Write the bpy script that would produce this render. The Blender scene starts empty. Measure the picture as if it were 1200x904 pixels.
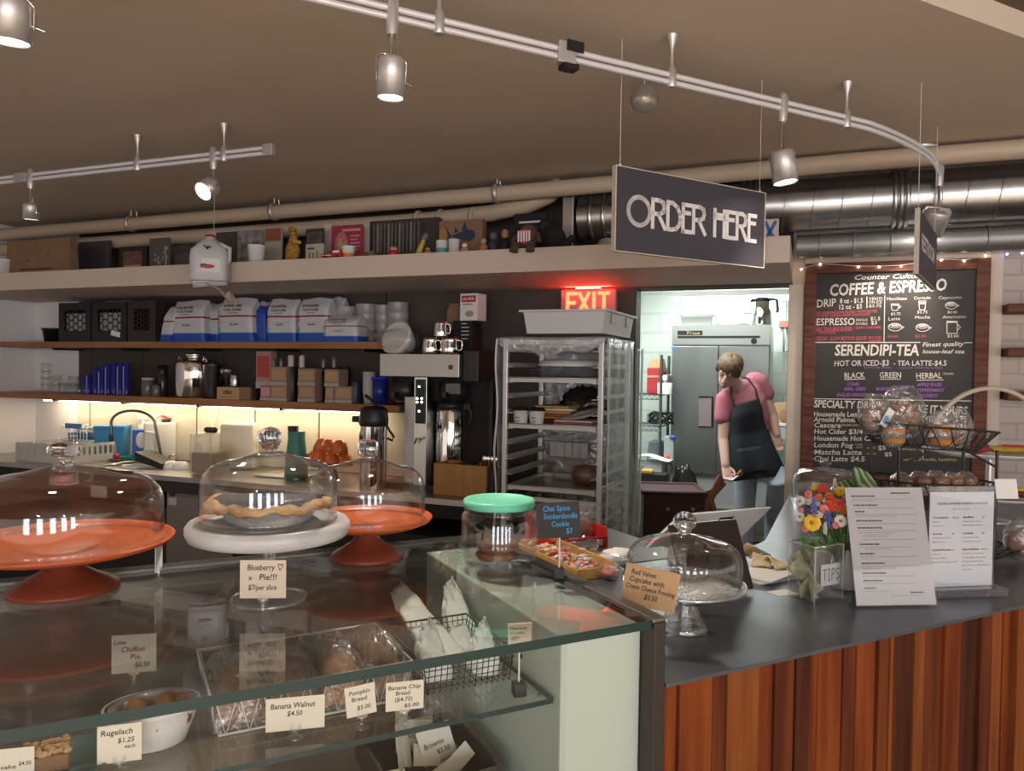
import bpy, math, random
from math import sin, cos, pi, radians, sqrt, atan2
from mathutils import Vector, Matrix
random.seed(11)
rnd = random.uniform
scn = bpy.context.scene
COL = scn.collection

# ---------------------------------------------------------------- camera
F, PITCH, ROLL, EYE = 883.0, radians(1.195), radians(0.84), 1.60
_fw = Vector((0, cos(PITCH), -sin(PITCH))); _u0 = Vector((0, sin(PITCH), cos(PITCH))); _r0 = Vector((1, 0, 0))
_rt = _r0 * cos(ROLL) + _u0 * sin(ROLL)
_up = _u0 * cos(ROLL) - _r0 * sin(ROLL)
CAM = Vector((0, 0, EYE))
cd = bpy.data.cameras.new('camera'); cam = bpy.data.objects.new('camera', cd); COL.objects.link(cam)
cd.sensor_width = 36; cd.sensor_fit = 'HORIZONTAL'; cd.lens = F / 1200 * 36; cd.clip_start = 0.02; cd.clip_end = 60
mw = Matrix.Identity(4)
for i in range(3):
    mw[i][0] = _rt[i]; mw[i][1] = _up[i]; mw[i][2] = -_fw[i]; mw[i][3] = CAM[i]
cam.matrix_world = mw
scn.camera = cam

# ---------------------------------------------------------------- colour management, world, large lights
vs = scn.view_settings
scn.display_settings.display_device = 'sRGB'
vs.view_transform = 'Standard'; vs.look = 'None'; vs.exposure = 1.2; vs.gamma = 1.0; vs.use_curve_mapping = False
scn.cycles.max_bounces = 10; scn.cycles.transparent_max_bounces = 40; scn.cycles.transmission_bounces = 10
scn.cycles.glossy_bounces = 5; scn.cycles.diffuse_bounces = 4
scn.cycles.sample_clamp_indirect = 6.0
scn.cycles.caustics_reflective = False; scn.cycles.caustics_refractive = False
wd = bpy.data.worlds.new('world'); scn.world = wd; wd.use_nodes = True
bg = wd.node_tree.nodes['Background']; bg.inputs[0].default_value = (1.0, 0.87, 0.75, 1); bg.inputs[1].default_value = 0.50

def area(name, loc, target, sx, sy, power, col):
    l = bpy.data.lights.new(name, 'AREA'); l.shape = 'RECTANGLE'; l.size = sx; l.size_y = sy; l.energy = power; l.color = col
    o = bpy.data.objects.new(name, l); COL.objects.link(o); o.location = loc
    o.rotation_euler = (Vector(target) - Vector(loc)).to_track_quat('-Z', 'Y').to_euler()
    return o
for k, wx in enumerate((-1.6, -.2, 1.2, 2.6, 4.0)): area('window_daylight', (wx, -4.4, 1.45), (wx * .5, 2.5, 2.5), .62, 1.5, 14, (0.80, 0.88, 1.0))
for wx in (-.6, .9, 2.4, 3.9):                                     # pendants of the seating area behind the camera
    l = bpy.data.lights.new('cafe_pendant', 'POINT'); l.energy = 13; l.shadow_soft_size = .05; l.color = (1.0, .84, .70)
    o = bpy.data.objects.new('cafe_pendant', l); COL.objects.link(o); o.location = (wx, -1.5, 2.15)
for wx in (-1.8, .2, 2.2, 4.2):                                    # unseen spots added to bounce light off the floor to the ceiling
    l = bpy.data.lights.new('bounce_spot', 'SPOT'); l.energy = 230; l.spot_size = radians(115); l.spot_blend = .6; l.shadow_soft_size = .06; l.color = (1.0, .88, .74)
    o = bpy.data.objects.new('bounce_spot', l); COL.objects.link(o); o.location = (wx, -2.6, 2.6)
area('kitchen_lamps', (1.0, 5.6, 2.5), (1.3, 5.8, 0), 2.0, 1.2, 34, (0.93, 1.0, 0.95))

# ---------------------------------------------------------------- frames of reference
def ray(px, py): return _fw + _rt * ((px - 600) / F) - _up * ((py - 452) / F)
def at_z(px, py, z):
    d = ray(px, py); return CAM + d * ((z - EYE) / d.z)
def at_Y(px, py, Y):
    d = ray(px, py); return CAM + d * (Y / d.y)
class Frame:
    def __init__(s, o, ang):
        s.o = Vector((o[0], o[1], 0)); s.a = ang
        s.x = Vector((cos(ang), sin(ang), 0)); s.y = Vector((-sin(ang), cos(ang), 0))
    def P(s, u, v, z): return s.o + s.x * u + s.y * v + Vector((0, 0, z))
    def hit(s, px, py, v):
        d = ray(px, py); k = (v - (CAM - s.o).dot(s.y)) / d.dot(s.y); p = CAM + d * k
        return (p - s.o).dot(s.x), p.z
    def on(s, px, py, z):
        p = at_z(px, py, z); return (p - s.o).dot(s.x), (p - s.o).dot(s.y)
    def rect(s, x0, y0, x1, y1, v):
        ym, xm = (y0 + y1) / 2, (x0 + x1) / 2
        return s.hit(x0, ym, v)[0], s.hit(x1, ym, v)[0], s.hit(xm, y1, v)[1], s.hit(xm, y0, v)[1]
_wa = radians(21.27)
W = Frame((sin(_wa) * 4.07, cos(_wa) * 4.07), -_wa)           # the back wall: u runs right along it, v < 0 in front of it
_c0 = at_z(765, 727, 1.18)
C = Frame((_c0.x, _c0.y), radians(26.96))                       # the counter: u runs right along its front, v > 0 behind it

# ---------------------------------------------------------------- materials
MATS = {}
def mat(name, col=(.5, .5, .5), rough=.5, metal=0.0, emit=None, strength=1.0, var=None, scale=(6, 6, 6), bump=0.0, detail=4.0, trans=0.0, ior=1.45, coat=0.0, alpha=1.0, sub=0.0):
    if name in MATS: return MATS[name]
    m = bpy.data.materials.new(name); m.use_nodes = True; nt = m.node_tree; b = nt.nodes['Principled BSDF']
    b.inputs['Base Color'].default_value = (*col, 1); b.inputs['Roughness'].default_value = rough; b.inputs['Metallic'].default_value = metal
    b.inputs['Transmission Weight'].default_value = trans; b.inputs['IOR'].default_value = ior; b.inputs['Coat Weight'].default_value = coat
    b.inputs['Alpha'].default_value = alpha
    if emit: b.inputs['Emission Color'].default_value = (*emit, 1); b.inputs['Emission Strength'].default_value = strength
    if var or bump:
        tc = nt.nodes.new('ShaderNodeTexCoord'); mp = nt.nodes.new('ShaderNodeMapping'); mp.inputs['Scale'].default_value = scale
        nz = nt.nodes.new('ShaderNodeTexNoise'); nz.inputs['Scale'].default_value = 1.0; nz.inputs['Detail'].default_value = detail
        nt.links.new(tc.outputs['Object'], mp.inputs[0]); nt.links.new(mp.outputs[0], nz.inputs['Vector'])
        if var:
            cr = nt.nodes.new('ShaderNodeValToRGB'); cr.color_ramp.elements[0].position = .32; cr.color_ramp.elements[1].position = .68
            cr.color_ramp.elements[0].color = (*col, 1); cr.color_ramp.elements[1].color = (*var, 1)
            nt.links.new(nz.outputs[0], cr.inputs[0]); nt.links.new(cr.outputs[0], b.inputs['Base Color'])
        if bump:
            bp = nt.nodes.new('ShaderNodeBump'); bp.inputs['Strength'].default_value = bump; bp.inputs['Distance'].default_value = .01
            nt.links.new(nz.outputs[0], bp.inputs['Height']); nt.links.new(bp.outputs[0], b.inputs['Normal'])
    MATS[name] = m; return m
def clear(name, tint=(.97, .98, .98), base=.045, rough=.02, haze=0.0, hazecol=(.9, .9, .9), bump=0.0, bscale=30, edge=0.92):
    """thin clear glass or film: straight transmission plus an angle-dependent mirror"""
    if name in MATS: return MATS[name]
    m = bpy.data.materials.new(name); m.use_nodes = True; nt = m.node_tree; nt.nodes.clear()
    N, L = nt.nodes.new, nt.links.new
    out = N('ShaderNodeOutputMaterial'); tr = N('ShaderNodeBsdfTransparent'); tr.inputs[0].default_value = (*tint, 1)
    gl = N('ShaderNodeBsdfGlossy'); gl.inputs['Roughness'].default_value = rough; gl.inputs[0].default_value = (1, 1, 1, 1)
    lw = N('ShaderNodeLayerWeight'); lw.inputs[0].default_value = .5
    pw = N('ShaderNodeMath'); pw.operation = 'POWER'; pw.inputs[1].default_value = 4.5; L(lw.outputs['Facing'], pw.inputs[0])
    ma = N('ShaderNodeMath'); ma.operation = 'MULTIPLY_ADD'; ma.inputs[1].default_value = edge - base; ma.inputs[2].default_value = base; L(pw.outputs[0], ma.inputs[0])
    mx = N('ShaderNodeMixShader'); L(ma.outputs[0], mx.inputs[0]); L(gl.outputs[0], mx.inputs[2])
    src = tr
    if haze:
        df = N('ShaderNodeBsdfDiffuse'); df.inputs[0].default_value = (*hazecol, 1); m2 = N('ShaderNodeMixShader'); m2.inputs[0].default_value = haze
        L(tr.outputs[0], m2.inputs[1]); L(df.outputs[0], m2.inputs[2]); src = m2
    L(src.outputs[0], mx.inputs[1]); L(mx.outputs[0], out.inputs[0])
    if bump:
        tc = N('ShaderNodeTexCoord'); nz = N('ShaderNodeTexNoise'); nz.inputs['Scale'].default_value = bscale; nz.inputs['Detail'].default_value = 3; nz.inputs['Distortion'].default_value = 1.2
        bp = N('ShaderNodeBump'); bp.inputs['Strength'].default_value = bump; bp.inputs['Distance'].default_value = .02
        L(tc.outputs['Object'], nz.inputs['Vector']); L(nz.outputs[0], bp.inputs['Height']); L(bp.outputs[0], gl.inputs['Normal']); L(bp.outputs[0], lw.inputs['Normal'])
    MATS[name] = m; return m

white_paint = mat('white_paint', (.60, .49, .415), .6, var=(.63, .52, .44), scale=(3, 3, 3))
ceiling_paint = mat('ceiling_paint', (.60, .50, .405), .75, var=(.63, .53, .43), scale=(1.2, 1.2, 1.2))
dark_wall = mat('dark_wall', (.055, .042, .036), .55, var=(.07, .055, .046), scale=(2, 2, 2))
grey_wall = mat('grey_wall', (.76, .735, .745), .6, var=(.79, .765, .775), scale=(2, 2, 2))
splash = mat('splash_panel', (.60, .55, .45), .35)
shelf_wood = mat('shelf_wood', (.26, .105, .035), .45, var=(.36, .16, .06), scale=(3, 26, 26), bump=.1)
steel = mat('brushed_steel', (.55, .54, .52), .28, 1.0)
steel_soft = mat('satin_steel', (.50, .50, .49), .42, 1.0)
alu = mat('cast_aluminium', (.56, .54, .53), .38, .65)
chrome = mat('polished_chrome', (.75, .74, .72), .08, 1.0)
black = mat('black_plastic', (.012, .012, .013), .4)
black_matte = mat('black_matte', (.014, .013, .013), .8)
black_wire = mat('black_wire', (.016, .015, .015), .45)
white_plastic = mat('white_plastic', (.72, .71, .69), .4)
paper = mat('white_paper', (.78, .77, .75), .75)
card_paper = mat('cream_card', (.72, .66, .54), .8)
kraft = mat('kraft_paper', (.42, .26, .13), .85, var=(.47, .30, .16), scale=(9, 9, 9))
kraft_dark = mat('brown_cardboard', (.22, .125, .07), .85, var=(.26, .15, .085), scale=(9, 9, 9))
ink = mat('black_ink', (.015, .014, .014), .7)
grey_ink = mat('grey_ink', (.22, .21, .24), .8)
red_paint = mat('red_gloss', (.45, .02, .02), .4)
orange_enamel = mat('orange_enamel', (.50, .110, .028), .33, var=(.42, .080, .022), scale=(8, 8, 8))
rust_enamel = mat('rust_enamel', (.24, .050, .024), .38)
glass = clear('clear_glass')
glass_dish = clear('cut_glass', base=.10, bump=.10, bscale=60)
glass_thick = clear('thick_glass', base=.15, haze=.03, hazecol=(.85, .90, .90), bump=.10, bscale=40)
glass_solid = mat('solid_glass', (1, 1, 1), .0, trans=1.0, ior=1.46)
glass_edge = mat('glass_edge', (.005, .036, .036), .12)
acrylic = clear('clear_acrylic', base=.06)
side_film = clear('side_film', base=.06, rough=.15, haze=.05, hazecol=(.9, .95, .95), bump=.5, bscale=12)
film = clear('clear_film', base=.07, rough=.10, haze=.03, bump=.7, bscale=26)
film_white = clear('cloudy_film', base=.09, rough=.2, haze=.13, hazecol=(.90, .90, .92), bump=.6, bscale=14)
deli_plastic = clear('frosted_plastic', base=.05, rough=.35, haze=.42, hazecol=(.62, .60, .57))

# ---------------------------------------------------------------- mesh builder
class MB:
    def __init__(s): s.v = []; s.f = []; s.m = []; s.sm = []
    def add(s, vs, fs, m=0, smooth=False, M=None):
        b = len(s.v)
        s.v += [tuple(M @ Vector(p)) for p in vs] if M is not None else [tuple(p) for p in vs]
        for f in fs: s.f.append([i + b for i in f]); s.m.append(m); s.sm.append(smooth)
        return s
    def box(s, x0, x1, y0, y1, z0, z1, m=0, M=None):
        v = [(x, y, z) for z in (z0, z1) for y in (y0, y1) for x in (x0, x1)]
        return s.add(v, [(0, 2, 3, 1), (4, 5, 7, 6), (0, 1, 5, 4), (2, 6, 7, 3), (0, 4, 6, 2), (1, 3, 7, 5)], m, False, M)
    def taper(s, a, b, c2, d, z0, z1, k=1.0, m=0, M=None, ky=None):
        """box whose top is scaled by k about its centre"""
        ky = k if ky is None else ky
        cx, cy, hx, hy = (a + b) / 2, (c2 + d) / 2, (b - a) / 2, (d - c2) / 2
        v = []
        for z, q, qy in ((z0, 1, 1), (z1, k, ky)):
            v += [(cx + sx * hx * q, cy + sy * hy * qy, z) for sy in (-1, 1) for sx in (-1, 1)]
        return s.add(v, [(0, 2, 3, 1), (4, 5, 7, 6), (0, 1, 5, 4), (2, 6, 7, 3), (0, 4, 6, 2), (1, 3, 7, 5)], m, False, M)
    def lathe(s, prof, n=28, c=(0, 0, 0), m=0, M=None, sx=1.0, sy=1.0, wob=None):
        v, f = [], []
        for (r, z) in prof:
            for k in range(n):
                t = 2 * pi * k / n; q = r * (1 + (wob(t, z) if wob else 0))
                v.append((c[0] + q * cos(t) * sx, c[1] + q * sin(t) * sy, c[2] + z))
        for i in range(len(prof) - 1):
            for k in range(n):
                k2 = (k + 1) % n
                f.append((i * n + k, i * n + k2, (i + 1) * n + k2, (i + 1) * n + k))
        s.add(v, f, m, True, M)
        if prof[0][0] > 1e-5: s.add(v[:n], [tuple(range(n))[::-1]], m, False, M)
        if prof[-1][0] > 1e-5: s.add(v[-n:], [tuple(range(n))], m, False, M)
        return s
    def shell(s, prof, th, n=36, c=(0, 0, 0), m=0, M=None, wob=None):
        """open profile given a real wall: outside up, inside back down"""
        inner = [(max(r - th, .0002), z - (th if i == len(prof) - 1 and r < .01 else 0)) for i, (r, z) in enumerate(prof)]
        v, f = [], []
        P = list(prof) + inner[::-1]
        for (r, z) in P:
            for k in range(n):
                t = 2 * pi * k / n; q = r * (1 + (wob(t, z) if wob else 0))
                v.append((c[0] + q * cos(t), c[1] + q * sin(t), c[2] + z))
        N = len(P)
        for i in range(N):
            if i == len(prof) - 1 and prof[-1][0] < .01: continue
            j = (i + 1) % N
            for k in range(n):
                k2 = (k + 1) % n
                f.append((i * n + k, i * n + k2, j * n + k2, j * n + k))
        return s.add(v, f, m, True, M)
    def tube(s, pts, r, n=8, m=0, closed=False, M=None, flat=1.0):
        pts = [Vector(p) for p in pts]; K = len(pts)
        rad = r if isinstance(r, (list, tuple)) else [r] * K
        v, f = [], []; up = None
        for i in range(K):
            if closed: t = pts[(i + 1) % K] - pts[i - 1]
            else: t = pts[min(i + 1, K - 1)] - pts[max(i - 1, 0)]
            t = t.normalized() if t.length > 1e-9 else Vector((0, 0, 1))
            if up is None:
                up = Vector((0, 0, 1)) if abs(t.z) < .9 else Vector((1, 0, 0))
            a = t.cross(up)
            if a.length < 1e-6: a = t.orthogonal()
            a.normalize(); b = a.cross(t).normalized(); up = b
            for k in range(n):
                q = 2 * pi * k / n
                v.append(pts[i] + a * (cos(q) * rad[i]) + b * (sin(q) * rad[i] * flat))
        for i in range(K if closed else K - 1):
            j = (i + 1) % K
            for k in range(n):
                k2 = (k + 1) % n
                f.append((i * n + k, i * n + k2, j * n + k2, j * n + k))
        s.add(v, f, m, n > 4, M)
        if not closed:
            s.add(v[:n], [tuple(range(n))[::-1]], m, False, M); s.add(v[-n:], [tuple(range(n))], m, False, M)
        return s
    def ball(s, c, rx, ry=None, rz=None, nu=16, nv=10, m=0, M=None, fn=None):
        ry = rx if ry is None else ry; rz = rx if rz is None else rz
        v, f = [], []
        for i in range(nv + 1):
            a = -pi / 2 + pi * i / nv
            for k in range(nu):
                t = 2 * pi * k / nu; d = Vector((cos(a) * cos(t), cos(a) * sin(t), sin(a)))
                q = fn(d) if fn else 1.0
                v.append((c[0] + d.x * rx * q, c[1] + d.y * ry * q, c[2] + d.z * rz * q))
        for i in range(nv):
            for k in range(nu):
                k2 = (k + 1) % nu; f.append((i * nu + k, i * nu + k2, (i + 1) * nu + k2, (i + 1) * nu + k))
        return s.add(v, f, m, True, M)
    def prism(s, poly, z0, z1, m=0, M=None, mside=None):
        n = len(poly); v = [(x, y, z0) for x, y in poly] + [(x, y, z1) for x, y in poly]
        s.add(v, [tuple(range(n))[::-1], tuple(range(n, 2 * n))], m, False, M)
        return s.add(v, [(i, (i + 1) % n, n + (i + 1) % n, n + i) for i in range(n)], m if mside is None else mside, False, M)
    def grid(s, fn, nu, nv, m=0, M=None, th=0.0):
        """surface fn(a, b), a and b in 0..1, given a thickness"""
        P = [[Vector(fn(i / nu, j / nv)) for i in range(nu + 1)] for j in range(nv + 1)]
        v = [p for row in P for p in row]; q = nu + 1
        f = [(j * q + i, j * q + i + 1, (j + 1) * q + i + 1, (j + 1) * q + i) for j in range(nv) for i in range(nu)]
        if th:
            nr = []
            for j in range(nv + 1):
                for i in range(nu + 1):
                    a = P[j][min(i + 1, nu)] - P[j][max(i - 1, 0)]; b = P[min(j + 1, nv)][i] - P[max(j - 1, 0)][i]
                    c = a.cross(b); nr.append(c.normalized() if c.length > 1e-12 else Vector((0, 0, 1)))
            n0 = len(v); v = v + [p - k * th for p, k in zip(v, nr)]
            f2 = [tuple(i + n0 for i in x[::-1]) for x in f]
            rim = [j * q for j in range(nv + 1)] + [nv * q + i for i in range(1, nu + 1)] + [j * q + nu for j in range(nv - 1, -1, -1)] + [i for i in range(nu - 1, 0, -1)]
            f = f + f2 + [(rim[k], rim[(k + 1) % len(rim)], rim[(k + 1) % len(rim)] + n0, rim[k] + n0) for k in range(len(rim))]
        return s.add(v, f, m, True, M)
    def text(s, body, x, z, h, y=0.0, w=None, m=0, bold=0.012, shear=0.0, rot=0.0, M=None, al='L'):
        """flat lettering on the local x-z plane facing -y: cap height h, optional full width w"""
        V, Fc, bw = glyphs(body, bold, shear)
        k = h / .70; kx = (w / bw) if w else k * .9
        off = 0 if al == 'L' else (-bw * kx / 2 if al == 'C' else -bw * kx)
        ca, sa = cos(rot), sin(rot); P = []
        for (a, b) in V:
            a, b = a * kx + off, b * k
            P.append((x + a * ca - b * sa, y, z + a * sa + b * ca))
        return s.add(P, Fc, m, False, M)
    def strokes(s, lines, x, z, w, h, th, y=0.0, m=0, M=None, d=0.0):
        """lettering drawn as pen strokes in a unit box"""
        for ln in lines:
            p = [Vector((x + a * w, z + b * h)) for a, b in ln]
            for i in range(len(p) - 1):
                t = p[i + 1] - p[i]
                if t.length < 1e-9: continue
                t.normalize(); n2 = Vector((-t.y, t.x)) * th / 2; e = t * th * .42
                a, b = p[i] - e, p[i + 1] + e
                q = [(a - n2), (b - n2), (b + n2), (a + n2)]
                if d: s.add([(k.x, y, k.y) for k in q] + [(k.x, y - d, k.y) for k in q], [(0, 1, 2, 3), (7, 6, 5, 4), (0, 4, 5, 1), (1, 5, 6, 2), (2, 6, 7, 3), (3, 7, 4, 0)], m, False, M)
                else: s.add([(k.x, y, k.y) for k in q], [(0, 1, 2, 3)], m, False, M)
        return s
    def build(s, name, mats, parent=None, bev=0.0, loc=None, rz=0.0, sub=0, rot=None):
        me = bpy.data.meshes.new(name); me.from_pydata(s.v, [], s.f)
        for k in (mats if isinstance(mats, (list, tuple)) else [mats]): me.materials.append(k)
        me.polygons.foreach_set('material_index', s.m); me.polygons.foreach_set('use_smooth', s.sm); me.update()
        o = bpy.data.objects.new(name, me); COL.objects.link(o)
        if parent is not None: o.parent = parent
        if loc is not None: o.location = loc
        o.rotation_euler = rot if rot else (0, 0, rz)
        if bev:
            k = o.modifiers.new('bevel', 'BEVEL'); k.width = bev; k.segments = 2; k.limit_method = 'ANGLE'; k.angle_limit = radians(40)
        if sub:
            k = o.modifiers.new('sub', 'SUBSURF'); k.levels = sub; k.render_levels = sub
        return o
_gl = {}
def glyphs(body, bold, shear):
    key = (body, bold, shear)
    if key not in _gl:
        cu = bpy.data.curves.new('t', 'FONT'); cu.body = body; cu.size = 1.0; cu.resolution_u = 2; cu.offset = bold; cu.shear = shear
        ob = bpy.data.objects.new('t', cu); me = ob.to_mesh()
        V = [(p.co.x, p.co.y) for p in me.vertices]; Fc = [tuple(p.vertices) for p in me.polygons]
        ob.to_mesh_clear(); bpy.data.objects.remove(ob); bpy.data.curves.remove(cu)
        x0 = min(a for a, b in V); bw = max(a for a, b in V) - x0
        _gl[key] = ([(a - x0, b) for a, b in V], Fc, bw)
    return _gl[key]
def tag(o, label, cat, group=None, kind=None):
    o['label'] = label; o['category'] = cat
    if group: o['group'] = group
    if kind: o['kind'] = kind
    return o
def thing(name, label, cat, loc=(0, 0, 0), rz=0.0, group=None):
    o = bpy.data.objects.new(name, None); COL.objects.link(o); o.empty_display_size = .05
    o.location = loc; o.rotation_euler = (0, 0, rz); return tag(o, label, cat, group)
def struct(o):
    o['kind'] = 'structure'; return o
def copy_tree(o, loc=None, rz=None, label=None, parent=None):
    c = o.copy(); COL.objects.link(c); c.parent = parent
    if loc is not None: c.location = loc
    if rz is not None: c.rotation_euler = (0, 0, rz)
    if label: c['label'] = label
    for ch in list(o.children): copy_tree(ch, parent=c)
    return c
def tW(name, label, cat, u, v, z, rot=0.0, group=None): return thing(name, label, cat, W.P(u, v, z), W.a + rot, group)
def tC(name, label, cat, s, t, z, rot=0.0, group=None): return thing(name, label, cat, C.P(s, t, z), C.a + rot, group)
def TM(x=0, y=0, z=0, rx=0, ry=0, rz=0, s=1.0):
    return Matrix.Translation((x, y, z)) @ Matrix.Rotation(rz, 4, 'Z') @ Matrix.Rotation(ry, 4, 'Y') @ Matrix.Rotation(rx, 4, 'X') @ Matrix.Scale(s, 4)
def arc(cx, cz, r, a0, a1, n=10): return [(cx + r * cos(a0 + (a1 - a0) * i / n), cz + r * sin(a0 + (a1 - a0) * i / n)) for i in range(n + 1)]
# ================================================================ THE SETTING
def bW(mb, name, mats, **k): return mb.build(name, mats, loc=W.o, rz=W.a, **k)
def bC(mb, name, mats, **k): return mb.build(name, mats, loc=C.o, rz=C.a, **k)
def brick_mat(name, c1, c2, mortar, sc, rough=.55, bump=.35):
    m = bpy.data.materials.new(name); m.use_nodes = True; nt = m.node_tree; b = nt.nodes['Principled BSDF']; N, L = nt.nodes.new, nt.links.new
    tc = N('ShaderNodeTexCoord'); sp = N('ShaderNodeSeparateXYZ'); cb = N('ShaderNodeCombineXYZ'); br = N('ShaderNodeTexBrick')
    L(tc.outputs['Object'], sp.inputs[0]); L(sp.outputs[0], cb.inputs[0]); L(sp.outputs[2], cb.inputs[1]); L(cb.outputs[0], br.inputs['Vector'])
    br.inputs['Scale'].default_value = sc; br.inputs['Color1'].default_value = (*c1, 1); br.inputs['Color2'].default_value = (*c2, 1); br.inputs['Mortar'].default_value = (*mortar, 1)
    br.inputs['Mortar Size'].default_value = .012; br.inputs['Brick Width'].default_value = .40; br.inputs['Row Height'].default_value = .20
    nz = N('ShaderNodeTexNoise'); nz.inputs['Scale'].default_value = 9; L(tc.outputs['Object'], nz.inputs['Vector'])
    ad = N('ShaderNodeMath'); ad.operation = 'MULTIPLY_ADD'; ad.inputs[1].default_value = .35; L(nz.outputs[0], ad.inputs[0]); L(br.outputs['Fac'], ad.inputs[2])
    bp = N('ShaderNodeBump'); bp.invert = True; bp.inputs['Strength'].default_value = bump; bp.inputs['Distance'].default_value = .012
    L(ad.outputs[0], bp.inputs['Height']); L(bp.outputs[0], b.inputs['Normal']); L(br.outputs[0], b.inputs['Base Color']); b.inputs['Roughness'].default_value = rough
    return m
kitchen_block = brick_mat('painted_block', (.70, .78, .72), (.73, .80, .75), (.60, .68, .62), 1.0, .45)
white_brick = brick_mat('painted_brick', (.50, .42, .37), (.54, .46, .41), (.43, .36, .32), 2.6, .6, .6)
floor_mat = mat('floor_concrete', (.085, .07, .06), .4, var=(.12, .10, .085), scale=(2, 2, 2))

struct(MB().box(-9, 8, -6.5, .9, -.06, 0).box(-9, 8, .9, 12, -.06, 0, 1).build('floor', [mat('floor_bounce', (.42, .33, .245), .5, var=(.50, .40, .30), scale=(1, 14, 1)), floor_mat]))  # seating side made pale to bounce light up to the ceiling
mb = MB(); mb.box(-11, 9, .316, 12, 2.61, 2.82); mb.box(-11, 9, -8, .316, 2.685, 2.82, 1)
struct(bC(mb, 'ceiling', [ceiling_paint, mat('dark_ceiling', (.13, .09, .06), .7)]))
uS = W.hit(92, 430, 0)[0]; uD0, uD1 = -.87, -.07
mb = MB()
mb.box(-5.6, uS, 0, .14, 0, 2.61, 1)
mb.box(uS, uD0, .012, .14, 0, 2.61, 0)
seams = [W.hit(x, 430, 0)[0] for x in (107, 167, 262, 352, 452)]
edges = [uS] + seams + [uD0]
for a, b in zip(edges[:-1], edges[1:]): mb.box(a + .004, b - .004, 0, .012, .93, 2.61, 0)
mb.box(uD0, uD1, 0, .14, 2.05, 2.61, 0)
struct(bW(mb, 'wall_back', [dark_wall, grey_wall]))
mb = MB()
sp = [uS] + [W.hit(x, 500, 0)[0] for x in (107, 232, 300, 375)] + [-2.05]
for a, b in zip(sp[:-1], sp[1:]): mb.box(a + .007, b - .007, -.012, -.001, .935, 1.36)
struct(bW(mb, 'wall_splashback', splash))
struct(bW(MB().box(-5.68, -5.515, -5.5, .14, 0, 2.61), 'wall_left', grey_wall))
mb = MB().box(-5.515, -.07, -.75, 0, 2.06, 2.172)
struct(bW(mb, 'trim_ledge', white_paint, bev=.004))
mb = MB(); mb.box(-.07, .835, 0, .14, 0, 2.61); struct(bW(mb, 'wall_menu', white_paint))
mb = MB(); mb.box(.835, 3.4, .05, .2, 0, 2.61); struct(bW(mb, 'wall_right', white_brick))
mb = MB(); mb.box(-.088, -.016, -.02, .155, 0, 2.05)
struct(bW(mb, 'trim_1', mat('door_trim', (.66, .55, .44), .5), bev=.004))
mb = MB(); mb.box(-.016, .785, -.025, -.001, 2.148, 2.20); struct(bW(mb, 'trim_2', white_paint, bev=.004))
mb = MB(); mb.box(.783, .836, -.025, -.001, .6, 2.20); struct(bW(mb, 'trim_3', white_paint, bev=.004))
mb = MB(); mb.box(-2.2, 2.4, 3.7, 3.85, 0, 2.61); struct(bW(mb, 'wall_kitchen', kitchen_block))
mb = MB(); mb.box(-2.3, -2.2, .14, 3.85, 0, 2.61); struct(bW(mb, 'wall_kitchen_left', kitchen_block))
mb = MB(); mb.box(2.4, 2.5, .2, 3.85, 0, 2.61); struct(bW(mb, 'wall_kitchen_right', kitchen_block))

# ---------------------------------------------------------------- pipes and ducts under the ceiling
pipe_paint = mat('pipe_paint', (.50, .40, .30), .5)
def pipe_thing(name, label, pts, r, m, cat='pipe'):
    return tW(name, label, cat, 0, 0, 0)
t = tW('drain_pipe', 'long beige painted drain pipe hung under the ceiling, upper of two', 'pipe', 0, 0, 0)
MB().tube([(-5.5, -.35, 2.517), (-1.46, -.35, 2.535), (.18, -.35, 2.555), (2.2, -.35, 2.55)], .042, 14).build('pipe_run', pipe_paint, t)
for u in (-4.15, -1.55, -3.0):
    zc = 2.517 + (u + 5.5) * .0055
    mb = MB(); mb.tube([(u, -.35 + .047 * cos(a), zc + .047 * sin(a)) for a in [2 * pi * k / 18 for k in range(18)]], .006, 6, closed=True, flat=2.4)
    mb.tube([(u, -.35, zc + .045), (u, -.35, 2.612)], .008, 6); mb.tube([(u, -.30, zc + .03), (u, -.31, 2.612)], .006, 6); mb.build('pipe_hanger', alu, t)
t = tW('vent_pipe', 'lower beige painted pipe that bends up beside the silver duct', 'pipe', 0, 0, 0)
MB().tube([(-5.5, -.27, 2.425), (-2.2, -.27, 2.435), (-1.9, -.27, 2.44), (-1.62, -.26, 2.455), (-1.42, -.25, 2.485), (-1.29, -.24, 2.535), (-1.23, -.23, 2.6)], .045, 14).build('pipe_run', pipe_paint, t)
for u in (-2.06, -1.92, -1.72):
    MB().tube([(u, -.27 + .049 * cos(a), 2.438 + .049 * sin(a)) for a in [2 * pi * k / 18 for k in range(18)]], .008, 6, closed=True, flat=1.6).build('pipe_collar', pipe_paint, t)
MB().tube([(-4.55, -.27, 2.39), (-4.53, -.30, 2.36), (-4.47, -.31, 2.37)], .012, 6).build('pipe_strap', alu, t)
galv = mat('galvanised_steel', (.58, .58, .58), .30, 1.0, var=(.48, .48, .48), scale=(14, 14, 14), detail=6)
def ring(mb, u, v, z, R, r=.006, m=0, flat=1.0): mb.tube([(u, v + R * cos(a), z + R * sin(a)) for a in [2 * pi * k / 32 for k in range(32)]], r, 6, closed=True, m=m, flat=flat)
t = tW('spiral_duct', 'large silver spiral duct running along the wall above the menu board', 'duct', 0, 0, 0)
MB().tube([(-1.13, -.16, 2.412), (-.4, -.16, 2.414), (.5, -.16, 2.414), (3.3, -.16, 2.414)], .124, 36).build('duct_run', galv, t)
mb = MB()
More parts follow.
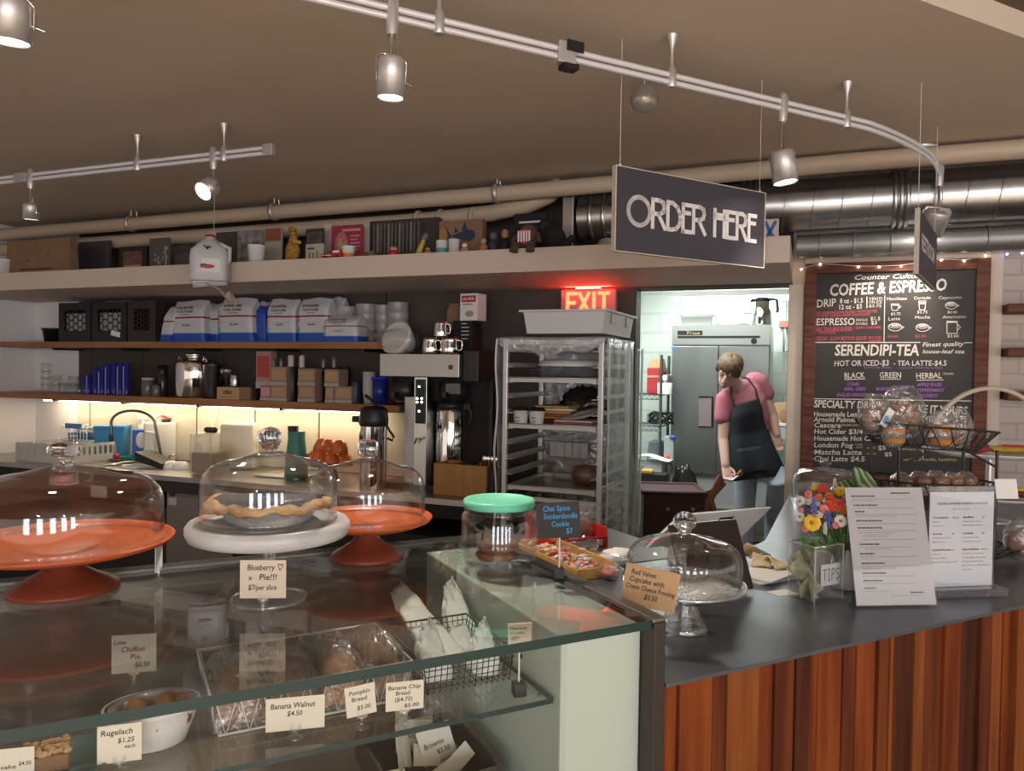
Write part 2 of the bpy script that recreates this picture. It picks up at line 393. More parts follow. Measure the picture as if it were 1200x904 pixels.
for k in range(34):
    u = -.98 + k * .125
    mb.tube([(u + .03 * sin(a) * .6, -.16 + .1245 * cos(a), 2.414 + .1245 * sin(a)) for a in [2 * pi * q / 32 for q in range(32)]], .0032, 5, closed=True)
mb.build('seam', galv, t)
for u, R in ((-1.06, .131), (-.99, .128), (-.3, .129), (-.27, .13), (-.24, .129), (.36, .130), (.385, .131), (.41, .130)):
    mb = MB(); ring(mb, u, -.16, 2.413, R, .006, flat=2); mb.build('joint_band', galv, t)
MB().box(-1.2, -1.14, -.3, -.02, 2.2, 2.56).build('end_plate', galv, t, bev=.004)
MB().lathe([(.06, 0), (.05, .03), (.042, .04)], 20, (-.98, -.2, 2.25), 0).build('clamp', alu, t)
t = tW('grey_duct', 'lower dull grey duct running under the silver spiral duct', 'duct', 0, 0, 0)
duct_grey = mat('dull_duct', (.30, .30, .29), .5, .8)
MB().tube([(-.055, -.10, 2.225), (3.3, -.10, 2.225)], .057, 28).build('duct_run', duct_grey, t)
for u in (.05, .2, .36, .75):
    mb = MB(); ring(mb, u, -.10, 2.225, .0585, .004); mb.build('joint_band', duct_grey, t)

# ---------------------------------------------------------------- track lighting
rail_mat = mat('white_rail', (.74, .73, .76), .3, .25)
lens_mat = mat('lamp_lens', (.9, .9, .9), .2, emit=(1.0, .93, .86), strength=14)
def rail(parent, pts, name='rail'):
    MB().tube([(x, y, z + .011) for x, y, z in pts], .0085, 10).tube([(x, y, z - .011) for x, y, z in pts], .0085, 10).build(name, rail_mat, parent)
def standoff(parent, x, y, zr=2.48, ztop=2.612):
    mb = MB(); mb.lathe([(.013, zr - .026), (.015, zr - .02), (.015, zr + .026), (.008, zr + .036), (.006, zr + .045), (.006, ztop - .045), (.016, ztop - .008), (.018, ztop)], 14, (x, y, 0)); mb.build('standoff', alu, parent)
def lamp(loc, rz, label, drop, br, bh, aim=(0, 0), power=14, lit=True, group='track spotlights', spot=95):
    """loc: point on the rail; drop: rail to top of can; aim: tilt about x and y"""
    t = thing('track_spotlight', label, 'spotlight', loc, rz, group)
    mb = MB(); mb.box(-.014, .014, -.012, .012, -.03, .03); mb.lathe([(.014, -.055), (.017, -.03), (.014, .034), (.006, .04)], 14); mb.build('connector', alu, t, bev=.003)
    MB().tube([(0, 0, -.04), (0, 0, -drop - .004)], .0062, 8).tube([(.012, 0, -.05), (.016, 0, -drop * .6), (.01, 0, -drop)], .002, 5).build('stem', chrome, t)
    K = Matrix.Translation((0, 0, -drop)) @ Matrix.Rotation(aim[1], 4, 'Y') @ Matrix.Rotation(aim[0], 4, 'X')
    mb = MB(); mb.lathe([(br * .55, -.002), (br * .96, -.004), (br, -.012), (br, -bh), (br * .93, -bh), (br * .90, -bh + .012), (br * .9, -bh + .014)], 28, M=K); mb.build('housing', alu, t)
    mb = MB(); mb.lathe([(.0003, -bh + .006), (br * .9, -bh + .006)], 24, M=K); mb.lathe([(br * .9, -bh + .0055), (br * .9, -bh + .007)], 24, M=K); mb.build('lens', lens_mat, t)
    mb = MB(); mb.tube([K @ Vector(p) for p in [(br + .004, 0, -bh * .62), (br + .006, 0, -.01), (br * .8, 0, .004), (0, 0, .006), (-br * .8, 0, .004), (-br - .006, 0, -.01), (-br - .004, 0, -bh * .62)]], .0035, 6)
    mb.tube([K @ Vector((br, 0, -bh * .55)), K @ Vector((br + .022, .004, -bh * .60))], .0032, 6); mb.build('yoke', chrome, t)
    if lit:
        l = bpy.data.lights.new('spotlight_beam', 'SPOT'); l.energy = power; l.spot_size = radians(spot); l.spot_blend = .7; l.shadow_soft_size = .03; l.color = (1.0, .86, .72)
        lo = bpy.data.objects.new('spotlight_beam', l); COL.objects.link(lo); lo.parent = t
        lo.matrix_local = K @ Matrix.Translation((0, 0, -bh - .012))
    return t
zT = 2.48; tT = .804
tr = tC('light_track', 'long white twin-rail light track curving over the service counter', 'light track', 0, 0, 0)
pa = [C.on(x, y, zT) for x, y in ((1025, 150), (1050, 160), (1072, 171), (1087, 181), (1097, 192), (1101, 203))]
pts = [(-2.2, tT, zT), (-.339, tT, zT), (.646, tT, zT), (1.437, tT, zT)] + [(a, b, zT) for a, b in pa]
# smooth the bend
sm = []
P4 = [Vector(p) for p in pts]
for i in range(len(P4) - 1):
    p0, p1, p2, p3 = P4[max(i - 1, 0)], P4[i], P4[i + 1], P4[min(i + 2, len(P4) - 1)]
    for k in range(5):
        q = k / 5; sm.append(.5 * ((2 * p1) + (p2 - p0) * q + (2 * p0 - 5 * p1 + 4 * p2 - p3) * q * q + (3 * p1 - p0 - 3 * p2 + p3) * q ** 3))
sm.append(P4[-1]); rail(tr, [tuple(p) for p in sm])
for x, y in ((520, 22), (788, 92), (995, 140)):
    s_, t_ = C.on(x, y, zT); standoff(tr, s_, tT)
s_, _ = C.on(661, 64, zT)
MB().box(s_ - .028, s_ + .028, tT - .016, tT + .016, zT - .03, zT + .03).build('feed_connector', alu, tr, bev=.003)
MB().box(s_ - .004, s_ + .05, tT - .02, tT - .017, zT + .004, zT + .034).build('connector_cover', black, tr); MB().box(s_ - .012, s_ + .035, tT - .02, tT + .015, zT - .044, zT - .03).build('connector_cover', black, tr)
s_, t_ = pa[-1]
MB().lathe([(.075, 2.6), (.078, 2.606), (.078, 2.6105)], 28, (s_ + .0, t_ + .1, 0)).lathe([(.06, 2.596), (.065, 2.6)], 28, (s_ + .05, t_ + .16, 0)).build('ceiling_plate', rail_mat, tr)
zL = 2.48
tl = tW('light_track', 'short twin-rail light track over the sink side, ending mid-ceiling', 'light track', 0, 0, 0)
rail(tl, [(-6.0, -1.558, zL), (-2.06, -1.558, zL)])
uE = W.on(320, 175, zL)[0]
MB().box(uE - .05, uE, -1.57, -1.546, zL - .024, zL + .024).build('end_cap', alu, tl, bev=.003)
for x, y in ((160, 193), (260, 181)): standoff(tl, W.on(x, y, zL)[0], -1.558)
uM = W.on(28, 208, zL)[0]; MB().box(uM - .06, uM + .02, -1.574, -1.542, zL - .022, zL + .022).build('rail_joiner', alu, tl, bev=.003)

def c_lamp(px, label, drop, br, bh, **k):
    s_, _ = C.on(px, 2 + (px - 400) * .235, zT); return lamp(C.P(s_, tT, zT), C.a, label, drop, br, bh, **k)
c_lamp(12, 'lit silver track spotlight cut by the left edge of the photo', .150, .037, .085, aim=(.1, 0), power=9)
c_lamp(459, 'lit silver track spotlight hanging straight down near the top centre', .108, .034, .100, aim=(.06, 0), power=25, spot=110)
c_lamp(917, 'lit silver track spotlight hanging above the right end of the order sign', .150, .040, .105, aim=(-.1, -.1), power=7)
p_ = C.P(pa[3][0] + .01, pa[3][1], zT)
lamp(C.P(pa[-1][0], pa[-1][1], zT), C.a - .5, 'silver track spotlight at the curved track end turned towards the menu board', .155, .055, .11, aim=(.55, .1), power=9, spot=80)
u_ = W.on(38, 208, zL)[0]; lamp(W.P(u_, -1.558, zL), W.a, 'lit small silver spotlight at the left of the short track', .125, .033, .075, aim=(.05, .05), power=20, spot=120)
u_ = W.on(247, 182, zL)[0]; lamp(W.P(u_, -1.558, zL), W.a - .15, 'glaring spotlight on the short track turned towards the camera', .120, .040, .07, aim=(-.95, -.1), power=5)

t = thing('hanging_ball', 'grey silver ball hanging on a thread from the ceiling', 'ball', at_Y(755, 116, 2.55))
MB().ball((0, 0, 0), .047, nu=28, nv=18).build('ball', mat('pearl_grey', (.40, .38, .35), .28, .5), t)
MB().tube([(0, 0, .045), (0, 0, 2.612 - at_Y(755, 116, 2.55).z)], .0012, 5).build('thread', white_plastic, t)

# ---------------------------------------------------------------- hanging signs
slate = mat('slate_board', (.045, .042, .055), .55); sign_edge = mat('sign_edge', (.50, .44, .38), .6); letter_white = mat('letter_white', (.72, .68, .66), .6)
O_ = [(.5 + .5 * cos(a), .5 + .5 * sin(a)) for a in [2 * pi * k / 24 for k in range(25)]]
R_ = [[(0, 0), (0, 1)], [(0, 1), (.55, 1), (.85, .93), (.92, .78), (.85, .6), (.55, .5), (0, .5)], [(.45, .5), (1.0, 0)]]
D_ = [[(0, 0), (0, 1), (.4, .98), (.75, .85), (.95, .62), (1, .42), (.9, .2), (.65, .05), (.3, 0), (0, 0)]]
E_ = [[(1, 1), (0, 1), (0, 0), (1, 0)], [(0, .70), (.85, .70)]]
H_ = [[(0, 0), (0, 1)], [(1, 0), (1, 1)], [(-.05, .70), (1, .70)], [(-.05, .82), (1, .82)]]
Y1 = 2.3
pA, pB = at_Y(721, 195, Y1), at_Y(721, 293.7, Y1); pC = at_Y(894.5, 224, Y1 * 98.7 / 86.5)
L_ = (Vector((pC.x, pC.y)) - Vector((pA.x, pA.y))).length; H0 = pA.z - pB.z; ang = atan2(pC.y - pA.y, pC.x - pA.x)
t = thing('hanging_sign', 'dark slate order sign with white lettering hung over the counter', 'sign', (pA.x, pA.y, pB.z), ang)
MB().box(0, L_, -.008, .008, 0, H0).build('board', [slate], t)
MB().box(-.004, 0, -.009, .009, -.003, H0 + .003).box(0, L_, -.0085, .0085, H0, H0 + .003).box(0, L_, -.0085, .0085, -.003, 0).box(L_, L_ + .003, -.009, .009, -.003, H0 + .003).build('edge_band', sign_edge, t)
mb = MB(); x = .072 * L_; hh = .335 * H0; zb = .335 * H0
for lt, w, gap in ((O_, .132, .018), (R_, .078, .018), (D_, .082, .018), (E_, .052, .018), (R_, .078, .068), (H_, .066, .022), (E_, .052, .020), (R_, .068, .020), (E_, .050, 0)):
    mb.strokes([lt] if lt is O_ else lt, x, zb, w * L_, hh, .0132, -.0085, 0, d=.001); x += (w + gap) * L_
mb.build('lettering', letter_white, t)
for q in (.018, L_ - .018): MB().tube([(q, 0, H0), (q, 0, 2.612 - pB.z)], .001, 5).ball((q, 0, H0 + .006), .005, nu=8, nv=6).build('wire', white_plastic, t)
t2Y = 2.6
pA, pB = at_Y(1075.5, 245, t2Y), at_Y(1072.5, 320, t2Y); pC = at_Y(1096, 275, t2Y * 1.19)
L_ = (Vector((pC.x, pC.y)) - Vector((pA.x, pA.y))).length; H0 = pA.z - pB.z; ang = atan2(pC.y - pA.y, pC.x - pA.x)
t = thing('hanging_sign', 'dark sign seen nearly edge-on below the curved track end', 'sign', (pA.x, pA.y, pB.z), ang)
MB().box(0, L_, -.007, .007, 0, H0).build('board', slate, t)
MB().box(-.005, 0, -.008, .008, -.003, H0 + .003).box(0, L_, -.0075, .0075, -.003, 0).build('edge_band', sign_edge, t)
MB().text('RESTROOM', L_ * .12, H0 * .42, H0 * .26, y=-.0078, w=L_ * .72, bold=.02).build('lettering', letter_white, t)
for q in (.015, L_ - .015): MB().tube([(q, 0, H0), (q, 0, 2.612 - pB.z)], .001, 5).build('wire', white_plastic, t)

# exit sign
u0, u1, z0, z1 = W.rect(658, 337, 722, 362, -.06)
t = tW('exit_sign', 'lit red exit sign on the wall above the sheet pan rack', 'exit sign', (u0 + u1) / 2, -.05, 1.865)
w = (u1 - u0) / 2; h = z1 - 1.865 - .012
exit_red = mat('exit_letter', (.9, .1, .03), .4, emit=(1.0, .085, .03), strength=3.0)
MB().box(-w, w, -.022, .022, 0, h).build('housing', mat('exit_housing', (.42, .26, .25), .5), t, bev=.004)
MB().box(-w * .45, w * .45, -.03, .03, h, h + .025).build('canopy', white_plastic, t, bev=.003)
mb = MB(); lw_ = w * .34; lh = h * .56; zb = h * .32
X_ = [[(0, 0), (1, 1)], [(0, 1), (1, 0)]]; I_ = [[(.5, 0), (.5, 1)]]; T_ = [[(0, 1), (1, 1)], [(.5, 0), (.5, 1)]]
EX = [[(1, 1), (0, 1), (0, 0), (1, 0)], [(0, .5), (.8, .5)]]
x = -w * .74
for lt, k in ((EX, .9), (X_, 1.0), (I_, .35), (T_, 1.0)):
    mb.strokes(lt, x, zb, lw_ * k, lh, .019, -.0235, 0, d=.001); x += lw_ * k + w * .13
mb.build('lettering', exit_red, t)
l = bpy.data.lights.new('exit_glow', 'AREA'); l.shape = 'RECTANGLE'; l.size = w * 1.6; l.size_y = .03; l.energy = 1.3; l.color = (1, .02, .015)
lo = bpy.data.objects.new('exit_glow', l); COL.objects.link(lo); lo.parent = t; lo.location = (0, -.035, h + .004); lo.rotation_euler = (pi - .25, 0, 0)

# ---------------------------------------------------------------- menu chalkboard
chalkboard = mat('chalkboard', (.028, .024, .023), .6, var=(.038, .033, .031), scale=(5, 5, 5))
barn_wood = mat('reclaimed_frame_wood', (.075, .020, .011), .65, var=(.17, .055, .030), scale=(9, 9, 60), bump=.4)
chalk = mat('chalk_white', (.68, .63, .58), .9); chalk_red = mat('chalk_red', (.56, .09, .12), .9); chalk_purple = mat('chalk_purple', (.40, .16, .58), .9); chalk_yellow = mat('chalk_yellow', (.66, .48, .16), .9)
uL, uR, zB, zTp = -.012, .784, 1.06, 2.148
t = tW('menu_board', 'large chalkboard drinks menu in a reclaimed wood frame', 'menu board', 0, 0, 0)
MB().box(uL + .02, uR - .02, -.025, -.002, zB, zTp - .02).build('chalkboard', chalkboard, t)
fl, ft = W.hit(955.5, 400, -.03)[0] - uL, .044
fr = uR - W.hit(1142, 400, -.03)[0]
for nm, bx in (('frame_rail', (uL, uL + fl, zB, zTp)), ('frame_rail', (uR - fr, uR, zB, zTp)), ('frame_rail', (uL + fl, uR - fr, zTp - .05, zTp)), ('frame_rail', (uL + fl, uR - fr, zB, zB + .05))):
    MB().box(bx[0], bx[1], -.04, -.003, bx[2], bx[3]).build(nm, barn_wood, t, bev=.003)
VB = -.0265
def cb(x, y): return W.hit(900 + x / 3.347, 290 + y / 3.347, VB)
texts = {0: MB(), 1: MB(), 2: MB(), 3: MB()}
def ct(body, x0, yb, x1, hpx, m=0, bold=.02, shear=0.0, dy=0, y=VB):
    """chalk text by its place on the board: left, baseline, right, cap height in crop pixels; dy: baseline rise"""
    u0, z0 = cb(x0, yb); u1, z1 = cb(x1, yb + dy); _, zt = cb(x0, yb - hpx)
    texts[m].text(body, u0, z0, zt - z0, y=y, w=sqrt((u1 - u0) ** 2 + (z1 - z0) ** 2), bold=bold, shear=shear, rot=atan2(z1 - z0, u1 - u0))
def cl(p, q, m=0, th=.004):
    (a, b), (c, d) = cb(*p), cb(*q); texts[m].strokes([[(a, b), (c, d)]], 0, 0, 1, 1, th, VB)
ct('Counter Culture', 340, 127, 615, 18, 0, .015, .25, -8)
ct('COFFEE & ESPRESSO', 243, 190, 702, 44, 0, .025, .12, -22)
ct('DRIP', 192, 236, 268, 30, 0, .012, .1, -6); ct('8 oz - $1.5', 282, 219, 372, 18, 0, .01, 0, -2); ct('12 oz - $3', 280, 243, 368, 18, 0, .01, 0, -3)
cl((388, 195), (388, 237)); ct('VENTI', 395, 207, 448, 11, 0, .005); ct('ON ICE', 395, 220, 446, 11, 0, .005); ct('$3.75', 396, 235, 444, 11, 0, .005)
cl((458, 190), (455, 372), 0, .0035)
ct('NO RESERVATIONS BLEND: WITH NOTES', 190, 263, 428, 10, 1, .01, .1, -8); ct('OF NUTS, COCOA, DARK CHOCOLATE', 190, 274, 400, 9, 1, .01, .1, -7)
ct('ESPRESSO', 190, 306, 340, 27, 0, .005, .05, -2); ct('SINGLE', 345, 289, 390, 9, 0, 0); ct('$1.5', 402, 286, 440, 14, 0, .008); ct('DOUBLE', 345, 304, 390, 9, 0, 0); ct('$3', 404, 303, 427, 14, 0, .008)
ct('BIG TROUBLE BLEND', 190, 328, 330, 14, 1, .015, .1, -3); ct('- WITH CARAMEL,', 334, 322, 448, 10, 1, .01, .1, -4); cl((190, 331), (330, 327), 1, .002); ct('CHOCOLATE', 200, 340, 265, 9, 1, .005)
ct('DECAF - SLOW MOTION BLEND', 190, 366, 388, 15, 1, .012, .1, -2); ct('MOLASSES,', 394, 358, 448, 9, 1, .01); ct('CARAMEL', 394, 370, 446, 9, 1, .01)
for nm, x0, yb, x1 in (('Macchiato', 466, 208, 545), ('Cortado', 572, 205, 638), ('Cappuccino', 670, 203, 760), ('Latte', 472, 287, 518), ('Mocha', 576, 281, 636), ('Americano', 684, 279, 776)): ct(nm, x0, yb, x1, 12, 0, .0, .1, -2)
for nm, x0, yb, x1, m in (('$3.75', 482, 266, 520, 0), ('$3.75', 585, 259, 625, 0), ('$4.00', 704, 259, 742, 0), ('$4.50', 470, 354, 508, 1), ('$5.00', 577, 353, 620, 1), ('$3.00', 704, 353, 748, 0)): ct(nm, x0, yb, x1, 10, m, .0)
def cup_draw(cx, cy, w, h, kind):
    def pl(ps, th=.0028, m=0): texts[m].strokes([[cb(*p) for p in ps]], 0, 0, 1, 1, th, VB)
    if kind == 'round':
        pl([(cx + w / 2 * cos(a), cy + h / 2 * sin(a)) for a in [2 * pi * k / 18 for k in range(19)]]); pl([(cx + w * .42 * cos(a), cy - h * .15 + h * .25 * sin(a)) for a in [2 * pi * k / 14 for k in range(15)]])
        pl([(cx + w / 2, cy - 4), (cx + w / 2 + 9, cy), (cx + w / 2, cy + 6)]); texts[0].strokes([[cb(cx - w * .2, cy - h * .2), cb(cx + w * .2, cy - h * .2)]], 0, 0, 1, 1, .008, VB)
    elif kind == 'small':
        pl([(cx - w / 2, cy - h / 2), (cx + w / 2, cy - h / 2), (cx + w * .4, cy + h * .3), (cx + w * .2, cy + h / 2), (cx - w * .25, cy + h / 2), (cx - w * .42, cy + h * .3), (cx - w / 2, cy - h / 2)])
        pl([(cx + w / 2, cy - h * .3), (cx + w / 2 + 9, cy - h * .1), (cx + w * .42, cy + h * .2)]); texts[0].strokes([[cb(cx - w * .4, cy - h * .38), cb(cx + w * .4, cy - h * .38)]], 0, 0, 1, 1, .008, VB)
    elif kind == 'glass':
        pl([(cx - w / 2, cy - h / 2), (cx + w / 2, cy - h / 2), (cx + w * .38, cy + h / 2), (cx - w * .38, cy + h / 2), (cx - w / 2, cy - h / 2)]); texts[0].strokes([[cb(cx - w * .3, cy - h * .25), cb(cx + w * .3, cy - h * .25)]], 0, 0, 1, 1, .008, VB)
    else:
        pl([(cx - w / 2, cy - h / 2), (cx + w / 2, cy - h / 2), (cx + w / 2, cy + h / 2), (cx - w / 2, cy + h / 2), (cx - w / 2, cy - h / 2)]); pl([(cx + w / 2, cy - h * .3), (cx + w / 2 + 13, cy), (cx + w / 2, cy + h * .25)]); texts[0].strokes([[cb(cx - w * .4, cy - h * .44), cb(cx + w * .4, cy - h * .44)]], 0, 0, 1, 1, .007, VB)
cup_draw(498, 235, 30, 26, 'small'); cup_draw(605, 228, 28, 34, 'glass'); cup_draw(718, 228, 44, 28, 'round'); cup_draw(498, 313, 52, 30, 'round'); cup_draw(606, 315, 52, 30, 'round'); cup_draw(722, 314, 40, 48, 'mug')
cl((180, 373), (596, 373), 0, .0045); cl((772, 374), (800, 374), 0, .004)
ct('SERENDIPI-TEA', 262, 424, 592, 42, 0, .022, .1, 0); ct('Finest quality', 606, 390, 770, 17, 0, .012, .25, -4); ct('loose-leaf tea', 606, 416, 770, 15, 0, .012, .25, 0)
ct('HOT OR ICED-$3', 260, 466, 474, 22, 0, .008, .1, -2); ct('- TEA LATTE-$4.5', 492, 464, 700, 20, 0, .008, .05, 0)
ct('BLACK OR GREEN', 378, 475, 482, 6, 2, .0); ct('CHOOSE YOUR TEA & MILK', 514, 476, 686, 6, 2, .0)
ct('BLACK', 300, 514, 380, 22, 0, .012, 0, -2); ct('GREEN', 438, 512, 522, 22, 0, .01); ct('HERBAL', 582, 515, 682, 22, 0, .012, 0, -2); ct('TISANES', 686, 500, 728, 8, 0, .0)
cl((302, 519), (380, 516)); cl((440, 517), (520, 517)); cl((584, 522), (686, 520))
for nm, x0, yb, x1 in (('CHAI', 312, 543, 356), ('EARL GREY', 300, 562, 386), ('ENGLISH BREAKFAST', 270, 585, 410), ('MOROCCAN MINT', 424, 562, 550), ('SENCHA', 452, 584, 512), ('APPLE RAGE', 584, 545, 682), ('PEPPERMINT', 586, 567, 692), ('ROOIBOS', 596, 588, 664)): ct(nm, x0, yb, x1, 13, 2, .01, .12)
cl((174, 594), (796, 603), 0, .004)
ct('SPECIALTY DRINKS', 180, 627, 470, 28, 0, .025, .1, 8); ct('MAKE IT YOURS', 540, 646, 782, 30, 0, .025, .1, 10); ct('SYRUPS $0.75', 600, 686, 780, 24, 0, .0, 0, 0)
for k, (nm, x1) in enumerate((('\u00b7Housemade Lemonade', 420), ('\u00b7Arnold Palmer', 350), ('\u00b7Cascara', 286), ('\u00b7Hot Cider $3/4', 372), ('\u00b7Housemade Hot Chocolate', 500), ('\u00b7London Fog', 334), ('\u00b7Matcha Latte', 368), ('\u00b7Chai Latte $4.5', 380))):
    ct(nm, 174, (663, 684, 706, 731, 758, 784, 812, 838)[k], x1, 19, 0, .015, .12, 2)
ct('SPARKLING', 288, 702, 358, 9, 3, .005); ct('with', 340, 778, 372, 8, 3, .0); ct('ask', 345, 788, 372, 8, 3, .0)
ct('3 / 4', 420, 762, 470, 16, 0, .01); ct('$5', 432, 795, 462, 18, 0, .015); ct('4.75', 490, 782, 522, 16, 0, .01); ct('$5', 458, 820, 486, 16, 0, .015); ct('oat milk', 388, 790, 424, 9, 3, .0); ct('sub any', 388, 812, 424, 9, 3, .0)
ct('simple syrup', 526, 796, 640, 12, 3, .005, .1); ct('vanilla, sf vanilla, hazelnut,', 530, 838, 742, 12, 3, .005, .1); cl((515, 760), (515, 840)); cl((608, 790), (608, 830))
for k, nm, mm in ((0, 'chalk_lettering', chalk), (1, 'chalk_lettering', chalk_red), (2, 'chalk_lettering', chalk_purple), (3, 'chalk_lettering', chalk_yellow)): texts[k].build(nm, mm, t)

# string lights along the board top
t = tW('string_lights', 'string of tiny warm and blue lights along the menu board top', 'string lights', 0, 0, 0)
bulb_w = mat('bulb_warm', (1, .9, .7), .3, emit=(1, .75, .45), strength=14); bulb_b = mat('bulb_blue', (.5, .5, 1), .3, emit=(.35, .40, 1.0), strength=14)
pp = [(939, 316, 0), (961, 310, 0), (1006, 313, 0), (1030, 313, 0), (1056, 312, 0), (1103, 305, 0), (1130, 306, 0), (1155, 300, 0), (1180, 298, 1), (1198, 297, 1)]
cable = []
for x, y, k in pp:
    u, z = W.hit(x, y, -.045); cable += [(u, -.045, z + .004)]
    MB().ball((u, -.047, z), .0042, nu=8, nv=6).build('bulb', bulb_b if k else bulb_w, t)
MB().tube(cable, .0015, 5).build('cable', white_plastic, t)

# wood shelves on the brick wall at the right
for k, (y0, y1, lb) in enumerate(((357, 367, 'topmost short wood shelf on the white brick wall at right'), (408, 418, 'middle short wood shelf on the white brick wall at right'), (459, 469, 'lowest short wood shelf on the white brick wall at right'))):
    u0, z1 = W.hit(1178, y0, -.06); z0 = W.hit(1178, y1, -.06)[1]
    o = MB().box(0, 1.2, -.11, .06, 0, z1 - z0).build('wall_shelf', barn_wood, loc=W.P(u0, 0, z0), rz=W.a, bev=.004); tag(o, lb, 'shelf', 'wood shelves on the brick wall')
# ================================================================ SERVICE COUNTER
def toC(p): d = Vector(p) - C.o; return d.dot(C.x), d.dot(C.y)
ZC, ZG, ZS = 1.07, 1.18, 1.06                                  # counter top, case glass top, glass shelf inside the case
top_metal = mat('blackened_steel_top', (.105, .115, .14), .28, .6, var=(.16, .175, .205), scale=(5, 5, 5), detail=6)
plankm = [mat('barn_plank_%s' % n, c, .75, var=v, scale=(30, 30, 2.2), bump=.5, detail=8) for n, c, v in (('red', (.115, .022, .005), (.25, .062, .013)), ('brown', (.075, .017, .006), (.165, .042, .012)), ('tan', (.155, .042, .010), (.28, .088, .022)), ('dark', (.036, .010, .005), (.09, .025, .009)))]
wA, wB = toC(W.P(1.75, -.06, 0)), toC(W.P(-.03, -.06, 0))
q1, q2, q0 = C.on(925, 580, ZC), C.on(897, 633, ZC), C.on(868, 645, ZC)
cv = []
for k in range(7):
    a = k / 6; p0, pm, p1 = Vector(q2), Vector((q2[0] - .07, q2[1] - .045)), Vector((q0[0] - .05, .67)); cv.append(tuple((p0 * (1 - a) ** 2 + pm * 2 * a * (1 - a) + p1 * a * a)))
poly = [(.026, -.008), (2.75, -.008), wA, wB, q1] + cv + [(.026, .67)]
for k_ in plankm: k_.node_tree.nodes['Principled BSDF'].inputs['Specular IOR Level'].default_value = .2
t = tC('service_counter', 'long dark steel-topped service counter clad in rough red barn planks', 'counter', 0, 0, 0)
MB().prism(poly, ZC - .007, ZC).build('countertop', top_metal, t, bev=.002)
MB().prism([(.03, .05), (2.70, .05), (2.72, .60), (.03, .60)], 0, ZC - .008).build('body', black_matte, t)
ret = [tuple(Vector(q2) + Vector((.06, .02))), (2.1, .62), tuple(Vector(wA) + Vector((-.25, -.1))), tuple(Vector(wB) + Vector((.15, -.06))), tuple(Vector(q1) + Vector((.07, -.02)))]
MB().prism(ret, .1, ZC - .008).build('return_body', mat('return_panel', (.34, .36, .37), .5), t)
xs = [85, 150, 253, 295, 395, 440, 501, 545, 585, 660, 697, 755, 787, 800, 858, 890, 960, 1010, 1070, 1105, 1150, 1172, 1200]
ss = [C.hit(740 + x / 2.609, 660 + (372 - (x - 90) * .22 + 90) / 2.609, .02)[0] for x in xs]; ss[0] = .027
while ss[-1] < 2.70: ss.append(ss[-1] + rnd(.03, .085))
pk = [0, 0, 1, 2, 0, 1, 3, 0, 0, 1, 0, 1, 0, 3, 2, 1, 0, 3, 1, 2, 0, 2, 0]
mb = MB()
for k in range(len(ss) - 1):
    d = rnd(0, .020); m = pk[k] if k < len(pk) else random.choice((0, 0, 1, 2, 3))
    mb.box(ss[k] + .0012, ss[k + 1] - .0012, .012 + d, .05, .01, ZC - .009, m)
mb.build('plank_cladding', plankm, t, bev=.0022)

# ================================================================ GLASS DISPLAY CASE
case_white = mat('case_white', (.46, .54, .46), .45); case_dark = mat('case_bronze', (.035, .028, .024), .4); case_floor = mat('case_floor', (.12, .095, .075), .5, var=(.16, .13, .10), scale=(10, 3, 3))
gtop = clear('case_glass', tint=(.955, .975, .965), base=.052, rough=.015)
S0 = -1.75
t = tC('display_case', 'glass-topped bakery display case filling the lower left', 'display case', 0, 0, 0); CASE = t
def slab(x0, x1, y0, y1, z0, z1):
    return MB().prism([(x0, y0), (x1, y0), (x1, y1), (x0, y1)], z0, z1, 0, mside=1)
slab(S0, .0, 0, .66, ZG - .015, ZG).build('glass_top', [gtop, glass_edge], t)
slab(S0 + .02, -.166, .045, .47, ZS - .009, ZS).build('glass_shelf', [gtop, glass_edge], t)
for tt in (.09, .42): MB().tube([(-.17, tt, ZS - .013), (-.158, tt, ZS - .013)], .004, 8).build('shelf_pin', steel, t)
MB().box(-.16, -.0005, .032, .66, .12, ZG - .016).build('end_panel', case_white, t, bev=.003)
MB().lathe([(.0003, 0), (.004, 0), (.004, .002), (.0003, .0021)], 10, M=Matrix.Translation((-.1602, .17, 1.085)) @ Matrix.Rotation(-pi / 2, 4, 'Y')).build('screw_hole', black, t)
MB().box(0, .024, -.006, .68, 0, ZG - .004).build('end_post', case_dark, t, bev=.002)
MB().box(-.004, .024, -.006, .68, ZG - .004, ZG + .004).build('end_trim', mat('trim_bronze', (.20, .185, .17), .35, .8), t, bev=.002)
mb = MB(); mb.box(S0, 0, .66, .70, ZG - .05, ZG - .001)
for k in range(4): mb.box(S0, 0, .664 + k * .010, .668 + k * .010, ZG - .001, ZG + .006)
mb.build('back_rail', mat('back_rail', (.14, .13, .115), .35, .7), t)
MB().box(S0, -.16, .655, .665, .62, ZG - .05).build('back_door', mat('case_back', (.075, .058, .047), .25), t)
MB().box(S0, -.16, .02, .655, .82, .84).build('deck', case_floor, t)
MB().box(S0, -.16, .0, .70, .0, .80).build('base_cabinet', case_dark, t)
MB().box(S0, -.162, .012, .018, .84, ZG - .016).build('front_glass', clear('front_pane', base=.012, edge=.45), t)

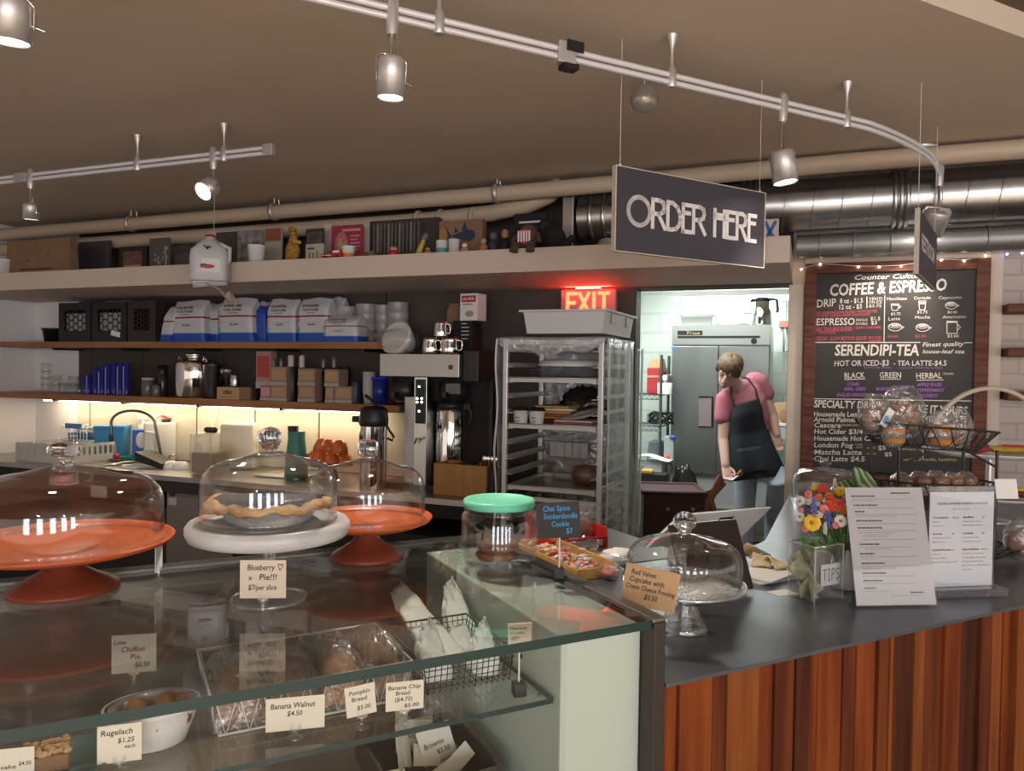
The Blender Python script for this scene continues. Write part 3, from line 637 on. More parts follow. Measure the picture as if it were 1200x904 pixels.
# ---------------------------------------------------------------- price cards
def card_local(t, w, h, lines, z0, m_card, roll=0.0, pen=ink, rz=0.0, tilt=0.0):
    K = Matrix.Translation((0, 0, z0)) @ Matrix.Rotation(tilt, 4, 'X') @ Matrix.Rotation(roll, 4, 'Y')
    MB().box(-w / 2, w / 2, -.0006, .0006, 0, h, M=K).build('card', m_card, t)
    if lines:
        mb = MB()
        for (body, fx, fz, fh, fw) in lines:
            mb.text(body, -w / 2 + fx * w, fz * h, fh * h, y=-.0009, w=fw * w, bold=.012, shear=.12, M=K)
        mb.build('lettering', pen, t)
def clip_base(t, z1, r=.011):
    MB().lathe([(r, 0), (r, .002), (.004, .005), (.0035, z1 * .5), (.006, z1 * .75), (.004, z1)], 14).build('clip_foot', glass_dish, t)
    MB().box(-.008, -.004, -.003, .003, z1 - .002, z1 + .007).box(.004, .008, -.003, .003, z1 - .002, z1 + .007).box(-.008, .008, -.002, .002, z1 - .004, z1).build('clip', glass_dish, t)
def price_card(label, x0, y0, x1, y1, bx, by, zs, deg, lines, mc=card_paper, roll=0.0, holder='clip', pen=ink, group='price cards'):
    p = at_z(bx, by, zs); k = p.y / F; cs = max(.3, cos(radians(deg) - atan2(-p.x, p.y) * 0))
    w = (x1 - x0) * k / cs if deg < 60 else .05; h = (y1 - y0) * k; zb = max(.012, (by - y1) * k + .0)
    t = thing('price_card', label, 'price card', p, radians(deg), group)
    if holder == 'clip': clip_base(t, max(zb, .014)); zc = zb
    else:
        MB().box(-.011, .011, -.011, .011, 0, .022).build('cube_foot', black, t, bev=.002)
        MB().tube([(0, .002, .02), (0, .002, zb + h * .35)], .0016, 6).build('stem', white_plastic, t); zc = zb
    card_local(t, w, h, lines, zc, mc, roll, pen); return t
price_card('cream price card for blueberry pie standing on the case top', 281, 656, 334, 701, 308, 722, ZG, 4, [('Blueberry', .16, .74, .15, .60), ('\u2661', .82, .72, .18, .12), ('x', .18, .48, .13, .09), ('Pie!!!', .42, .48, .16, .38), ('$7/per slice', .18, .22, .14, .62)], mat('peach_card', (.66, .55, .43), .8))
price_card('small card turned edge-on at the back of the case top', 180, 632, 193, 668, 186, 680, ZG, 101, [], paper)
price_card('cream lime chiffon pie card seen through the case glass', 133, 743, 180, 788, 157, 808, ZS, 14, [('Lime', .06, .76, .12, .26), ('Chiffon', .22, .56, .13, .52), ('Pie', .42, .36, .13, .22), ('$6.50', .52, .14, .13, .34)], mat('grey_card', (.60, .57, .49), .8))
price_card('cream rugelach card in front of the white bowl', 116, 853, 161, 898, 140, 904, ZS, 18, [('Rugelach', .08, .74, .15, .72), ('$1.25', .46, .52, .13, .38), ('each', .62, .36, .10, .24)])
price_card('cream price card cut off at the lower left corner', -18, 880, 35, 914, 10, 922, ZS, 14, [('cake', .35, .3, .14, .3), ('$4.50', .70, .38, .14, .24)])
price_card('wide cream banana walnut card in front of the bread basket', 312, 817, 377, 856, 346, 865, ZS, 14, [('Banana Walnut', .08, .68, .17, .76), ('$4.50', .36, .44, .15, .26)])
price_card('narrow tilted pumpkin bread card beside the banana walnut card', 404, 802, 437, 838, 424, 853, ZS, 20, [('Pumpkin', .14, .72, .14, .70), ('Bread', .20, .50, .14, .52), ('$5.00', .36, .20, .14, .46)], roll=-.1)
price_card('banana chip bread card below the black wire basket', 452, 798, 495, 832, 474, 845, ZS, 16, [('Banana Chip', .06, .74, .14, .86), ('Bread', .26, .54, .14, .38), ('($4.75)', .24, .32, .14, .46), ('$5.00', .48, .10, .13, .40)])
price_card('cream card on a black cube stand beside the cookie bags', 598, 729, 626, 761, 608, 815, ZS, 14, [('Hazelnut', .08, .76, .12, .72), ('Cookie', .10, .58, .12, .60), ('GF!', .14, .38, .12, .34), ('$3.00', .35, .12, .13, .50)], holder='cube')
blue_chalk = mat('chalk_blue', (.05, .30, .62), .8)
price_card('black card with blue chalk snickerdoodle lettering beside the green-lidded jar', 613, 588, 664, 630, 655, 678, ZG, -4, [('Chai Spice', .16, .76, .15, .62), ('Snickerdoodle', .16, .54, .15, .78), ('Cookie', .34, .32, .15, .40), ('$3', .66, .12, .15, .14)], mat('black_card', (.03, .028, .028), .7), holder='cube', pen=blue_chalk, roll=-.08)
price_card('brown kraft red velvet cupcake card beside the cut glass stand', 728, 664, 790, 712, 757, 760, ZC, -14, [('Red Velvet', .12, .76, .13, .46), ('Cupcake with', .10, .58, .13, .64), ('Cream Cheese Frosting', .06, .40, .12, .90), ('$3.50', .42, .20, .13, .24)], mat('kraft_card', (.50, .32, .17), .85), roll=.15)

# ---------------------------------------------------------------- cake stands and glass domes
def glass_dome(label, loc, r, h, knob, kr, kh, name='glass_dome'):
    t = thing(name, label, 'glass dome', loc, 0, 'glass cake domes')
    prof = [(r, 0), (r * 1.005, h * .10), (r, h * .50)]
    for k in range(1, 8):
        a = k / 7 * pi / 2; prof.append((r * (.60 + .40 * cos(a)) if k < 7 else r * .60, h * .50 + h * .36 * sin(a)))
    prof += [(r * .42, h * .91), (r * .25, h * .955), (.02, h * .985), (.0005, h * .99)]
    MB().shell(prof, .0028, 48).build('dome', glass, t)
    MB().tube([(r * cos(a), r * sin(a), .003) for a in [2 * pi * k / 48 for k in range(48)]], .003, 6, closed=True).build('rim', glass_dish, t)
    mb = MB()
    if knob == 'ball': mb.lathe([(kr * .55, 0), (kr * .5, kh * .08), (kr * .62, kh * .16)] + [(kr * cos(a), kh * .56 + kh * .44 * sin(a)) for a in [-.9 + k * (pi / 2 + .9) / 12 for k in range(13)]][:-1] + [(.0004, kh)], 24, (0, 0, h * .985))
    elif knob == 'flat': mb.lathe([(kr * .62, 0), (kr * .42, kh * .22), (kr * .55, kh * .38), (kr * .95, kh * .55), (kr, kh * .70), (kr * .8, kh * .9), (kr * .4, kh * .985), (.0004, kh)], 28, (0, 0, h * .985), wob=lambda a, z: .04 * cos(9 * a))
    else: mb.lathe([(kr * .9, 0), (kr * .82, kh * .1), (kr, kh * .2), (kr * 1.02, kh * .8), (kr * .8, kh * .95), (.0004, kh)], 24, (0, 0, h * .985), wob=lambda a, z: .05 * cos(8 * a))
    mb.build('knob', glass_solid, t); return t
def red_stand(label, loc, R, hz, fr):
    t = thing('cake_stand', label, 'cake stand', loc, 0, 'orange enamel cake stands')
    MB().lathe([(fr * .9, 0), (fr, .003), (fr * .97, .010), (fr * .72, .022), (fr * .42, .038), (.024, .050), (.020, hz - .022), (.03, hz - .014)], 40).build('pedestal', rust_enamel, t)
    MB().lathe([(.03, hz - .014), (R * .8, hz - .008), (R * .97, hz + .002), (R, hz + .010), (R * .975, hz + .011), (R * .93, hz + .003), (R * .90, hz + .001), (R * .30, hz), (R * .27, hz - .003), (.0004, hz - .003)], 56).build('plate', orange_enamel, t); return t
pA = at_z(75, 692, ZG); red_stand('large orange enamel cake stand at the far left of the case', pA, .188, .085, .094)
glass_dome('wide clear glass dome on the leftmost orange stand', pA + Vector((0, 0, .0855)), .168, .148, 'flat', .029, .044)
pB = at_z(430, 654, ZG); red_stand('smaller orange enamel cake stand behind the marble stand', pB, .143, .082, .080)
glass_dome('clear glass dome on the smaller orange stand', pB + Vector((0, 0, .0825)), .126, .140, 'facet', .021, .042)
pM = at_z(315, 702, ZG)
t = thing('cake_stand', 'white marble-topped cake stand on a clear glass foot', 'cake stand', pM)
MB().lathe([(.066, 0), (.067, .004), (.060, .008), (.025, .016), (.013, .03), (.012, .09), (.02, .108), (.03, .112)], 36).build('foot', glass_thick, t)
MB().lathe([(.05, .112), (.125, .112), (.137, .116), (.142, .126), (.142, .136), (.137, .143), (.128, .145), (.124, .142), (.0004, .142)], 56).build('plate', mat('white_marble', (.58, .57, .56), .3, var=(.47, .46, .46), scale=(16, 16, 16), detail=8), t)
glass_dome('clear glass dome over the blueberry pie', pM + Vector((0, 0, .1425)), .118, .125, 'ball', .022, .046)
t = thing('blueberry_pie', 'half-eaten blueberry pie in a foil tin on the marble stand', 'pie', pM + Vector((.0, 0, .143)))
foil = mat('foil', (.80, .80, .80), .32, .55, bump=.5, scale=(60, 60, 60))
MB().shell([(.070, 0), (.072, .002), (.088, .026), (.094, .027)], .0012, 48, wob=lambda a, z: .012 * cos(40 * a) if z > .005 else 0).build('foil_tin', foil, t)
crust = mat('pie_crust', (.34, .14, .04), .7, var=(.58, .34, .13), scale=(50, 50, 50), bump=.4); filling = mat('blueberry_filling', (.035, .010, .018), .25, bump=.6, scale=(120, 120, 120))
P_ = []
for k in range(46):
    a = pi * .93 + (pi * 1.16) * k / 45; rr = .096 + .003 * sin(7 * a); P_.append((rr * cos(a), rr * sin(a), .031 + .003 * sin(11 * a) + (.008 if k < 5 or k > 40 else 0)))
MB().grid(lambda a, b: ((.084 + .024 * b + .002 * sin(29 * a)) * cos(pi * .93 + pi * 1.16 * a), (.084 + .024 * b + .002 * sin(29 * a)) * sin(pi * .93 + pi * 1.16 * a), .026 + .005 * sin(pi * b) + .0028 * sin(31 * a + 2 * b) + .002 * sin(67 * a)), 70, 8, th=.009).build('crust_rim', crust, t)
MB().grid(lambda a, b: ((.022 + .066 * b) * cos(pi * .95 + pi * 1.12 * a), (.022 + .066 * b) * sin(pi * .95 + pi * 1.12 * a), .0325 + .003 * sin(30 * a) * sin(20 * b)), 24, 6, th=.014).build('filling', filling, t)
MB().lathe([(.068, .003), (.082, .020), (.0004, .019)], 30).build('base_crust', crust, t)

# jar with the green lid
pJ = at_z(584, 659, ZG)
t = thing('cookie_jar', 'squat clear cookie jar with a mint green lid on the case', 'jar', pJ)
MB().shell([(.074, 0), (.081, .006), (.082, .02), (.082, .098), (.078, .108), (.073, .112), (.076, .116), (.076, .124)], .004, 44).build('jar_body', glass, t)
MB().lathe([(.0005, .002), (.074, .002), (.076, .006), (.0005, .006)], 40).build('jar_floor', glass, t)
MB().lathe([(.076, .122), (.0785, .124), (.0785, .136), (.075, .139), (.071, .1395), (.069, .136), (.0004, .136)], 44).build('lid', mat('mint_lid', (.16, .62, .42), .45), t)
cookie = mat('cookie', (.16, .055, .022), .85, var=(.28, .11, .04), scale=(60, 60, 60), bump=.6)
for k in range(3):
    o = MB().lathe([(.030, 0), (.043, .003), (.046, .009), (.042, .014), (.026, .0165), (.0004, .017)], 24, wob=lambda a, z: .03 * sin(5 * a + k)).build('cookie', cookie, loc=pJ + Vector((-.006 + .004 * k, .008, .0065 + .0172 * k))); tag(o, ('bottom cookie of the stack in the green-lidded jar', 'middle cookie of the stack in the green-lidded jar', 'top cookie of the stack in the green-lidded jar')[k], 'cookie', 'cookies in the jar')

# cut glass stand on the counter
pK = at_z(800, 738, ZC)
t = thing('cake_stand', 'cut crystal cake stand on the dark steel counter', 'cake stand', pK)
MB().shell([(.047, 0), (.048, .004), (.044, .012), (.034, .030), (.026, .048), (.020, .066), (.018, .078)], .006, 40, wob=lambda a, z: .05 * cos(20 * a)).build('pedestal', glass_dish, t)
for z_, r_ in ((.003, .048), (.014, .043), (.026, .037), (.038, .031)): MB().tube([(r_ * cos(a), r_ * sin(a), z_) for a in [2 * pi * k / 40 for k in range(40)]], .002, 6, closed=True).build('foot_ridge', glass_dish, t)
mb = MB(); mb.lathe([(.018, .076), (.08, .079), (.115, .083), (.124, .092), (.127, .097), (.122, .097), (.113, .089), (.08, .084), (.0004, .083)], 60, wob=lambda a, z: .012 * cos(24 * a) if z > .086 else 0)
mb.build('plate', glass_dish, t)
mb = MB()
for k in range(36):
    a = 2 * pi * k / 36; mb.tube([(.035 * cos(a), .035 * sin(a), .0845), (.104 * cos(a), .104 * sin(a), .0880)], .0030, 6)
mb.build('cut_rays', glass_thick, t)
MB().tube([(.124 * cos(a), .124 * sin(a), .096) for a in [2 * pi * k / 60 for k in range(60)]], .0035, 8, closed=True).build('plate_rim', glass_thick, t)
glass_dome('clear glass dome on the cut crystal stand', pK + Vector((0, 0, .0895)), .116, .110, 'ball', .024, .046)

# ---------------------------------------------------------------- inside the case
white_wire = mat('white_wire', (.62, .60, .56), .4)
t = tC('wire_basket', 'white wire basket of wrapped breads on the glass shelf', 'basket', -.685, .125, ZS + .003, radians(1))
bw, bd, bh = .305, .20, .062
def rect_pts(x0, x1, y0, y1, z): return [(x0, y0, z), (x1, y0, z), (x1, y1, z), (x0, y1, z)]
MB().tube(rect_pts(0, bw, 0, bd, bh), .0026, 6, closed=True).build('rim', white_wire, t)
MB().tube(rect_pts(.012, bw - .012, .01, bd - .01, 0), .002, 6, closed=True).build('base_ring', white_wire, t)
mb = MB()
for k in range(9):
    x0 = .004 + k * (bw - .008) / 9; x1 = x0 + (bw - .008) / 9
    for y in (0, bd): mb.tube([(x0, y, bh), ((x0 + x1) / 2, abs(y - .006), 0), (x1, y, bh)], .0013, 5)
for k in range(5):
    y0 = k * bd / 5
    for x in (0, bw): mb.tube([(x, y0, bh), (abs(x - .008), y0 + bd / 10, 0), (x, y0 + bd / 5, bh)], .0013, 5)
for k in range(12): x = .015 + k * (bw - .03) / 11; mb.tube([(x, .01, 0), (x, bd - .01, 0)], .0013, 5)
mb.build('zigzag_wires', white_wire, t)
bread_b = mat('bread_brown', (.20, .085, .035), .85, var=(.32, .15, .06), scale=(50, 50, 50), bump=.5)
bread_o = mat('bread_orange', (.42, .16, .04), .85, var=(.5, .24, .08), scale=(50, 50, 50), bump=.5)
def crumple(a, b, amp): return amp * (sin(17 * a + 5 * b) * sin(23 * b + 3) + .6 * sin(41 * a + 13 * b))
def wrapped(label, loc, rz, w, d, h, mb_, name='wrapped_bread', cat='bread', group='wrapped breads in the white basket', puff=1.16):
    t = thing(name, label, cat, loc, rz, group)
    MB().taper(-w / 2, w / 2, -d / 2, d / 2, 0.002, h * .72, .96, M=None).ball((0, 0, h * .70), w * .47, d * .47, h * .28, 14, 8).build('loaf', mb_, t, bev=.004)
    def f(a, b):
        th = 2 * pi * a; q = 1 - (b ** 3) * .75; k = 1 + crumple(a * 2, b * 2, .035)
        return (w * .54 * puff * q * k * max(-1, min(1, 1.35 * cos(th))), d * .54 * puff * q * k * max(-1, min(1, 1.35 * sin(th))), .001 + h * 1.5 * b)
    MB().grid(f, 36, 14, th=.0006).build('film_bag', film, t); return t
k = 0
for x, y, w, d, h, mm, lb in ((.045, .09, .075, .13, .062, bread_b, 'wrapped banana walnut slice at the left end of the white basket'), (.125, .10, .07, .13, .058, bread_b, 'wrapped brown bread second from the left in the white basket'), (.20, .085, .065, .12, .06, bread_o, 'wrapped pumpkin bread in the middle of the white basket'), (.268, .10, .06, .13, .062, bread_b, 'wrapped banana chip bread at the right of the white basket')):
    wrapped(lb, C.P(-.685 + x, .125 + y, ZS + .005), C.a + rnd(-.15, .15), w, d, h, mm)
# black wire basket with white bags
t = tC('wire_basket', 'black wire basket of white cookie bags on the glass shelf', 'basket', -.352, .135, ZS + .003)
bw, bd, bh = .150, .20, .052
MB().tube(rect_pts(-.008, bw + .008, -.008, bd + .008, bh), .002, 6, closed=True).build('rim', black_wire, t)
mb = MB()
for k in range(1, 5):
    q = .008 * k / 5; mb.tube(rect_pts(-q, bw + q, -q, bd + q, bh * k / 5), .0009, 5, closed=True)
for k in range(15):
    x = k * bw / 14
    for y, s_ in ((0, -1), (bd, 1)): mb.tube([(x, y, 0), (x, y + s_ * .008, bh)], .0009, 5)
for k in range(16):
    y = k * bd / 15
    for x, s_ in ((0, -1), (bw, 1)): mb.tube([(x, y, 0), (x + s_ * .008, y, bh)], .0009, 5)
for k in range(15): mb.tube([(k * bw / 14, 0, 0), (k * bw / 14, bd, 0)], .0009, 5)
mb.build('mesh_wires', black_wire, t)
bagm = mat('glassine_bag', (.80, .84, .80), .5)
def paper_bag(label, loc, rz, w, d, h, lean, skew=0.0):
    """an upright glassine bag, square at the bottom and pinched to a peak"""
    t = thing('cookie_bag', label, 'bag', loc, rz, 'white cookie bags')
    def f(a, b):
        th = 2 * pi * a; sq = 1.25; cx = max(-1, min(1, sq * cos(th))); cy = max(-1, min(1, sq * sin(th)))
        pin = 1 - b ** 1.5 * .97; wid = 1 - b ** 2 * .75
        return (w / 2 * cx * wid + skew * b + crumple(a, b, .003), d / 2 * cy * pin + lean * b + crumple(b, a, .003), h * b + .012 * b * cos(th) * (1 if b > .7 else 0))
    MB().grid(f, 28, 14, th=.0007).lathe([(.0004, .002), (min(w, d) * .46, .002), (min(w, d) * .46, .003), (.0004, .003)], 4).build('bag_body', bagm, t)
    return t
for s_, t_, w, d, h, ln, sk, lb in ((-.315, .20, .055, .06, .075, .05, .0, 'short white glassine bag at the left of the black basket'), (-.265, .27, .075, .06, .082, .19, -.035, 'tallest peaked white glassine bag in the black basket'), (-.225, .19, .05, .06, .060, .06, .02, 'crumpled white glassine bag at the right front of the black basket'), (-.215, .30, .06, .06, .080, .16, .03, 'white glassine bag leaning at the back of the black basket')):
    paper_bag(lb, C.P(s_, t_, ZS + .006), C.a, w, d, h, ln, sk)
# rugelach bowl
stone = mat('white_glaze', (.66, .65, .63), .25)
pR = at_z(166, 884, ZS)
t = thing('serving_bowl', 'white oval bowl of rugelach on the glass shelf', 'bowl', pR + Vector((0, .03, 0)), C.a)
mb = MB(); mb.shell([(.038, 0), (.044, .003), (.056, .035), (.060, .050), (.063, .052), (.063, .058), (.060, .058)], .004, 40); mb.lathe([(.0004, .003), (.04, .003), (.04, .006), (.0004, .006)], 30)
o = mb.build('bowl_body', stone, t); o.scale = (1.02, .78, 1)
rug = mat('rugelach_dough', (.22, .08, .025), .7, var=(.46, .23, .08), scale=(110, 110, 110), bump=.3); choc = mat('chocolate_filling', (.05, .02, .012), .5)
for k, (x, y, z, a, lb) in enumerate(((-.030, -.014, .040, .3, 'front left rugelach roll in the white bowl'), (.004, -.022, .041, -.4, 'front middle rugelach roll in the white bowl'), (.036, -.012, .041, .9, 'front right rugelach roll in the white bowl'), (-.022, .016, .044, 1.0, 'back left rugelach roll in the white bowl'), (.018, .014, .046, .1, 'back middle rugelach roll in the white bowl'), (.044, .016, .042, -.7, 'back right rugelach roll in the white bowl'))):
    p = pR + Vector((0, .03, z)) + C.x * x + C.y * y
    r_ = thing('rugelach', lb, 'pastry', p, C.a + a * .4 + pi / 2 - .3, 'rugelach in the bowl')
    K = Matrix.Rotation(pi / 2, 4, 'Y') @ Matrix.Translation((0, 0, -.017))
    MB().lathe([(.008, 0), (.014, .003), (.0165, .017), (.014, .031), (.008, .034)], 16, M=K, wob=lambda q, z: .04 * sin(3 * q)).build('roll', rug, r_)
    sp_ = [(-.0182, .0022 * q * cos(q * 1.9), .0022 * q * sin(q * 1.9)) for q in [k2 * .35 for k2 in range(16)]]
    MB().tube(sp_, .0014, 5).build('filling_swirl', choc, r_)
# plate with nut cake
pT = at_z(78, 899, ZS)
t = thing('plate', 'teal glazed plate on the glass shelf at lower left', 'plate', pT, C.a)
o = MB().lathe([(.03, 0), (.05, .003), (.062, .012), (.064, .014), (.060, .014), (.046, .006), (.0004, .005)], 40).build('dish', mat('teal_glaze', (.018, .10, .085), .12), t)
t = thing('cake_slice', 'nut-topped cake slice on the teal plate', 'cake', pT + C.x * (-.022) + C.y * (-.004) + Vector((0, 0, .0075)), C.a)
MB().box(-.026, .026, -.022, .022, 0, .022).build('sponge', mat('cake_sponge', (.24, .12, .05), .9, bump=.6, scale=(80, 80, 80)), t, bev=.002)
nutm = mat('walnut_topping', (.42, .24, .09), .75, var=(.55, .36, .17), scale=(70, 70, 70))
mb = MB()
for k in range(70): mb.ball((rnd(-.025, .025), rnd(-.021, .021), .023 + rnd(0, .004)), rnd(.003, .006), rnd(.003, .005), rnd(.002, .004), 7, 5)
o = mb.build('nut_topping', nutm, t); o['kind'] = 'stuff'
# tray of spare cards on the deck
pX = at_z(560, 893, .86)
t = thing('card_tray', 'dark tray of spare price cards below the glass shelf', 'tray', C.P(-.40, .16, .845), C.a)
mb = MB(); mb.box(0, .20, 0, .24, 0, .006); mb.box(0, .006, 0, .24, .006, .055).box(.194, .20, 0, .24, .006, .055).box(.006, .194, 0, .006, .006, .055).box(.006, .194, .234, .24, .006, .055)
mb.build('tray_body', mat('tray_brown', (.05, .035, .028), .5), t, bev=.002)
cs_ = [('spare cream card standing tall at the tray back', .10, .17, .06, .055, .2, -.3, .25), ('spare brownie card facing out of the tray', .135, .12, .065, .062, -.1, -.25, -.25), ('spare card leaning left in the tray middle', .07, .12, .03, .09, .9, -.4, .5), ('spare card leaning at the left of the tray', .05, .10, .03, .085, 1.0, -.2, .3), ('spare card lying flat at the tray left edge', .03, .08, .055, .03, .1, -1.2, .1), ('spare long card sticking out at the tray right', .155, .07, .085, .03, .1, -.5, -.5), ('spare kraft card at the back of the tray', .12, .19, .05, .05, 0, -.2, 0), ('spare card tucked in the tray centre', .10, .11, .05, .04, -.2, -.8, .1), ('spare card at the tray front', .12, .055, .06, .025, .3, -.9, -.2), ('narrow spare card at the tray back left', .075, .18, .03, .075, .4, -.2, .15)]
for k, (lb, x, y, w, h, rz, ti, ro) in enumerate(cs_):
    o = thing('spare_card', lb, 'price card', C.P(-.40 + x, .16 + y, .858), C.a + rz, 'spare price cards in the tray')
    K = Matrix.Rotation(ti, 4, 'X') @ Matrix.Rotation(ro, 4, 'Y')
    MB().box(-w / 2, w / 2, -.0005, .0005, .01, h + .01, M=K).build('card', kraft if 'kraft' in lb else card_paper, o)
    if k in (1, 0): MB().text('Brownie' if k == 1 else 'Scone', -w * .38, h * .6, h * .16, y=-.0008, w=w * .6, shear=.1, M=K).text('$3.50', -w * .05, h * .35, h * .14, y=-.0008, w=w * .4, M=K).build('lettering', ink, o)
    MB().ball((0, 0, .006), .007, nu=10, nv=6, M=K).build('clip_foot', glass_dish, o)
# ================================================================ ON THE COUNTER
# tips vase
Fp, Rp, Lp = at_z(954, 710, ZC), at_z(987, 703.5, ZC), at_z(929, 699, ZC)
ex = (Rp - Fp); w_ = ex.length; ez = atan2(ex.y, ex.x); d_ = min(.10, (Lp - Fp).length); hv = .133
t = thing('tip_vase', 'square clear glass tip vase with a handwritten sign', 'vase', Fp, ez)
mb = MB(); th = .005
mb.box(0, w_, 0, d_, 0, .014)
mb.build('vase_base', glass_thick, t, bev=.002)
mb = MB()
for x_, y_ in ((0, 0), (w_, 0), (w_, d_), (0, d_)): mb.tube([(x_, y_, .002), (x_, y_, hv)], .0026, 6)
mb.tube([(0, 0, hv), (w_, 0, hv), (w_, d_, hv), (0, d_, hv)], .0026, 6, closed=True)
mb.build('vase_edge', glass_thick, t)
mb = MB(); mb.box(0, w_, 0, th, .014, hv).box(0, w_, d_ - th, d_, .014, hv).box(0, th, th, d_ - th, .014, hv).box(w_ - th, w_, th, d_ - th, .014, hv); mb.build('vase_wall', glass_dish, t, bev=.001)
sg = MB(); sg.box(w_ * .30, w_ * .98, th + .001, th + .002, .038, .088); sg.build('tip_sign', paper, t)
mb = MB(); mb.strokes([[(0, 1), (1, 1)], [(.5, 1), (.5, 0)]], w_ * .36, .050, .013, .026, .0022, th + .0008); mb.strokes([[(.5, 0), (.5, 1)], [(.2, 1), (.8, 1)], [(.2, 0), (.8, 0)]], w_ * .36 + .017, .050, .009, .026, .0022, th + .0008)
mb.strokes([[(0, 0), (0, 1)], [(0, 1), (.7, .98), (1, .78), (.7, .55), (0, .5)]], w_ * .36 + .031, .050, .010, .026, .0022, th + .0008); mb.strokes([[(1, .9), (.5, 1), (.1, .85), (.2, .6), (.8, .42), (1, .2), (.6, 0), (0, .1)]], w_ * .36 + .045, .050, .010, .026, .0022, th + .0008)
mb.build('lettering', ink, t)
bill = mat('banknote', (.30, .32, .18), .8, var=(.48, .48, .33), scale=(60, 60, 90))
for k, (x, y, z, a, ti, lb) in enumerate(((.022, .045, .03, .5, .5, 'folded banknote at the left of the tip vase'), (.032, .055, .055, -.4, -.5, 'folded banknote standing up to the vase rim'), (.030, .035, .016, 1.2, 1.1, 'folded banknote lying on the vase bottom'), (.045, .060, .060, .9, .3, 'folded banknote peeking over the vase rim at right'), (.020, .030, .045, 2.0, .8, 'crumpled banknote behind the left vase wall'))):
    K = Matrix.Translation((x, y, z)) @ Matrix.Rotation(a, 4, 'Z') @ Matrix.Rotation(ti, 4, 'Y')
    t2 = thing('banknote', lb, 'banknote', Fp + Matrix.Rotation(ez, 3, 'Z') @ Vector((x, y, z)), ez + a, 'banknotes in the tip vase')
    K = Matrix.Rotation(ti, 4, 'Y')
    MB().grid(lambda p, q: ((q - .5) * .034, .009 * sin(p * 7 + q * 2), (p - .35) * .085), 14, 4, M=K, th=.0005).build('note', bill, t2)
# loose card by the vase
o = MB().box(-.03, .03, -.02, .02, 0, .0006).build('paper_slip', paper, loc=at_z(917, 695, ZC), rz=.4); tag(o, 'white paper slip lying on the counter left of the tip vase', 'paper')

# bouquet
pV = at_z(992, 689, ZC)
t = thing('flower_vase', 'plain white flower vase behind the tip vase', 'vase', pV)
MB().shell([(.030, 0), (.036, .004), (.037, .06), (.033, .095), (.034, .10)], .003, 32).build('vase_body', stone, t)
MB().lathe([(.0004, .001), (.03, .001), (.03, .004), (.0004, .004)], 20).build('vase_floor', stone, t)
t = thing('bouquet', 'bright mixed flower bouquet in the white vase', 'flowers', pV + Vector((0, 0, .005)))
BOUQ = t
stemg = mat('stem_green', (.07, .16, .03), .6); leafg = mat('leaf_green', (.08, .19, .035), .5, var=(.16, .30, .07), scale=(30, 30, 30))
fcol = {n: mat('petal_' + n, c, .6) for n, c in (('red', (.62, .06, .02)), ('orange', (.75, .20, .03)), ('yellow', (.80, .50, .04)), ('coral', (.75, .22, .16)), ('white', (.75, .73, .66)), ('blue', (.10, .12, .45)), ('violet', (.20, .16, .48)), ('pink', (.66, .16, .22)))}
eye_m = mat('flower_eye', (.42, .22, .02), .8)
def bloom(px, py, col, kind, r, Y):
    q = at_Y(px, py, Y) - (pV + Vector((0, 0, .005)))
    mb = MB()
    dirv = Vector((q.x, q.y - .06, q.z * .25)).normalized(); R = dirv.to_track_quat('Z', 'Y').to_matrix().to_4x4(); K = Matrix.Translation(q) @ R
    if kind == 'daisy':
        for k in range(9):
            a = 2 * pi * k / 9; mb.ball((r * .58 * cos(a), r * .58 * sin(a), .002), r * .45, r * .45, r * .10, 8, 5, 0, K)
        mb.ball((0, 0, .003), r * .28, r * .28, r * .16, 8, 5, 1, K)
    elif kind == 'spike':
        for k in range(30):
            a = k * 2.4; z = (k / 30 - .5) * r * 2.6; rr = r * .34 * (1 - abs(k / 30 - .35) * .9); mb.ball((rr * cos(a), rr * sin(a), z), r * .17, r * .17, r * .15, 6, 4, 0, Matrix.Translation(q))
    elif kind == 'cluster':
        for k in range(9):
            a = k * 2.4; rr = r * .75 * sqrt(k / 9)
            for j in range(5):
                b = 2 * pi * j / 5; mb.ball((rr * cos(a) + r * .17 * cos(b), rr * sin(a) + r * .17 * sin(b), r * .25 * (1 - k / 9)), r * .17, r * .17, r * .08, 6, 4, 0, K)
    else:
        for k in range(6):
            a = 2 * pi * k / 6; mb.ball((r * .42 * cos(a), r * .42 * sin(a), r * .15), r * .48, r * .48, r * .30, 8, 6, 0, K)
        mb.ball((0, 0, r * .25), r * .2, r * .2, r * .2, 8, 5, 1, K)
    mb.build('flower', [fcol[col], eye_m], t)
    MB().tube([(q.x * .10, q.y * .1, .02), (q.x * .35, q.y * .35, q.z * .55), q], .0016, 5).build('stem', stemg, t)
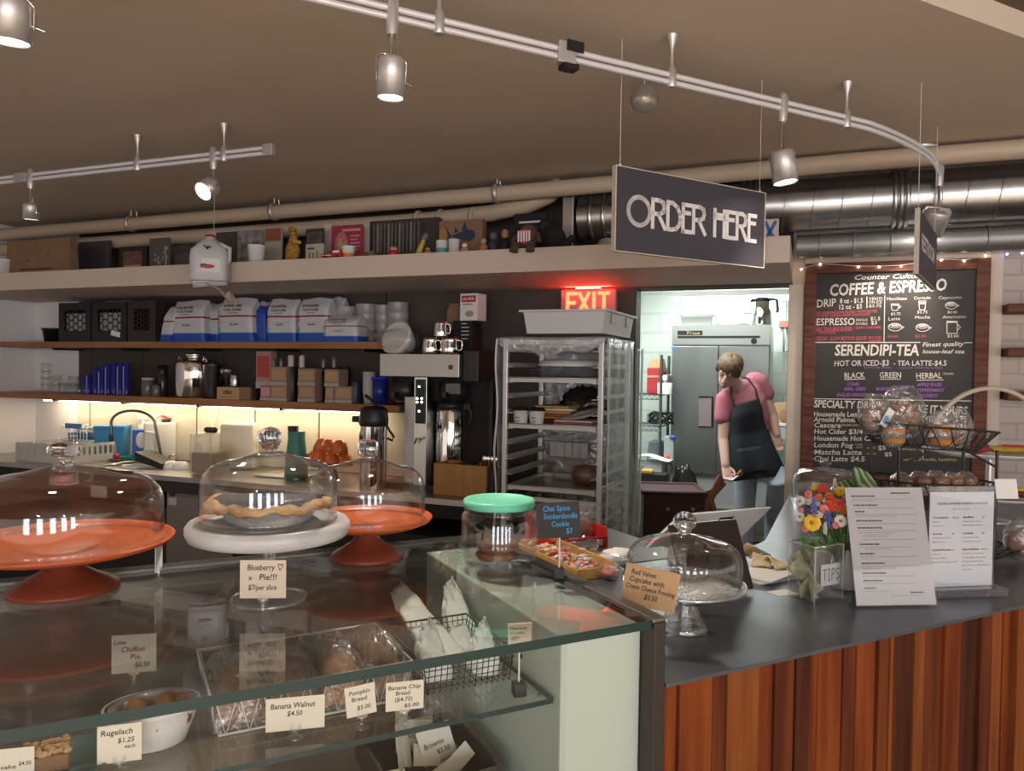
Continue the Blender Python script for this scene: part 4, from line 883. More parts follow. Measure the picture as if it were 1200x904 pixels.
for a in ((975, 592, 'red', 'cluster', .026, 1.80), (964, 573, 'red', 'cluster', .016, 1.86), (990, 598, 'orange', 'cluster', .018, 1.80), (985, 577, 'yellow', 'cup', .017, 1.86), (952, 613, 'yellow', 'daisy', .021, 1.78), (998, 585, 'yellow', 'cup', .016, 1.86), (954, 595, 'violet', 'spike', .018, 1.78), (943, 600, 'blue', 'spike', .014, 1.84), (970, 608, 'blue', 'spike', .015, 1.77), (938, 588, 'white', 'daisy', .014, 1.86), (938, 606, 'white', 'daisy', .013, 1.82), (985, 611, 'white', 'daisy', .015, 1.78), (948, 580, 'coral', 'cup', .013, 1.86), (966, 597, 'coral', 'cup', .013, 1.79), (944, 620, 'coral', 'cup', .011, 1.80), (979, 616, 'pink', 'cup', .010, 1.78), (939, 598, 'pink', 'cup', .008, 1.80), (967, 619, 'white', 'spike', .011, 1.77), (992, 612, 'orange', 'cup', .012, 1.79), (960, 584, 'orange', 'cup', .013, 1.85)): bloom(*a)
def leaf(name, pts, w, m, parent, th=.0008):
    P = [Vector(p) for p in pts]
    def f(a, b):
        q = b * (len(P) - 1); i = min(int(q), len(P) - 2); p = P[i].lerp(P[i + 1], q - i); d = (P[i + 1] - P[i]).normalized(); s_ = d.cross(Vector((0, 1, 0))); s_ = s_.normalized() if s_.length > 1e-4 else Vector((1, 0, 0))
        return p + s_ * ((a - .5) * w * sin(pi * min(.98, .06 + b * .92)) ** .7) + Vector((0, abs(a - .5) * w * .25, 0))
    return MB().grid(f, 8, 14, th=th).build(name, m, parent)
for px, py, qx, qy in ((950, 655, 940, 628), (962, 655, 955, 632), (975, 655, 972, 630), (985, 655, 990, 628), (990, 650, 1003, 625), (998, 650, 1010, 632)):
    base = at_Y(px, py, 1.84) - pV; tip = at_Y(qx, qy, 1.76) - pV; leaf('leaf', [base * .35 + Vector((0, 0, .06)), base.lerp(tip, .5), tip], .016, leafg, t)
vari = mat('variegated_leaf', (.09, .20, .05), .45)
nt = vari.node_tree; wv = nt.nodes.new('ShaderNodeTexWave'); wv.inputs['Scale'].default_value = 26; wv.inputs['Distortion'].default_value = 1.5; tc = nt.nodes.new('ShaderNodeTexCoord'); cr = nt.nodes.new('ShaderNodeValToRGB')
cr.color_ramp.elements[0].color = (.06, .15, .04, 1); cr.color_ramp.elements[1].color = (.42, .50, .28, 1); cr.color_ramp.elements[0].position = .45
wv.bands_direction = 'DIAGONAL'; nt.links.new(tc.outputs['Object'], wv.inputs[0]); nt.links.new(wv.outputs[0], cr.inputs[0]); nt.links.new(cr.outputs[0], nt.nodes['Principled BSDF'].inputs['Base Color'])
b0 = at_Y(1010, 640, 1.9) - pV
leaf('large_leaf', [b0, at_Y(1021, 584, 1.95) - pV, at_Y(1012, 566, 1.95) - pV, at_Y(1001, 551, 1.93) - pV], .056, vari, t)
leaf('large_leaf', [b0, at_Y(1004, 590, 1.98) - pV, at_Y(996, 574, 1.98) - pV, at_Y(984, 569, 1.97) - pV], .045, vari, t)

# menus in acrylic holders
pl, pr = at_z(1004, 712.5, ZC), at_z(1097, 711, ZC); w_ = (pr - pl).length; a_ = atan2(pr.y - pl.y, pr.x - pl.x)
t = thing('menu_holder', 'slanted acrylic stand with a closely printed white menu sheet', 'menu stand', pl, a_)
hh, ti = .268, -.24
K = Matrix.Translation((0, 0, .004)) @ Matrix.Rotation(ti, 4, 'X')
MB().box(-.002, w_ + .002, -.003, -.0015, 0, hh + .002, M=K).box(-.002, w_ + .002, .0012, .003, 0, hh + .002, M=K).build('acrylic_sleeve', acrylic, t)
MB().box(-.002, w_ + .002, -.002, .085, 0, .003).build('acrylic_foot', acrylic, t)
sheet = mat('menu_sheet', (.56, .53, .56), .55)
MB().box(0, w_, -.0008, .0004, .001, hh, M=K).build('menu_sheet', sheet, t)
mb = MB(); rows = [(.945, .60, .28, 1), (.918, .0, .36, 1), (.895, .0, .90, 0), (.88, .0, .35, 0), (.84, .02, .36, 1), (.818, .02, .92, 0), (.785, .03, .15, 1), (.762, .03, .92, 0), (.748, .03, .60, 0), (.705, .04, .38, 1), (.682, .05, .88, 0), (.645, .05, .36, 1), (.622, .05, .88, 0), (.606, .05, .55, 0), (.588, .12, .40, 0), (.570, .12, .36, 0), (.548, .12, .76, 0), (.505, .05, .30, 1), (.482, .05, .78, 0), (.466, .12, .40, 0), (.425, .04, .22, 1), (.402, .05, .84, 0), (.385, .05, .20, 0), (.345, .05, .34, 1), (.322, .05, .88, 0), (.304, .06, .48, 0), (.262, .05, .34, 1), (.240, .05, .78, 0), (.20, .05, .28, 1), (.178, .08, .72, 0), (.138, .05, .17, 1), (.115, .05, .42, 0), (.098, .72, .20, 1), (.075, .42, .50, 0)]
for z, x, l, bold in rows:
    x0 = .07 + x * .86; q = x0
    while q < x0 + l * .86:
        s_ = rnd(.02, .055); e = min(q + s_, x0 + l * .86); mb.box(q * w_, e * w_, -.0013, -.0009, z * hh, z * hh + (.0034 if bold else .0017), 0 if bold else 1, M=K); q = e + .008
mb.build('printed_lines', [mat('print_dark', (.10, .09, .10), .8), mat('print_grey', (.36, .34, .37), .8)], t)
pl, pr = at_z(1099, 703, ZC), at_z(1182, 700, ZC); w_ = (pr - pl).length; a_ = atan2(pr.y - pl.y, pr.x - pl.x)
t = thing('menu_holder', 'upright acrylic stand with the baked goods price list', 'menu stand', pl, a_)
MB().box(0, w_, 0, .06, 0, .020).build('acrylic_foot', glass_thick, t, bev=.003)
x0, x1 = -.016 * 0 - .004, w_ * .89
z1 = at_Y(1130, 571, pl.y + .03).z - ZC
MB().box(x0 - .002, x1 + .002, .026, .0285, .020, z1).box(x0 - .002, x1 + .002, .0315, .034, .020, z1).build('acrylic_sleeve', acrylic, t)
sheet2 = mat('menu_sheet_blue', (.64, .66, .76), .55)
MB().box(x0, x1, .0295, .0305, .021, z1 - .014).build('menu_sheet', sheet2, t)
mb = MB(); ww = x1 - x0; hh = z1 - .034; y_ = .0290
def mt(s_, fx, fz, fw, fh, m=0, bold=.012): mb.text(s_, x0 + fx * ww, .021 + fz * hh, fh * hh, y=y_, w=fw * ww, m=m, bold=bold)
mt('HAND-SHAPED BAKED GOODS', .12, .865, .78, .022, 0, .02); mt('By our bakers', .36, .81, .27, .017, 1, 0)
for hd, pr_, fx, fz, its in (('Croissants', '$3.50', .05, .72, ('Butter', 'Chocolate')), ('Muffins', '$3', .52, .72, ('Blueberry, Lemon', 'Maple Bran Raisin')), ('Scones', '$3', .05, .55, ('Chocolate Cherry', 'Maple Pecan')), ('Cookies', '$2', .52, .55, ('Chocolate Chip', 'Oat Butterscotch')), ('Quick Breads', '$4', .05, .38, ('Pumpkin', 'Banana Walnut', 'Banana Chocolate Chip')), ('Specialties', '$3.50', .52, .38, ('Red Velvet Cupcake', 'Vanilla Bean Cupcake', 'Cheesecake Brownie', 'Sage & Citrus Shortbread', 'Cupcakes'))):
    mt(hd, fx, fz, .026 * len(hd) * .92, .022, 0, .025); mt(pr_, fx + .30, fz, .02 * len(pr_), .016, 0)
    for k, it in enumerate(its): mt(it, fx, fz - .042 * (k + 1), .0185 * len(it), .017, 1, .004)
mb.build('printed_lines', [mat('print_black', (.07, .07, .09), .8), mat('print_blue_grey', (.20, .21, .27), .8)], t)

# tiered wire stand
pS = at_z(1078, 654, ZC); kS = pS.y / F
t = thing('tiered_wire_stand', 'black three-tier wire basket stand of wrapped baked goods', 'basket stand', pS, .08)
def sxz(px, py): p = at_Y(px, py, pS.y) - pS; return p.x, p.z
def boat(nm, xc, hl, hd, z0, z1, tip):
    rim = [(xc + hl * (abs(cos(a)) ** .7) * (1 if cos(a) > 0 else -1), hd * sin(a), z1 + tip * cos(a)) for a in [2 * pi * k / 40 for k in range(40)]]
    bot = [(xc + hl * .72 * (abs(cos(a)) ** .7) * (1 if cos(a) > 0 else -1), hd * .7 * sin(a), z0 + tip * cos(a) * .5) for a in [2 * pi * k / 40 for k in range(40)]]
    MB().tube(rim, .0034, 6, closed=True).build(nm + '_rim', black_wire, t); mb = MB(); mb.tube(bot, .0026, 6, closed=True)
    for k in range(40): mb.tube([rim[k], bot[(k + 1) % 40]], .0016, 5); mb.tube([rim[k], bot[k - 1]], .0016, 5) if k % 2 else None
    for k in range(1, 20, 2): mb.tube([bot[k], bot[40 - k]], .0015, 5)
    mb.build(nm + '_mesh', black_wire, t)
xT, zT1 = sxz(1085, 499); _, zT0 = sxz(1085, 524); xM, zM1 = sxz(1090, 562); _, zM0 = sxz(1085, 585); _, zB1 = sxz(1100, 640); 
boat('basket', xT, .205, .11, zT0, zT1, -.017); boat('basket', xT + .01, .195, .12, zM0, zM1, -.008); boat('basket', xT + .03, .24, .14, .012, zB1, 0)
for x in (sxz(1033, 600)[0], sxz(1150, 600)[0]):
    for y in (-.07, .07): MB().tube([(x, y, .0), (x, y, zT0 - .002)], .0042, 8).build('upright', black_wire, t)
    MB().tube([(x, -.07, zT0 - .05), (x + (.09 if x < xT else -.09), -.07, zT0 - .004)], .0035, 6).build('brace', black_wire, t)
a0, b0 = sxz(1031, 571); a1, b1 = sxz(1083, 588)
MB().box(a0, a1, -.138, -.134, b1, b0).build('chalk_tag', black_matte, t)
def bagged(label, px, py, r, rz, kind, y, cat='baked goods', grp='wrapped goods on the wire stand'):
    x, z = sxz(px, py); o = thing('wrapped_cookie' if kind != 'slice' else 'wrapped_slice', label, cat, pS + Matrix.Rotation(.08, 3, 'Z') @ Vector((x, y, z)), rz, grp)
    if kind == 'cookie': MB().ball((0, 0, 0), r, r * .5, r * .95, 18, 12, fn=lambda d: 1 + .05 * sin(9 * d.x + 5 * d.z)).build('cookie', cookie, o)
    elif kind == 'stack':
        mb = MB()
        for q in (-.5, .42): mb.lathe([(r * .7, -r * .3), (r, -r * .1), (r * .96, r * .2), (r * .6, r * .32), (.0004, r * .33)], 20, (0, 0, q * r))
        mb.build('cookie', bread_o, o)
    elif kind == 'slice': MB().box(-r * .55, r * .55, -r, r, -r, r * .7).ball((0, 0, r * .6), r * .5, r * .95, r * .3, 12, 8).build('bread_slice', bread_b, o, bev=.004)
    s1 = 1.18 if kind != 'slice' else 1.1
    def f(a, b):
        th = 2 * pi * a; q = sin(pi * min(1, .12 + b * .80)) ** .6 if kind != 'slice' else (1 - max(0, b - .75) * 2.6); k = 1 + crumple(a * 2 + px, b * 2, .05)
        return (r * s1 * q * k * cos(th) * (1 if kind != 'slice' else .75), r * s1 * .8 * q * k * sin(th) * (1 if kind != 'slice' else 1.3), -r * 1.1 + (r * 2.9 if kind != 'slice' else r * 2.3) * b)
    MB().grid(f, 28, 14, th=.0006).build('film_bag', film, o)
    if 'white label' in label: MB().box(-.012, .012, -r * 1.02 - .003, -r * 1.02 - .002, -.02, .035, M=Matrix.Rotation(.6, 4, 'Y')).box(-.010, .010, -r * 1.02 - .0036, -r * 1.02 - .0031, -.012, .010, 1, M=Matrix.Rotation(.6, 4, 'Y')).build('sticker', [paper, mat('sticker_blue', (.25, .38, .62), .6)], o)
    return o
bagged('wrapped cookie with a white label at the left end of the top wire tier', 1015, 490, .040, .3, 'cookie', -.03)
bagged('wrapped sandwich cookie below the labelled one in the top wire tier', 1027, 507, .030, .1, 'stack', -.075)
bagged('largest oat cookie bag in the middle of the top wire tier', 1056, 490, .052, -.2, 'cookie', .0)
bagged('wrapped pair of cookies right of centre in the top wire tier', 1090, 508, .038, .1, 'stack', -.05)
bagged('wrapped pale cookie at the right end of the top wire tier', 1117, 507, .040, .2, 'cookie', -.02)
for px, r, mmm, lb in ((1050, .034, 0, 'wrapped sandwich at the left of the middle wire tier'), (1071, .036, 0, 'wrapped dark bread slice second in the middle wire tier'), (1092, .037, 0, 'wrapped seeded bread slice in the middle wire tier'), (1112, .032, 0, 'narrow wrapped bread slice near the white tag'), (1128, .034, 0, 'wrapped bread slice behind the white tag')): bagged(lb, px, 568, r, rnd(-.1, .1), 'slice', -.02)
o = MB().box(-.032, .032, -.0006, .0006, -.027, .027, M=Matrix.Rotation(-.2, 4, 'X')).build('shelf_tag', paper, loc=pS + Matrix.Rotation(.08, 3, 'Z') @ Vector((sxz(1146, 566)[0], -.125, sxz(1146, 566)[1])), rz=.08); tag(o, 'white handwritten tag clipped to the middle wire tier', 'tag')
bagged('wrapped brown loaf at the right end of the bottom wire tier', 1186, 634, .040, .2, 'cookie', -.05)

# plate stand with a hoop handle
pH = at_z(1160, 640, ZC); pH = pH + Vector((.16, .42, 0))
kY = pH.y
t = thing('plate_stand', 'two-tier plate stand with a tall pale hoop handle', 'plate stand', pH)
def hz(px, py): p = at_Y(px, py, kY) - pH; return p.x, p.z
xh, zU = hz(1160, 533); _, zL_ = hz(1160, 582); rU = hz(1230, 533)[0] - xh; _, zP = hz(1143, 458)
MB().lathe([(.07, 0), (.07, .006), (.012, .012), (.009, .05), (.009, zU)], 24, (xh, 0, 0)).build('stand_stem', alu, t)
pale = mat('pale_cane', (.55, .46, .36), .5)
MB().tube([(xh + rU * 1.02 * cos(a), 0, zU + .01 + (zP - zU) * sin(a)) for a in [pi * k / 28 for k in range(29)]], .0085, 10).build('hoop_handle', pale, t)
for z_, r_ in ((zU, rU), (zL_, rU * .95)): MB().lathe([(r_ * .5, -.006), (r_ * .8, -.002), (r_, .012), (r_ * 1.01, .016), (r_ * .97, .016), (r_ * .78, .004), (.0004, .003)], 40, (xh, 0, z_)).build('plate', stone, t)
pack = [mat('snack_%s' % n, c, .35) for n, c in (('yellow', (.62, .42, .05)), ('red', (.42, .05, .06)), ('maroon', (.20, .05, .07)))]
def snack(label, dx, dy, z_, rz, m, w=.12):
    o = thing('snack_packet', label, 'snack packet', pH + Vector((xh + dx, dy, z_ + .024)), rz, 'snack packets on the plate stand')
    MB().grid(lambda a, b: ((a - .5) * w, (b - .5) * .06, .016 * sin(pi * a) ** .5 * sin(pi * b) + crumple(a, b, .002)), 14, 10, th=.0005).grid(lambda a, b: ((.5 - a) * w, (b - .5) * .06, -.016 * sin(pi * a) ** .5 * sin(pi * b)), 14, 10, th=.0005).build('wrapper', pack[m], o, rot=None)
    MB().box(-w * .25, w * .25, -.034, -.0335, -.006, .004, M=Matrix.Rotation(-.5, 4, 'X')).build('wrapper_band', pack[(m + 1) % 3], o)
snack('red and yellow snack packet on the upper plate, left one', -.085, -.05, zU, .3, 1); snack('yellow snack packet with dark print on the upper plate', .04, -.04, zU, -.1, 0, .15)
snack('yellow snack packet on the lower plate', .03, -.05, zL_, .5, 0); snack('maroon snack packet on the lower plate', .06, -.09, zL_ + .004, -.3, 2)

# far acrylic cake cover
pF = at_z(966, 591, ZC)
t = thing('cake_cover', 'low clear plastic cake cover behind the flowers', 'cake cover', pF)
r_ = .128; hF = at_Y(966, 549, pF.y).z - ZC
MB().shell([(r_, 0), (r_ * .99, hF * .6), (r_ * .93, hF * .82), (r_ * .75, hF * .95), (r_ * .3, hF), (.0005, hF + .002)], .003, 40).build('cover', acrylic, t)
MB().lathe([(.012, 0), (.010, .008), (.024, .02), (.024, .026), (.0004, .03)], 20, (0, 0, hF)).build('knob', glass_dish, t)
o = MB().lathe([(.09, 0), (.118, .004), (.12, .008), (.09, .006), (.0004, .005)], 36).build('plate', stone, loc=pF + Vector((0, 0, .0005))); tag(o, 'white plate under the low plastic cake cover', 'plate')

# register, customer tablet
ps = [at_Y(800, 604, 2.02), at_Y(905, 595, 2.16), at_Y(868, 631, 2.12)]; ps.append(ps[0] + ps[2] - ps[1])
bse = Vector(((ps[2].x + ps[3].x) / 2, (ps[2].y + ps[3].y) / 2 + .02, ZC))
t = thing('register_tablet', 'white point-of-sale tablet stand seen from behind', 'register', bse)
Q = [p - bse for p in ps]; nrm = (Q[1] - Q[0]).cross(Q[3] - Q[0]).normalized(); nrm = nrm if nrm.y > 0 else -nrm
MB().add([q for q in Q] + [q + nrm * .012 for q in Q], [(0, 1, 2, 3), (7, 6, 5, 4), (0, 4, 5, 1), (1, 5, 6, 2), (2, 6, 7, 3), (3, 7, 4, 0)]).build('back_panel', mat('register_white', (.60, .60, .60), .4), t, bev=.003)
MB().add([q + nrm * .0122 for q in Q] + [q + nrm * .014 for q in Q], [(0, 1, 2, 3), (7, 6, 5, 4), (0, 4, 5, 1), (1, 5, 6, 2), (2, 6, 7, 3), (3, 7, 4, 0)]).build('screen', black, t)
mb = MB(); mid = (Q[2] + Q[3]) / 2; mb.taper(mid.x - .06, mid.x + .06, mid.y, mid.y + .09, 0, max(.02, mid.z + .012), .8); mb.build('stand', mat('register_grey', (.28, .28, .29), .5), t, bev=.004)
ux = (Q[1] - Q[0]); uy = (Q[0] - Q[3])
def lg(a, b, o=-.0008): return Q[3] + ux * a + uy * b + nrm * o
def lq(c0, c1, d0, d1, m): mb.add([lg(c0, d0), lg(c1, d0), lg(c1, d1), lg(c0, d1)], [(0, 1, 2, 3)], m)
mb = MB(); a0, a1, b0, b1 = .48, .64, .42, .80
lq(a0, a1, b0, b1, 0); Q2 = Q
mb.add([lg(a0 + .032, b0 + .08, -.0011), lg(a1 - .032, b0 + .08, -.0011), lg(a1 - .032, b1 - .08, -.0011), lg(a0 + .032, b1 - .08, -.0011)], [(0, 1, 2, 3)], 1)
mb.add([lg(a0 + .055, b0 + .14, -.0014), lg(a1 - .055, b0 + .14, -.0014), lg(a1 - .055, b1 - .14, -.0014), lg(a0 + .055, b1 - .14, -.0014)], [(0, 1, 2, 3)], 0)
mb.build('square_emblem', [black, MATS['register_white']], t)
pb = [at_z(803, 704, ZC), at_z(886, 696, ZC)]; w_ = (pb[1] - pb[0]).length
t = thing('customer_tablet', 'dark tablet leaning back on the counter behind the crystal stand', 'tablet', pb[0], atan2(pb[1].y - pb[0].y, pb[1].x - pb[0].x))
K = Matrix.Rotation(-.42, 4, 'X') @ Matrix.Rotation(-.03, 4, 'Y')
h_ = .178
MB().box(0, w_, 0, .009, .006, h_, M=K).build('tablet_body', mat('tablet_brown', (.035, .024, .021), .18), t, bev=.006)
MB().box(w_ * .3, w_ * .7, .01, .10, 0, .006).box(w_ * .42, w_ * .58, .03, .04, 0, .09).build('tablet_stand', black, t)
# papers and pastries
pP = at_z(893, 676, ZC)
for k in range(4):
    o = MB().box(-.075, .075, -.055, .055, 0, .0025).build('newspaper', [mat('newsprint', (.56, .54, .50), .8, var=(.42, .40, .38), scale=(90, 60, 60)), paper][k % 2], loc=pP + Vector((.01, .0, .003 * k)), rz=.45 + .1 * k); tag(o, ('bottom newspaper of the pile behind the tablet', 'second newspaper from the bottom behind the tablet', 'third newspaper in the pile behind the tablet', 'top newspaper of the pile behind the tablet')[k], 'newspaper', 'papers on the counter')
cream = mat('cream_pastry', (.66, .52, .30), .75, var=(.72, .62, .42), scale=(40, 40, 40), bump=.3)
for k, (px, py, lb) in enumerate(((884, 652, 'flat cream pastry at the back of the paper pile'), (893, 662, 'folded cream pastry on the paper pile'), (908, 664, 'cream pastry at the right of the paper pile'))):
    p = at_z(px, py, ZC + .012); o = MB().grid(lambda a, b: ((a - .5) * .075, (b - .5) * .05, .018 * sin(pi * a) * (.4 + b) + .003 * sin(9 * a + 4 * b)), 12, 8, th=.004).build('pastry', cream, loc=p + Vector((0, 0, .005)), rz=.5 + .7 * k); tag(o, lb, 'pastry', 'pastries on the papers')

# side table behind the case
t = tC('side_table', 'narrow dark side table behind the display case end', 'table', 0, 0, 0)
MB().box(.03, .66, .682, 1.12, 1.045, ZC).build('table_top', mat('dark_table', (.06, .05, .045), .4), t, bev=.003)
for x in (.05, .63):
    for y in (.70, 1.09): MB().box(x - .015, x + .015, y - .015, y + .015, 0, 1.045).build('leg', black, t)
zt = ZC + .0005
honey = mat('honey_wood', (.50, .27, .06), .5, var=(.58, .34, .09), scale=(40, 8, 8))
pa_, pb_ = at_z(640, 652, zt), at_z(697, 679, ZC)
t = thing('wooden_tray', 'long honey wood tray of candies along the case end', 'tray', C.P(.215, .585, ZC + .0005), C.a)
mb = MB(); mb.box(0, .11, 0, .36, 0, .005).box(0, .005, 0, .36, .005, .028).box(.105, .11, 0, .36, .005, .04).box(.005, .105, 0, .005, .005, .028).box(.005, .105, .355, .36, .005, .028); mb.build('tray_body', honey, t, bev=.0015)
cand = [mat('candy_%s' % n, c, .3) for n, c in (('cream', (.72, .55, .28)), ('pink', (.62, .30, .36)), ('red', (.52, .10, .08)), ('clear', (.60, .55, .54)))]
for k in range(26):
    x, y = .018 + .075 * rnd(0, 1), .03 + .30 * k / 26; m = 0 if k > 17 else random.choice((1, 2, 2, 3))
    p = C.P(.215 + x, .585 + y, ZC + .017 + rnd(0, .012)); o = MB().ball((0, 0, 0), .013, .009, .008, 10, 6).build('candy', cand[m], loc=p, rz=rnd(0, 3)); 
    MB().taper(.010, .024, -.004, .004, -.004, .004, 1.0).taper(-.024, -.010, -.004, .004, -.004, .004, 1.0).build('wrapper_twist', cand[3], o)
    tag(o, 'wrapped candy lying among others in the honey wood tray', 'candy', 'candies in the honey wood tray')
pB2 = at_z(676, 655, zt)
t = thing('plastic_bowl', 'clear ridged plastic bowl on the side table', 'bowl', pB2)
MB().shell([(.042, 0), (.046, .004), (.056, .03), (.060, .034), (.058, .04), (.060, .055)], .002, 40, wob=lambda a, z: .02 * cos(20 * a)).lathe([(.0004, .001), (.034, .001), (.034, .003), (.0004, .003)], 24).build('bowl_body', glass_dish, t)
pB3 = at_z(667, 640, zt)
t = thing('goods_box', 'red-edged box of wrapped cookies on the side table', 'box', pB3, C.a)
mb = MB(); mb.box(-.10, .10, -.06, .10, 0, .004).box(-.10, .10, -.06, -.055, .004, .035).box(-.10, .10, .095, .10, .004, .09).box(-.10, -.095, -.055, .095, .004, .06).box(.095, .10, -.055, .095, .004, .06); mb.build('box_body', red_paint, t, bev=.002)
MB().box(-.085, .08, -.0608, -.0602, .008, .026).build('box_label', mat('box_label', (.50, .42, .38), .7), t)
for k in range(8):
    o = thing('wrapped_cookie', 'wrapped brown cookie standing in the red-edged box', 'cookie', pB3 + C.x * (-.075 + .021 * k) + C.y * (.01 + .015 * (k % 3)) + Vector((0, 0, .042)), C.a + rnd(-.3, .3), 'wrapped cookies in the red-edged box')
    MB().lathe([(.0004, -.006), (.03, -.005), (.032, 0), (.028, .006), (.0004, .007)], 18, M=Matrix.Rotation(pi / 2 + rnd(-.2, .2), 4, 'X')).build('cookie', [bread_b, bread_o, red_paint][k % 3], o)
    MB().grid(lambda a, b: ((a - .5) * .075, -.010 + .004 * sin(9 * a + k) * sin(7 * b), -.034 + .105 * b), 10, 8, th=.0006).grid(lambda a, b: ((a - .5) * .075, .010 + .004 * sin(8 * a + k) * sin(6 * b), -.034 + .105 * b), 10, 8, th=.0006).build('film_bag', film, o)

# clutter between the tray and the crystal stand
plist = ((706, 664, 'crumpled clear packet lying right of the honey wood tray', film_white, .05), (722, 658, 'crumpled white paper near the crystal stand', paper, .045), (712, 676, 'clear packet of red sweets at the end of the honey wood tray', film, .05))
for k, (px, py, lb, m, r) in enumerate(plist):
    p = at_z(px, py, ZC); o = thing('crumpled_packet', lb, 'packet', p + Vector((0, 0, .018)), k * .8)
    MB().ball((0, 0, 0), r * 1.3, r * .8, .017, 24, 12, fn=lambda d: 1 + .14 * sin(9 * d.x + 5 * d.y + k) * sin(8 * d.y + 3)).build('wrapper', m, o)
    if k == 2: MB().ball((0, 0, -.002), r * .9, r * .5, .012, 14, 8).build('sweets', mat('sweet_red', (.42, .07, .06), .4), o)
p = at_z(728, 672, ZC); o = MB().tube([(-.06, .0, .004), (-.02, .03, .004), (.03, .035, .004), (.07, .01, .004), (.08, -.04, .004)], .0035, 7).build('cable', black, loc=p); tag(o, 'short black cable on the counter near the crystal stand', 'cable')
for a in ((1005, 578, 'white', 'daisy', .013, 1.9), (978, 568, 'white', 'spike', .012, 1.9), (955, 572, 'yellow', 'cup', .012, 1.9), (948, 587, 'white', 'cluster', .013, 1.86), (972, 582, 'orange', 'cup', .013, 1.84), (1000, 600, 'red', 'cluster', .016, 1.84), (960, 604, 'white', 'cluster', .011, 1.79), (1008, 592, 'coral', 'cup', .012, 1.88), (947, 609, 'violet', 'spike', .010, 1.81), (990, 586, 'pink', 'cup', .010, 1.83)):
    t = BOUQ; bloom(*a)
# ================================================================ BACK WALL: shelves, counter, ledge
ZU, ZLo, ZK, ZLd = 1.752, 1.385, .93, 2.172
uE0, uE1 = -5.512, W.hit(455, 404, -.28)[0]
for z, u1, lb in ((ZU, uE1, 'upper long wood shelf holding coffee bags'), (ZLo, W.hit(468, 470, -.28)[0], 'lower long wood shelf holding boxes and the steel urn')):
    t = tW('wall_shelf', lb, 'shelf', 0, 0, 0, 0, 'long wood shelves')
    MB().box(uE0, u1, -.28, -.004, z - .042, z).build('board', shelf_wood, t, bev=.003)
    mb = MB()
    for k in range(5):
        u = uE0 + .5 + k * (u1 - uE0 - .7) / 4; o = MB(); o.box(u - .012, u + .012, -.24, -.002, z - .058, z - .044); o.build('bracket', black, t)
led = mat('led_strip', (1, .9, .7), .3, emit=(1.0, .82, .55), strength=16)
for x0, x1, lb in ((52, 145, 'leftmost lit strip light under the lower shelf'), (148, 215, 'lit strip light under the lower shelf above the faucet'), (216, 330, 'lit strip light under the lower shelf above the drink pitcher'), (330, 445, 'rightmost lit strip light under the lower shelf')):
    u0, u1 = W.hit(x0, 473, -.12)[0], W.hit(x1, 473, -.12)[0]
    t = tW('strip_light', lb, 'strip light', u0, -.12, ZLo - .064, 0, 'under-shelf strip lights')
    MB().box(0, u1 - u0 - .02, -.014, .014, .006, .018).build('housing', white_plastic, t); MB().box(.005, u1 - u0 - .025, -.012, .012, 0, .006).build('diffuser', led, t)
# black crates
crate_m = mat('crate_black', (.018, .016, .017), .5); crate_p = mat('crate_plum', (.035, .022, .024), .5)
def crate(label, x0, x1, fill, m):
    u0, u1 = W.hit(x0, 378, -.26)[0], W.hit(x1, 378, -.26)[0]; w = u1 - u0 - .006; h = .272; d = .24
    t = tW('milk_crate', label, 'crate', u0, -.262, ZU + .0005, 0, 'black milk crates on the upper shelf')
    MB().box(0, w, 0, d, 0, .012).box(0, .012, 0, d, .012, h).box(w - .012, w, 0, d, .012, h).box(.012, w - .012, d - .01, d, .012, h).build('crate_body', m, t)
    mb = MB(); mb.box(.012, w - .012, 0, .012, .012, .075).box(.012, w - .012, 0, .012, h - .05, h).box(.012, .05, 0, .012, .075, h - .05).box(w - .05, w - .012, 0, .012, .075, h - .05)
    r = (w - .1) / 7.4
    for i in range(5):
        for j in range(5):
            cx = .05 + r * 1.75 * (i + .5) * .88; cz = .075 + r + j * r * 1.65 + (r * .8 if i % 2 else 0)
            if cz + r * .7 > h - .04 or cx > w - .05: continue
            P = [(cx + r * cos(a), .006, cz + r * sin(a)) for a in [pi * q / 3 for q in range(6)]]; mb.tube(P, .0045, 4, closed=True)
    mb.build('honeycomb_front', m, t)
    if fill:
        MB().box(.03, w - .03, .035, .17, .014, h * .74).build('packet', fill, t, bev=.006)
    return t
crate('leftmost black milk crate on the upper shelf', 69, 107, mat('crate_fill', (.42, .40, .39), .7), crate_m)
crate('middle black milk crate with a white tag on the upper shelf', 108, 149, MATS['crate_fill'], crate_m)
crate('rightmost plum black milk crate beside the coffee bags', 150, 183, None, crate_p)
u0 = W.hit(137, 393, -.268)[0]; o = MB().box(0, .085, 0, .002, 0, .035, M=Matrix.Rotation(.2, 4, 'Y')).build('crate_tag', paper, loc=W.P(u0 - .06, -.267, ZU + .045), rz=W.a); tag(o, 'white tag stuck on the middle black crate', 'tag')
u0 = W.hit(59, 392, -.2)[0]
o = MB().shell([(.055, 0), (.07, .085), (.078, .088), (.078, .1)], .004, 6).lathe([(.0004, .001), (.054, .001), (.054, .004), (.0004, .004)], 6).build('plant_pot', black, loc=W.P(u0, -.18, ZU), rz=.3); tag(o, 'small empty black pot at the left end of the upper shelf', 'pot')
u0, z_ = W.hit(135, 350, -.2); o = MB().grid(lambda a, b: ((a - .5) * .2, (b - .5) * .12, .006 * sin(9 * a) * sin(7 * b)), 12, 8, th=.002).build('folded_cloth', white_paint, loc=W.P(u0, -.14, ZU + .281), rz=W.a); tag(o, 'pale folded cloth lying on top of the middle crate', 'cloth')

